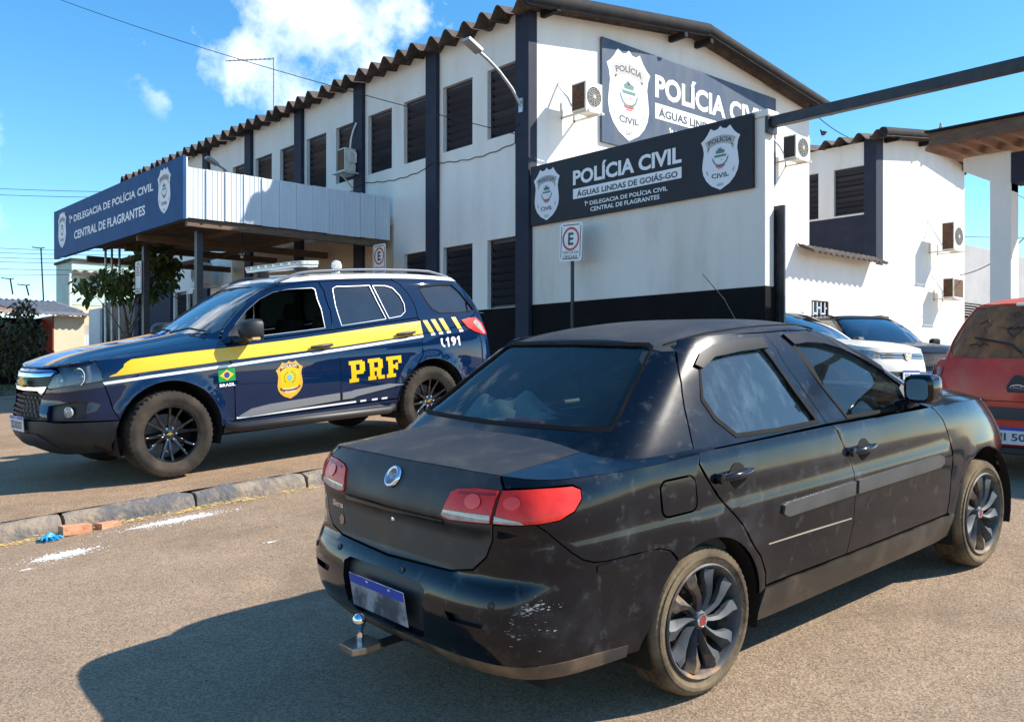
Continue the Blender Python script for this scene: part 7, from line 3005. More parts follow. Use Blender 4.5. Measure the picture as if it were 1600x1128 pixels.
    C.upn(g, ws, off=-.006, inset=-.003, rim=0, grid=.12)
    g.build('windscreen', G_ws, root)
    # tailgate and rear bumper
    nm = NM()
    t_l, t_r = low.sy(.80, 1.2), low.sy(-.80, 1.2)
    C.lp(nm, [(t_r, .66), (t_l, .66)] + C.trace(low, C.Tl, t_l, t_r, 16), grid=.08)
    C.dk(nm, [(-1.0, -.7), (-1.0, .7), (.05, .86), (.05, -.86)], grid=.15, inset=0, rim=0, off=-.03)
    nm.build('tailgate', M_nb, root)
    nm = NM()
    C.lp(nm, [(t_r, .40), (t_l, .40), (t_l, .65), (t_r, .65)], grid=.08, off=.02, rim=.04)
    nm.build('rear_bumper', M_nb, root)
    # bonnet with stripes
    hp = [(2.40, -.72), (2.47, -.4), (2.50, 0), (2.47, .4), (2.40, .72), (2.32, .775), (2.6, .776), (2.9, .770), (3.2, .755), (3.40, .735)]
    frt = [(3.48, .70), (3.56, .62), (3.615, .50), (3.65, .36), (3.672, .18), (3.68, 0)]
    hp = [(2.32, -.775)] + hp + frt + [(x, -y) for x, y in reversed(frt[:-1])] + [(x, -y) for x, y in ((3.40, .735), (3.2, .755), (2.9, .770), (2.6, .776))]
    nm = NM()
    C.dk(nm, list(reversed(hp)), grid=.05, rim=.03)
    hood = nm.build('bonnet', M_nb, root)
    nm = NM()
    e0 = C.L([('x', 3.385, 'T', 1)])[0][0]
    ct = [low.P(e0 + 2 * (H - e0) * k / 50, C.Tl(e0 + 2 * (H - e0) * k / 50)) for k in range(51)]
    inn = [(3.39, .741)] + [(x + .006, y + .004) for x, y in frt[:-1]] + [(3.687, 0)] + [(x + .006, -y - .004) for x, y in reversed(frt[:-1])] + [(3.39, -.741)]
    C.dk(nm, [(p.x, p.y) for p in ct] + list(reversed(inn)), grid=.05, rim=.01, inset=0, off=-.002)
    nm.build('front_lip', M_nb, root)
    for nme, m, y0, y1 in (('yellow_stripe', M_gv, .225, .345), ('white_stripe', M_wv, .20, .218), ('blue_band', mat('mid blue vinyl', (0.01, 0.07, 0.36), .3, coat=.6), -.195, .195), ('white_stripe', M_wv, -.218, -.20), ('yellow_stripe', M_gv, -.345, -.225)):
        nm = NM()
        xe = 3.672 - max(abs(y0), abs(y1)) ** 2 * .25
        C.dk(nm, [(2.50, y0), (2.5, y1), (3.1, y1), (xe, y1), (xe, y0), (3.1, y0)], grid=.06, rim=0, inset=0, off=.0015)
        nm.build(nme, m, hood)
    nm = NM()
    for k, (x, y0, y1) in enumerate(((3.05, -.15, .15), (3.13, -.15, .15), (3.21, -.12, .12))):
        C.dk(nm, [(x, y0), (x, y1), (x + .05, y1), (x + .05, y0)], grid=.06, rim=0, inset=0, off=.0025)
    C.dk(nm, [(2.70, -.08), (2.78, -.14), (2.88, -.12), (2.93, 0), (2.88, .12), (2.78, .14), (2.70, .08)], grid=.06, rim=0, inset=0, off=.0025)
    nm.build('bonnet_mark', mat('pale blue vinyl', (0.42, 0.50, 0.62), .4), hood)
    # wipers / cowl
    nm = NM()
    C.dk(nm, [(2.30, -.74), (2.405, -.715), (2.475, -.4), (2.505, 0), (2.475, .4), (2.405, .715), (2.30, .74)], grid=.1, off=-.012, rim=0, inset=0)
    nm.build('cowl', M_blackp, root)
    for y in (-.55, .08):
        MB().tube([(2.46, y, deck(2.46, y) + .01), (2.40, y + .3, deck(2.4, y + .3) + .03), (2.36, y + .58, 1.262)], .010, 6).build('wiper', M_blackp, root, local=True)

    # ---------- front end, in front coordinates
    def F(pts):
        return C.L([('f', y, z) for y, z in pts])

    def fp(name, m, pts, holes_=(), off=0.0, rim=.02, grid=.05, inset=.002, parent=root):
        nm = NM()
        C.lp(nm, F(pts) if not isinstance(pts[0][0], str) else C.L(pts), holes_, off=off, rim=rim, grid=grid, inset=inset)
        return nm.build(name, m, parent)
    sym = lambda l: l + [(-y, z) for y, z in reversed(l)]
    for sg in (-1, 1):
        hl = C.L([('x', 3.375, .985, sg), ('x', 3.365, .90, sg), ('x', 3.52, .882, sg), ('f', sg * .66, .865), ('f', sg * .50, .842), ('f', sg * .475, .86), ('f', sg * .54, .955), ('f', sg * .60, .985), ('x', 3.62, 'T', sg), ('x', 3.50, 'T', sg), ('x', 3.39, 'T', sg)])
        if sg < 0:
            pass
        hl = [(s_ if s_ > 0 else 2 * H + s_, z_) for s_, z_ in hl]
        nm = NM()
        C.lp(nm, hl, off=-.028, rim=0, grid=.05, inset=-.004)
        o_ = nm.build('headlamp', mat('lamp housing', (0.22, 0.24, 0.27), .35, .3), root)
        nm = NM()
        C.lp(nm, hl, off=.004, rim=.03, grid=.05, inset=.002)
        nm.build('lamp_cover', glass_mat('lamp cover glass', (.88, .92, .95), .9, base=.03) if 'lamp cover glass' not in MATS else MATS['lamp cover glass'], o_)
        for (yy, zz, r, ln_) in ((.755, .945, .070, 'reflector'), (.60, .918, .050, 'reflector')):
            s_ = low.sy(sg * yy, zz, True)
            p, n = low.P(s_, zz), low.N(s_, zz)
            d = (n + V((1.2, 0, 0))).normalized()
            Mx = Matrix.Translation(p - n * .055) @ d.to_track_quat('Z', 'Y').to_matrix().to_4x4()
            mb = MB()
            mb.lathe([(.0, -.0), (r * .5, .004), (r * .85, .022), (r, .042), (r * 1.06, .042)], Mx, 20)
            mb.lathe([(0, .034), (r * .35, .028), (r * .38, .0)], Mx, 14)
            mb.build('reflector', mat('lamp reflector', (.80, .83, .86), .12, .9), o_, local=True, smooth=60)
        mb = MB()
        pv = []
        for k in range(9):
            s0 = hl[2][0] + (hl[3][0] - hl[2][0]) * (k / 8 * 1.0)
            pv.append(low.P(s0, .897) + low.N(s0, .897) * -.006)
        mb.tube(pv, .006, 5)
        mb.build('lamp_strip', M_slv, o_, local=True)
    a48 = [(.475, .958), (.46, .862), (.25, .856), (0, .854)]
    fp('grille_mesh', M_blackp, sym([(.50, .955), (.468, .862)]), off=-.03)
    fp('grille_surround', M_chrome, sym([(.525, .975), (.50, .948), (.3, .938), (0, .934)][::-1])[0:0] or [(.53, .978), (.50, .948), (.3, .938), (0, .935), (-.3, .938), (-.50, .948), (-.53, .978), (-.3, .972), (0, .97), (.3, .972)], off=.006, rim=.03)
    fp('grille_surround', M_chrome, [(.47, .864), (.44, .825), (.40, .79), (.37, .80), (.33, .825), (0, .822), (-.33, .825), (-.37, .80), (-.40, .79), (-.44, .825), (-.47, .864), (-.25, .856), (0, .855), (.25, .856)], off=.008, rim=.035)
    for z in (.885, .905, .925):
        fp('grille_bar', M_blackp, [(.47, z - .004), (.47, z + .004), (-.47, z + .004), (-.47, z - .004)], off=-.012, rim=.01, inset=0)
    fp('bonnet_edge', mat('blue vinyl edge', (0.01, 0.09, 0.42), .2, coat=1.0), [(.55, .985), (.30, .982), (0, .980), (-.30, .982), (-.55, .985), (-.45, 1.0), (0, 1.0), (.45, 1.0)], off=.004, rim=.02, inset=0)
    s_ = low.H
    p, n = low.P(s_, .895), low.N(s_, .895)
    mb = MB()
    Mx = Matrix.Translation(p + V((.012, 0, 0))) @ Matrix(((0, 0, 1, 0), (1, 0, 0, 0), (0, 1, 0, 0), (0, 0, 0, 1)))
    mb.prism([(-.105, -.022), (-.04, -.022), (-.035, -.045), (.04, -.045), (.035, -.022), (.105, -.022), (.095, .022), (.035, .022), (.03, .045), (-.035, .045), (-.03, .022), (-.095, .022)], Mx, -.01, .018)
    mb.build('badge', mat('gold badge', (0.72, 0.5, 0.12), 0.25, 0.8), root, local=True, bevel=.004)
    # lower grille with honeycomb
    lg = [(.385, .775), (.36, .70), (.40, .62), (.38, .595), (0, .585), (-.38, .595), (-.40, .62), (-.36, .70), (-.385, .775), (0, .80)]
    fp('lower_grille', M_blackp, lg, off=-.04, inset=-.01)
    mb = MB()
    for r_ in range(5):
        for c_ in range(9):
            y, z = -.34 + c_ * .085 + (.042 if r_ % 2 else 0), .615 + r_ * .038
            if abs(y) > .36:
                continue
            s_ = low.sy(y, z, True)
            p = low.P(s_, z) + low.N(s_, z) * -.012
            mb.box(p.x - .012, p.x + .006, p.y - .028, p.y + .028, z - .005, z + .004)
            mb.box(p.x - .012, p.x + .004, p.y + .030, p.y + .036, z - .018, z + .020)
    o_ = mb.build('grille_honeycomb', mat('honeycomb grey', (.06, .062, .066), .35, .2), root, local=True)
    o_['kind'] = 'stuff'
    lgh = F([(y * 1.03, z + (.004 if z > .7 else -.004)) for y, z in lg])
    # bumper skin : navy upper, plastic lower
    bs = low.sx(3.30, .60, 1)
    fog = []
    for sg in (-1, 1):
        fg_ = F([(sg * .50, .70), (sg * .74, .735), (sg * .80, .72), (sg * .80, .60), (sg * .52, .575)])
        fog.append(fg_)
    up_l = C.L([('x', 3.27, .56, 1), ('x', 3.325, .70, 1), ('x', 3.362, .86, 1), ('x', 3.367, .893, 1), ('x', 3.52, .875, 1)]) + F([(.66, .858), (.50, .836), (.475, .85), (.47, .845), (.44, .815), (.40, .780)])
    up_l += [(2 * H - s_, z_) for s_, z_ in reversed(up_l)]
    mid_ = F([(.47, .585), (.0, .572), (-.47, .585)])
    lw = C.L([('x', 3.27, .56, 1)])[0]
    outer = up_l + [(2 * H - lw[0], .56)] + [(2 * H - low.sy(.47, .58, True), .585), (H, .573), (low.sy(.47, .58, True), .585)]
    nm = NM()
    C.lp(nm, outer, fog + [lgh], grid=.05, rim=.03)
    nm.build('front_bumper', M_nb, root)
    for k, q in enumerate(fog):
        nm = NM()
        C.lp(nm, q, off=-.035, rim=0, inset=-.006, grid=.08)
        fo_ = nm.build('fog_lamp_bezel', M_blackp, root)
        sg = (-1, 1)[k]
        s_ = low.sy(sg * .70, .655, True)
        p = low.P(s_, .655)
        MB().lathe([(0, .02), (.030, .016), (.040, .006), (.046, .006), (.048, -.01)], Matrix.Translation(p - low.N(s_, .655) * .02) @ V((1, sg * .45, 0)).to_track_quat('Z', 'Y').to_matrix().to_4x4(), 20).build('fog_lamp', M_clear, fo_, local=True, smooth=60)
    low_l = C.L([('x', 3.31, .30, 1), ('x', 3.30, .42, 1), ('x', 3.275, .553, 1)]) + F([(.60, .566), (.47, .579), (.25, .570), (0, .567)])
    low_l += [(2 * H - s_, z_) for s_, z_ in reversed(low_l[:-1])]
    low_l += F([(-.6, .285), (-.3, .265), (0, .26), (.3, .265), (.6, .285)])
    nm = NM()
    C.lp(nm, low_l, off=.010, grid=.06, rim=.03)
    nm.build('skid_bumper', M_sk, root)
    nm = NM()
    C.lp(nm, F([(.46, .43), (.36, .47), (-.36, .47), (-.46, .43), (-.52, .35), (.52, .35)]), off=.022, rim=.012, inset=0, grid=.06)
    nm.build('skid_plate', mat('skid dark', (.018, .02, .024), .5), root)
    # number plate
    xp = low.P(H, .53).x + .02
    mb = MB()
    mb.box(xp, xp + .008, -.2, .2, .475, .605)
    pl = mb.build('number_plate', mat('plate white', (.62, .64, .68), .4), root, local=True, bevel=.003)
    MB().box(xp + .0085, xp + .0095, -.197, .197, .577, .603).build('plate_band', MATS['plate blue'], pl, local=True)
    mb = MB()
    vs, fs = text_mesh('SSD0D07', .34, .070, .02)
    mb.mesh([V((xp + .0095, a_1 - .17, b_1 + .494)) for a_1, b_1 in vs], fs)
    vs, fs = text_mesh('BRASIL', .09, .014, .02)
    mb.build('lettering', M_letd, pl, local=True)
    mb = MB()
    mb.mesh([V((xp + .0102, a_1 - .045, b_1 + .583)) for a_1, b_1 in vs], fs)
    mb.build('lettering', M_wv, pl, local=True)
    # mirrors
    for sg in (-1, 1):
        t = empty('wing_mirror', M @ Matrix.Translation((2.10, sg * .90, 1.16)), parent=root)
        mb = MB()
        n = 18
        prof = [(-.075, .80), (-.07, .93), (-.02, 1.0), (.04, .92), (.08, .70), (.105, .38), (.112, .05)]
        vs = []
        for (xx, sc) in prof:
            for k in range(n):
                a_1 = 2 * pi * k / n
                c_, s_1 = cos(a_1), sin(a_1)
                vs.append((xx, sg * (.13 + .125 * sc * (abs(c_) ** .5) * (1 if c_ > 0 else -1)), .10 + .098 * sc * (abs(s_1) ** .55) * (1 if s_1 > 0 else -1)))
        fs = [(j * n + k, j * n + (k + 1) % n, (j + 1) * n + (k + 1) % n, (j + 1) * n + k) for j in range(len(prof) - 1) for k in range(n)] + [tuple(range(n))]
        mb.mesh(vs, fs)
        mb.tube([(.05, sg * -.08, -.01), (.03, sg * .02, .0), (0, sg * .06, .04)], [.05, .04, .035], 8)
        mb.build('mirror_housing', M_sk, t, local=True, smooth=50)
        mb = MB()
        mb.box(-.03, .05, sg * .20 - .05, sg * .20 + .05, .004, .03)
        mb.build('indicator', mat('amber lens', (.55, .30, .10), .2, coat=1.0), t, local=True, bevel=.006)
        s_2 = NM()
        C.upn(s_2, C.U([('x', x, z, sg) for x, z in ((2.10, 1.182), (2.21, 1.18), (2.22, 1.20), (2.13, 1.30), (2.10, 1.31))]), off=.006, rim=.012, inset=0, grid=.1)
        s_2.build('mirror_base', M_blackp, root)
    # roof rails, light bar, search lamp
    for sg in (-1, 1):
        pts = []
        for k in range(25):
            x = -.55 + 2.15 * k / 24
            e = min(1, min(k, 24 - k) / 3)
            pts.append((x, sg * (.60), roof(x, .60) + .004 + .040 * e))
        MB().tube(pts, .014, 8).build('roof_rail', mat('rail paint', (.10, .12, .16), .45), root, local=True, smooth=60)
    t = empty('light_bar', M @ Matrix.Translation((1.20, 0, 1.85)), parent=root)
    outl = rrect(-.13, .13, -.60, .60, .07, 4)
    mb = MB()
    mb.prism([(a_1, b_1) for a_1, b_1 in outl], Matrix.Identity(4), .022, .062)
    mb.build('light_bar_lens', mat('light bar lens', (.62, .66, .62), .15, coat=1.0, col2=(.36, .40, .38), nscale=14, nlo=.4, nhi=.6), t, local=True, bevel=.012, smooth=40)
    mb = MB()
    mb.prism([(a_1 * .96, b_1 * .98) for a_1, b_1 in outl], Matrix.Identity(4), .0, .021)
    mb.build('light_bar_base', M_wt, t, local=True, bevel=.004)
    mb = MB()
    for k in range(7):
        y = -.5 + k * .166
        mb.box(.1305, .134, y - .05, y + .05, .035, .064)
        mb.box(-.134, -.1305, y - .05, y + .05, .035, .064)
    mb.build('led_module', mat('led module', (.25, .27, .27), .3), t, local=True)
    for sg in (-1, 1):
        MB().box(-.07, .07, sg * .42 - .035, sg * .42 + .035, -.06, -.002).build('light_bar_foot', M_blackp, t, local=True, bevel=.01)
    t = empty('search_lamp', M @ Matrix.Translation((.28, -.42, 1.80)), parent=root)
    MB().lathe([(0, .055), (.062, .05), (.07, .04), (.072, .0), (.05, -.04), (0, -.05)], Matrix.Translation((0, 0, .11)) @ V((.25, 1, .1)).to_track_quat('Z', 'Y').to_matrix().to_4x4(), 24).build('lamp_shell', M_blackp, t, local=True, smooth=50)
    MB().lathe([(0, .06), (.055, .056), (.064, .051)], Matrix.Translation((0, 0, .11)) @ V((.25, 1, .1)).to_track_quat('Z', 'Y').to_matrix().to_4x4(), 20).build('lamp_lens', mat('search lens', (.55, .56, .50), .2, col2=(.3, .32, .3), nscale=60), t, local=True, smooth=60)
    MB().box(-.03, .03, -.05, .05, -.01, .05).build('lamp_foot', M_slv, t, local=True, bevel=.006)
    # wheels
    st = radians(1.0)
    for (x, sg, s_) in ((0, 1, 0), (0, -1, 0), (2.845, 1, st), (2.845, -1, st)):
        wheel_suv('wheel', wheel_frame(x, sg * .805, .385, sg, s_), root)
    # cabin
    MB().box(-.8, 2.3, -.80, .80, .42, .46).build('cabin_floor', M_int, root, local=True)
    MB().box(1.95, 2.42, -.78, .78, 1.0, 1.17).build('dashboard', M_int, root, local=True, bevel=.04)
    for sg in (-1, 1):
        seat(root, 1.0, sg * .40, .62, .50, M_int, back=.62, tilt=.18)
    seat(root, .15, 0, .62, 1.35, M_int, back=.58, tilt=.2)
    mb = MB()
    mb.tube([(1.78 - .05 * sin(2 * pi * k / 20), .42 + .19 * cos(2 * pi * k / 20), 1.13 + .18 * sin(2 * pi * k / 20)) for k in range(21)], .014, 6)
    mb.bar((1.8, .25, 1.13), (1.8, .59, 1.13), .03, .03)
    mb.build('steering_wheel', M_int, root, local=True, smooth=60)
    return root


SUV = make_suv()


# ------------------------------------------------------------------ the other parked cars
def make_car(name, label, M, paint, d, cat='car', group=None):
    """compact two-box car from a dict of proportions; axle mid at origin, heading +x"""
    root = empty(name, M, label, cat, group)
    ro, fo, wb, Wd, bz, rz, hz = d['ro'], d['fo'], d['wb'], d['W'], d['belt'], d['roof'], d['hood']
    R = d.get('R', .30)
    aR, aF = (0, R, R + .05), (wb, R, R + .05)
    xe = wb + fo
    xr = tab(d.get('xr') or [(.2, -ro + .15), (.32, -ro + .04), (.5, -ro), (.68, -ro + .01), (.80, -ro + .03), (bz, -ro + .06), (bz + .15, -ro + .12)])
    xf = tab([(.18, xe - .12), (.3, xe - .02), (.5, xe), (.66, xe - .01), (.80, xe - .05), (hz - .05, xe - .10), (hz + .05, xe - .2)])
    W0 = tab([(.18, Wd * .90), (.3, Wd * .96), (.55, Wd), (.75, Wd), (.9, Wd * .975), (bz, Wd * .945), (bz + .12, Wd * .90)])
    low = Loft(d.get('plan') or [(0, 0), (.002, .4), (.006, .62), (.016, .80), (.035, .90), (.07, .955), (.14, .985), (.3, 1), (.7, 1), (.84, .97), (.90, .92), (.945, .83), (.975, .66), (.993, .36), (1, 0)],
               ro + xe, Wd, xr, xf, flareW(W0, (aR, aF), .018, .05))
    gx = d['glass']           # rear base x, rear top x, front base x, front top x
    xru = tab([(bz - .15, gx[0] - .05), (bz, gx[0]), (rz - .06, gx[1]), (rz + .03, gx[1] + .2)])
    xfu = tab([(hz - .12, gx[2] + .20), (hz + .02, gx[2]), ((hz + rz) / 2, (gx[2] + gx[3]) / 2 + .04), (rz - .06, gx[3]), (rz + .03, gx[3] - .25)])
    Wu = tab([(hz - .15, Wd * .95), (bz, Wd * .91), (rz - .25, Wd * .80), (rz - .06, Wd * .68), (rz + .03, Wd * .58)])
    up = Loft([(0, 0), (.004, .4), (.012, .68), (.025, .82), (.05, .91), (.09, .96), (.16, .985), (.3, 1), (.6, 1), (.78, .985), (.87, .95), (.925, .89), (.962, .77), (.986, .55), (.997, .3), (1, 0)], gx[2] - gx[0], Wd * .85, xru, xfu, lambda x, z: Wu(z))
    zb = tab([(-ro, bz), (0, bz), (gx[3], bz - .02), (gx[2] - .1, hz - .02), (wb + fo * .35, hz - .07), (xe - .12, hz - .19), (xe, hz - .26)])
    zc = tab([(-ro, bz + .03), (gx[2] - .2, hz + .04), (wb + fo * .2, hz + .0), (xe - .22, hz - .08), (xe - .08, hz - .16), (xe, hz - .22)])
    deck = lambda x, y: zb(x) + (zc(x) - zb(x)) * (1 - min(abs(y) / (Wd * .93), 1.1) ** 3)
    zr = tab([(gx[1] - .25, rz - .09), (gx[1], rz - .055), (gx[1] + .4, rz - .008), ((gx[1] + gx[3]) / 2, rz), (gx[3] - .15, rz - .018), (gx[3], rz - .05), (gx[3] + .2, rz - .11)])
    roof = lambda x, y: zr(x) - .045 * min(abs(y) / (Wd * .68), 1.2) ** 4
    C = Car(root, low, up, deck, roof, zb, rz - .06)
    wells_and_under(root, (aR, aF), Wd - .02, -ro + .2, xe - .3, .22)
    H, Hu = low.H, up.H
    nm = NM()
    full = [(-H + 2 * H * k / 60, .24) for k in range(61)]
    hol = [C.L([('x', x, z, sg) for x, z in [(q[0], .245), (q[0] + q[2], .245)][1:] + arc(*q, 0, 180, 18) + [(q[0] - q[2], .245)]]) for sg in (-1, 1) for q in (aR, aF)]
    tl_h, cut = [], []
    C.lp(nm, full + [(s_, C.Tl(s_)) for s_ in [H - 2 * H * k / 90 for k in range(91)]], hol, grid=.09, inset=0)
    ts = [(-H + 2 * H * k / 100) for k in range(100)]
    C.dk(nm, [(low.P(s_, C.Tl(s_)).x, low.P(s_, C.Tl(s_)).y) for s_ in ts], grid=.09, inset=0, rim=.01)
    # greenhouse
    sw, gl = [], d['glassmat']
    pil = d.get('pillars') or ((gx[0] + .42, gx[3] - .75), (gx[3] - .66, gx[2] - .45))
    zt = rz - .09
    for sg in (-1, 1):
        for i, (xa, xb) in enumerate(pil):
            if i == 0:
                p = [(xa, bz + .05), (xa + .03, bz + .2), (xa + .18, zt), (xb - .04, zt), (xb, bz + .04)]
            else:
                p = [(xa, bz + .04), (xa - .02, zt), (gx[3] - .12, zt), (gx[3] + .22, rz - .2), (xb, bz + .05)]
            sw.append(C.U([('x', x, z, sg) for x, z in p]))
    rw = C.U([('r', y * Wd, z) for y, z in ((-.72, bz + .05), (0, bz + .03), (.72, bz + .05), (.70, bz + .12), (.60, zt), (0, zt + .015), (-.60, zt), (-.70, bz + .12))]) if not d.get('rw') else C.U([('r', y, z) for y, z in d['rw']])
    fw = C.U([('f', y * Wd, z) for y, z in ((.80, hz + .05), (.64, zt - .02), (.5, zt + .01), (0, zt + .02), (-.5, zt + .01), (-.64, zt - .02), (-.80, hz + .05), (0, hz + .02))])
    if Hu:
        b0 = hz - .10
        outer = [(-Hu + .0001, b0)] if False else []
        # right half + left half, seam at the windscreen centre hidden inside the glass cut
        for half in (0, 1):
            a0, a1 = (-Hu * .5, Hu * .5) if half == 0 else (Hu * .5, Hu * 1.5)
            W_ = lambda s_: C.Tu(s_ if s_ <= Hu else s_ - 2 * Hu)
            outer = [(a0, bz - .10), (a1, bz - .10)] if half == 0 else [(a0, b0), (a1, b0)]
            outer = outer + [(a1 + (a0 - a1) * k / 50, W_(a1 + (a0 - a1) * k / 50)) for k in range(51)]
            hs = []
            for q in sw + [rw, fw]:
                for sh in (0, 2 * Hu):
                    q2 = [(a + sh, z) for a, z in q]
                    cm = sum(a for a, z in q2) / len(q2)
                    if a0 < cm < a1:
                        mn, mx = min(a for a, z in q2), max(a for a, z in q2)
                        if mn > a0 + .005 and mx < a1 - .005:
                            hs.append(q2)
            C.upn(nm, outer, hs, grid=.09, inset=0)
    body = nm.build('body', paint, root)
    for nme, q in [('side_window', w_) for w_ in sw] + [('rear_window', rw), ('windscreen', fw)]:
        g = NM()
        C.upn(g, q, off=-.010, inset=-.004, rim=0, grid=.12)
        g.build(nme, d.get('rearmat', gl) if nme == 'rear_window' else gl, root)
    nm = NM()
    C.rf(nm, [(up.P(s_, C.Tu(s_)).x, up.P(s_, C.Tu(s_)).y) for s_ in [(-Hu + 2 * Hu * k / 80) for k in range(80)]], grid=.09, inset=0, rim=.02)
    nm.build('roof', d.get('roofmat', paint), root)
    for (x, sg) in ((0, 1), (0, -1), (wb, 1), (wb, -1)):
        w = empty('wheel', M @ wheel_frame(x, sg * (Wd - .10), R, sg), parent=root)
        tyre(Matrix.Identity(4), R, R * .66, .19, M_rub, w, nseg=40)
        mb = MB()
        mb.lathe([(R * .66, .085), (R * .60, .05), (R * .58, -.06), (0, -.06)], Matrix.Identity(4), 30)
        for k in range(5):
            a = 2 * pi * k / 5
            mb.bar((.03 * cos(a), .03 * sin(a), .06), (R * .64 * cos(a), R * .64 * sin(a), .075), .06, .03)
        mb.build('rim', M_gun, w, local=True, smooth=40)
    MB().box(-ro + .3, gx[2] - .2, -Wd * .82, Wd * .82, .35, .40).build('cabin_floor', M_int, root, local=True)
    for sg in (-1, 1):
        seat(root, (gx[1] + gx[3]) / 2 + .05, sg * .36, .48, .48, M_int, back=rz - .98, tilt=.2)
    seat(root, gx[0] + .75, 0, .48, Wd * 1.4, M_int, back=rz - 1.02, tilt=.25)

    def fp(nme, m, pts, off=.004, rim=.012, grid=.07, front=True, parent=root):
        nm = NM()
        q = C.L([p if isinstance(p[0], str) else (('f' if front else 'r'), p[0], p[1]) for p in pts])
        if front:
            q = [(s_ if s_ > 0 else 2 * H + s_, z_) for s_, z_ in q]
        C.lp(nm, q, off=off, rim=rim, inset=0, grid=grid)
        return nm.build(nme, m, parent)
    return root, C, fp


def plate(root, x, y, z, front, txt, w=.4, h=.13, off=.012):
    s = 1 if front else -1
    mb = MB()
    mb.box(min(x, x + s * off), max(x, x + s * off), y - w / 2, y + w / 2, z - h / 2, z + h / 2)
    p = mb.build('number_plate', MATS['plate white'], root, local=True, bevel=.003)
    xx = x + s * (off + .001)
    MB().box(min(xx, xx + s * .0006), max(xx, xx + s * .0006), y - w / 2 + .003, y + w / 2 - .003, z + h / 2 - .03, z + h / 2 - .002).build('plate_band', MATS['plate blue'], p, local=True)
    vs, fs = text_mesh(txt, w * .84, h * .55, .02)
    mb = MB()
    mb.mesh([V((xx + s * .0008, y + s * (a - w * .42), z - h * .42 + b)) for a, b in vs], fs)
    mb.build('lettering', M_letd, p, local=True)
    return p


# red hatchback ahead of the sedan
M_rp = mat('red car paint', (0.62, 0.055, 0.030), 0.5, coat=.4, coat_r=.10, spec=.2, col2=(0.50, 0.042, 0.024), nscale=3, dirt=(0.45, 0.22, 0.13), dscale=4, dlo=.5, dhi=.8, damt=.45)
M_rpr = mat('sun faded red paint', (0.60, 0.12, 0.06), 0.6, coat=.3, coat_r=.3, spec=.2, col2=(0.45, 0.08, 0.045), nscale=4, dirt=(0.5, 0.32, 0.22), dscale=5, dlo=.5, dhi=.75, damt=.5)
G_dirty = glass_mat('dirty rear glass', (0.20, 0.14, 0.10), .8, dust=.78, dustcol=(0.58, 0.23, 0.09), dscale=5, dlo=.35, dhi=.7, base=.02, rough=.15, streak=(1, 1.2, .7))
G_dark = glass_mat('dark tinted glass', (0.05, 0.07, 0.09), 1.3, base=.05)
G_scr = glass_mat('screen glass blue', (0.35, 0.42, 0.50), 1.6, base=.09)
Mh = car_frame(8.40, 2.74, ground_z(8.4, 2.74) - .01, radians(0.5), .062, .031)
root, C, fp = make_car('red_hatchback', 'dusty red hatchback with finger drawings on its dirty rear window ahead of the black sedan', Mh, M_rp,
                       dict(ro=.68, fo=.72, wb=2.45, W=.80, belt=.935, roof=1.45, hood=.92, glass=(-.56, -.22, 2.10, 1.35), glassmat=G_dark, rearmat=G_dirty, R=.285, roofmat=M_rpr,
                            xr=[(.2, -.55), (.32, -.64), (.5, -.68), (.60, -.675), (.72, -.665), (.85, -.645), (.95, -.615), (1.1, -.55)],
                            rw=[(-.58, .985), (-.2, .935), (.2, .935), (.58, .985), (.62, 1.03), (.625, 1.10), (.50, 1.365), (.44, 1.39), (-.44, 1.39), (-.50, 1.365), (-.625, 1.10), (-.62, 1.03)]))
for sg in (-1, 1):
    nm = NM()
    C.lp(nm, C.L([('r', sg * .60, .88), ('r', sg * .70, .895), ('x', -.50, .88, sg), ('x', -.46, .79, sg), ('x', -.52, .73, sg), ('r', sg * .68, .71), ('r', sg * .62, .75)]), off=.008, rim=.014, inset=0, grid=.06)
    nm.build('tail_lamp', mat('dark red lens', (0.20, 0.012, 0.014), .2, coat=1.0), root)
fp('bumper_strip', mat('grey strip', (.035, .034, .036), .5), [(-.72, .49), (-.4, .49), (.4, .49), (.72, .49), (.72, .58), (.4, .585), (-.4, .585), (-.72, .58)], off=.012, rim=.02, front=False)
fp('hatch_gap', M_well, [(-.60, .63), (.60, .63), (.60, .636), (-.60, .636)], off=.0015, rim=0, front=False)
p = C.low.P(0, .755)
Mb_ = Matrix.Translation(p + V((-.006, 0, 0))) @ Matrix(((0, 0, -1, 0), (-1, 0, 0, 0), (0, 1, 0, 0), (0, 0, 0, 1)))
mb = MB()
mb.prism([(-.075, -.05), (.075, -.05), (.085, -.01), (.05, .05), (.02, .085), (-.02, .085), (-.05, .05), (-.085, -.01)], Mb_, 0, .008)
bd = mb.build('badge_plinth', M_blackp, root, local=True, bevel=.004)
mb = MB()
mb.prism([(.056 * cos(2 * pi * k / 24), -.012 + .024 * sin(2 * pi * k / 24)) for k in range(24)], Mb_, .0082, .013)
mb.build('badge_oval', M_chrome, bd, local=True)
mb = MB()
mb.prism([(.050 * cos(2 * pi * k / 24), -.012 + .019 * sin(2 * pi * k / 24)) for k in range(24)], Mb_, .0132, .0145)
vs, fs = text_mesh('Ford', .062, .022, .01)
mb.build('badge_field', mat('navy badge', (.02, .03, .08), .3), bd, local=True)
mb = MB()
mb.mesh([Mb_ @ V((a - .031, b - .024, .0150)) for a, b in vs], fs)
mb.build('lettering', M_chrome, bd, local=True)
plate(root, C.low.P(0, .36).x - .004, 0, .365, False, 'JJI 5042', h=.14)
MB().box(C.low.P(0, .5).x - .01, C.low.P(0, .5).x + .1, -.70, .70, .22, .27).build('bumper_lip', M_blackp, root, local=True, bevel=.01)
mb = MB()      # high brake lamp and wiper
s0 = C.up.sy(.0, 1.385)
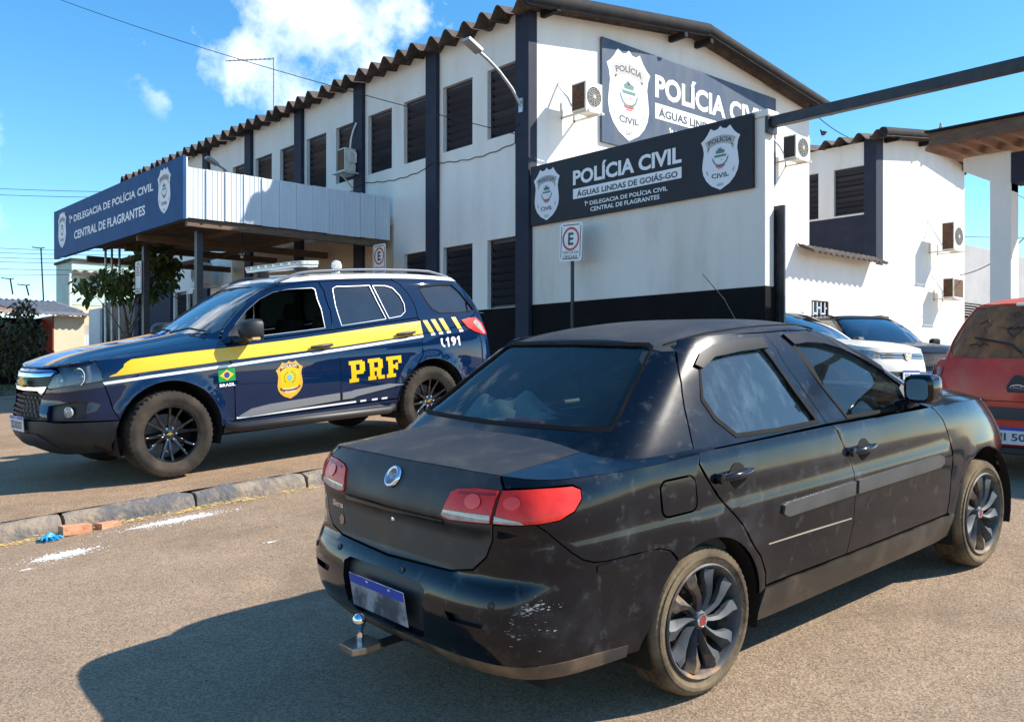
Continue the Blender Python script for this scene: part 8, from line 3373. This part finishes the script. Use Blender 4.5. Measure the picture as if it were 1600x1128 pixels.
q = C.up.P(s0, 1.385)
mb.box(q.x - .035, q.x - .005, -.16, .16, 1.375, 1.398)
mb.build('high_brake_lamp', M_wv, root, local=True, bevel=.006)
def gp_(y, z, o=.006):
    s_ = C.up.sy(y, z)
    return C.up.P(s_, z) + C.up.N(s_, z) * o
MB().tube([gp_(.02, 1.0, .02), gp_(.10, 1.06, .022), gp_(.40, 1.115, .014)], .009, 6).build('wiper', M_blackp, root, local=True)
mb = MB()
# finger drawings wiped in the dust: a heart, scribbles
def scr(pts, w=.006):
    mb.tube([gp_(y, z, .0005) for y, z in pts], w, 4)
scr([(.12 + .050 * (16 * sin(t) ** 3) / 16, 1.175 + .036 * (13 * cos(t) - 5 * cos(2 * t) - 2 * cos(3 * t) - cos(4 * t)) / 13) for t in [2 * pi * k / 24 for k in range(25)]])
scr([(.40, 1.23), (.34, 1.27), (.31, 1.22), (.36, 1.20), (.33, 1.16)], .004)
scr([(.22, 1.20), (.17, 1.19), (.12, 1.20), (.02, 1.205)], .003)
scr([(.05, 1.27), (.02, 1.255), (-.02, 1.262), (-.06, 1.28)], .007)
scr([(-.10, 1.16), (-.14, 1.19), (-.18, 1.15)], .004)
scr([(.44, 1.06), (.38, 1.075), (.36, 1.05), (.33, 1.08), (.29, 1.06)], .004)
scr([(.16, 1.30), (.13, 1.33), (.10, 1.30), (.14, 1.28), (.17, 1.31)], .003)
o = mb.build('finger_drawing', mat('wiped dust', (.05, .02, .012), .5), root, local=True)
o['kind'] = 'stuff'

# silver and charcoal suvs parked against the station
M_sp = mat('silver car paint', (0.62, 0.61, 0.58), 0.45, 0.0, coat=.5, coat_r=.1, col2=(.56, .55, .53), nscale=3)
M_cp = mat('charcoal car paint', (0.006, 0.007, 0.012), 0.5, coat=.5, spec=.1)


def park(name, label, X, Yf, paint, dims, kind, hd=-90):
    L_ = dims['fo'] + dims['wb']
    root, C, fp = make_car(name, label, car_frame(X - L_ * cos(radians(hd)), Yf - L_ * sin(radians(hd)), ground_z(X, Yf + 1.5), radians(hd), 0, 0.006), paint, dims, group='suvs parked beside the sign wall')
    sym = lambda l: l + [(-y, z) for y, z in reversed(l)]
    hz = dims['hood']
    for sg in (-1, 1):
        o_ = fp('headlamp', mat('headlamp grey', (.35, .38, .40), .15, .3, coat=1.0, col2=(.12, .13, .14), nscale=12), [('x', C.low.xf(.8) - .42, hz - .14, sg), ('x', C.low.xf(.8) - .30, hz - .23, sg), (sg * .52, hz - .255), (sg * .50, hz - .19), (sg * .60, hz - .16)], off=.008)
    if kind == 'a':
        fp('grille', M_blackp, sym([(.50, hz - .185), (.50, hz - .265)]), off=.006)
        for z in (hz - .20, hz - .245):
            fp('grille_bar', M_chrome, sym([(.50, z), (.50, z - .008)]), off=.012)
        p = C.low.P(C.low.H, hz - .225)
        mb = MB()
        Mx = Matrix.Translation(p + V((.02, 0, 0))) @ Matrix(((0, 0, 1, 0), (1, 0, 0, 0), (0, 1, 0, 0), (0, 0, 0, 1)))
        mb.lathe([(.058, 0), (.060, .010), (.066, .010), (.068, 0)], Mx, 28)
        for a, b in (((-.035, .045), (-.012, -.005)), ((-.012, -.005), (0, .02)), ((0, .02), (.012, -.005)), ((.012, -.005), (.035, .045)), ((-.048, .03), (-.02, -.05)), ((-.02, -.05), (0, -.01)), ((0, -.01), (.02, -.05)), ((.02, -.05), (.048, .03))):
            mb.bar(Mx @ V((a[0], a[1], .006)), Mx @ V((b[0], b[1], .006)), .009, .008, up=V((1, 0, 0)))
        mb.build('badge', M_chrome, root, local=True)
        fp('lower_grille', M_blackp, sym([(.60, .60), (.66, .46), (.5, .33)]), off=.008)
        mb = MB()
        for r_ in range(4):
            for c_ in range(11):
                y, z = -.5 + c_ * .1 + (.05 if r_ % 2 else 0), .36 + r_ * .055
                p = C.low.P(C.low.sy(y, z, True), z)
                mb.box(p.x + .006, p.x + .016, y - .03, y + .03, z - .008, z + .008)
        mb.build('grille_mesh', M_slv, root, local=True)['kind'] = 'stuff'
        plate(root, C.low.P(C.low.H, .56).x + .01, 0, .555, True, 'SSU9C47')
    else:
        fp('grille', M_blackp, sym([(.56, hz - .20), (.52, hz - .40)]), off=.008)
        vs, fs = text_mesh('FIAT', .20, .058, .01)
        p = C.low.P(C.low.H, hz - .29)
        mb = MB()
        mb.mesh([V((p.x + .012, a - .10, hz - .325 + b)) for a, b in vs], fs)
        mb.build('lettering', M_mould, root, local=True)
        fp('lower_grille', M_blackp, sym([(.66, .50), (.60, .30)]), off=.008)
        plate(root, C.low.P(C.low.H, .52).x + .01, 0, .515, True, 'RZN8A31')
    for sg in (-1, 1):
        mb = MB()
        mb.box(-.06, .06, -.09, .09, -.06, .06, Matrix.Translation((dims['glass'][3] + .55, sg * (dims['W'] + .10), dims['belt'] + .06)))
        mb.build('wing_mirror', M_blackp if kind == 'a' else paint, root, local=True, bevel=.04)
        pts = []
        for k in range(13):
            x = dims['glass'][1] + .1 + (dims['glass'][3] - dims['glass'][1] - .25) * k / 12
            pts.append((x, sg * dims['W'] * .62, C.roof(x, dims['W'] * .62) + .005 + .03 * min(1, min(k, 12 - k) / 2)))
        MB().tube(pts, .014, 6).build('roof_rail', M_blackp if kind == 'a' else M_seal, root, local=True, smooth=60)
    return root


park('silver_suv', 'silver suv with chrome barred grille parked right behind the sign wall', 12.42, 5.75, M_sp,
     dict(ro=.72, fo=.84, wb=2.65, W=.875, belt=1.02, roof=1.57, hood=1.04, glass=(-.62, -.35, 2.35, 1.50), glassmat=G_scr, R=.33), 'a', -96)
park('charcoal_suv', 'dark charcoal suv parked beyond the silver one and angled toward the yard', 14.62, 6.38, M_cp,
     dict(ro=.80, fo=.85, wb=2.53, W=.88, belt=1.04, roof=1.60, hood=1.06, glass=(-.70, -.20, 2.30, 1.45), glassmat=G_scr, R=.34), 'b', -121)
# tail of a dark car at the left edge of the picture
pc = P3(-62, 590, 36)
root, C, fp = make_car('dark_hatchback', 'tail of a dark hatchback standing in the side street at the left edge', car_frame(pc.x, pc.y, ground_z(8, 30) + 0.02, radians(139), 0, 0), M_cp,
                       dict(ro=.72, fo=.75, wb=2.4, W=.80, belt=.95, roof=1.44, hood=.95, glass=(-.58, -.25, 2.1, 1.3), glassmat=G_dark, R=.29))
for sg in (-1, 1):
    fp('tail_lamp', M_red, [(sg * .55, .92), ('x', -.55, .92, sg), ('x', -.55, .76, sg), (sg * .60, .76)], front=False)
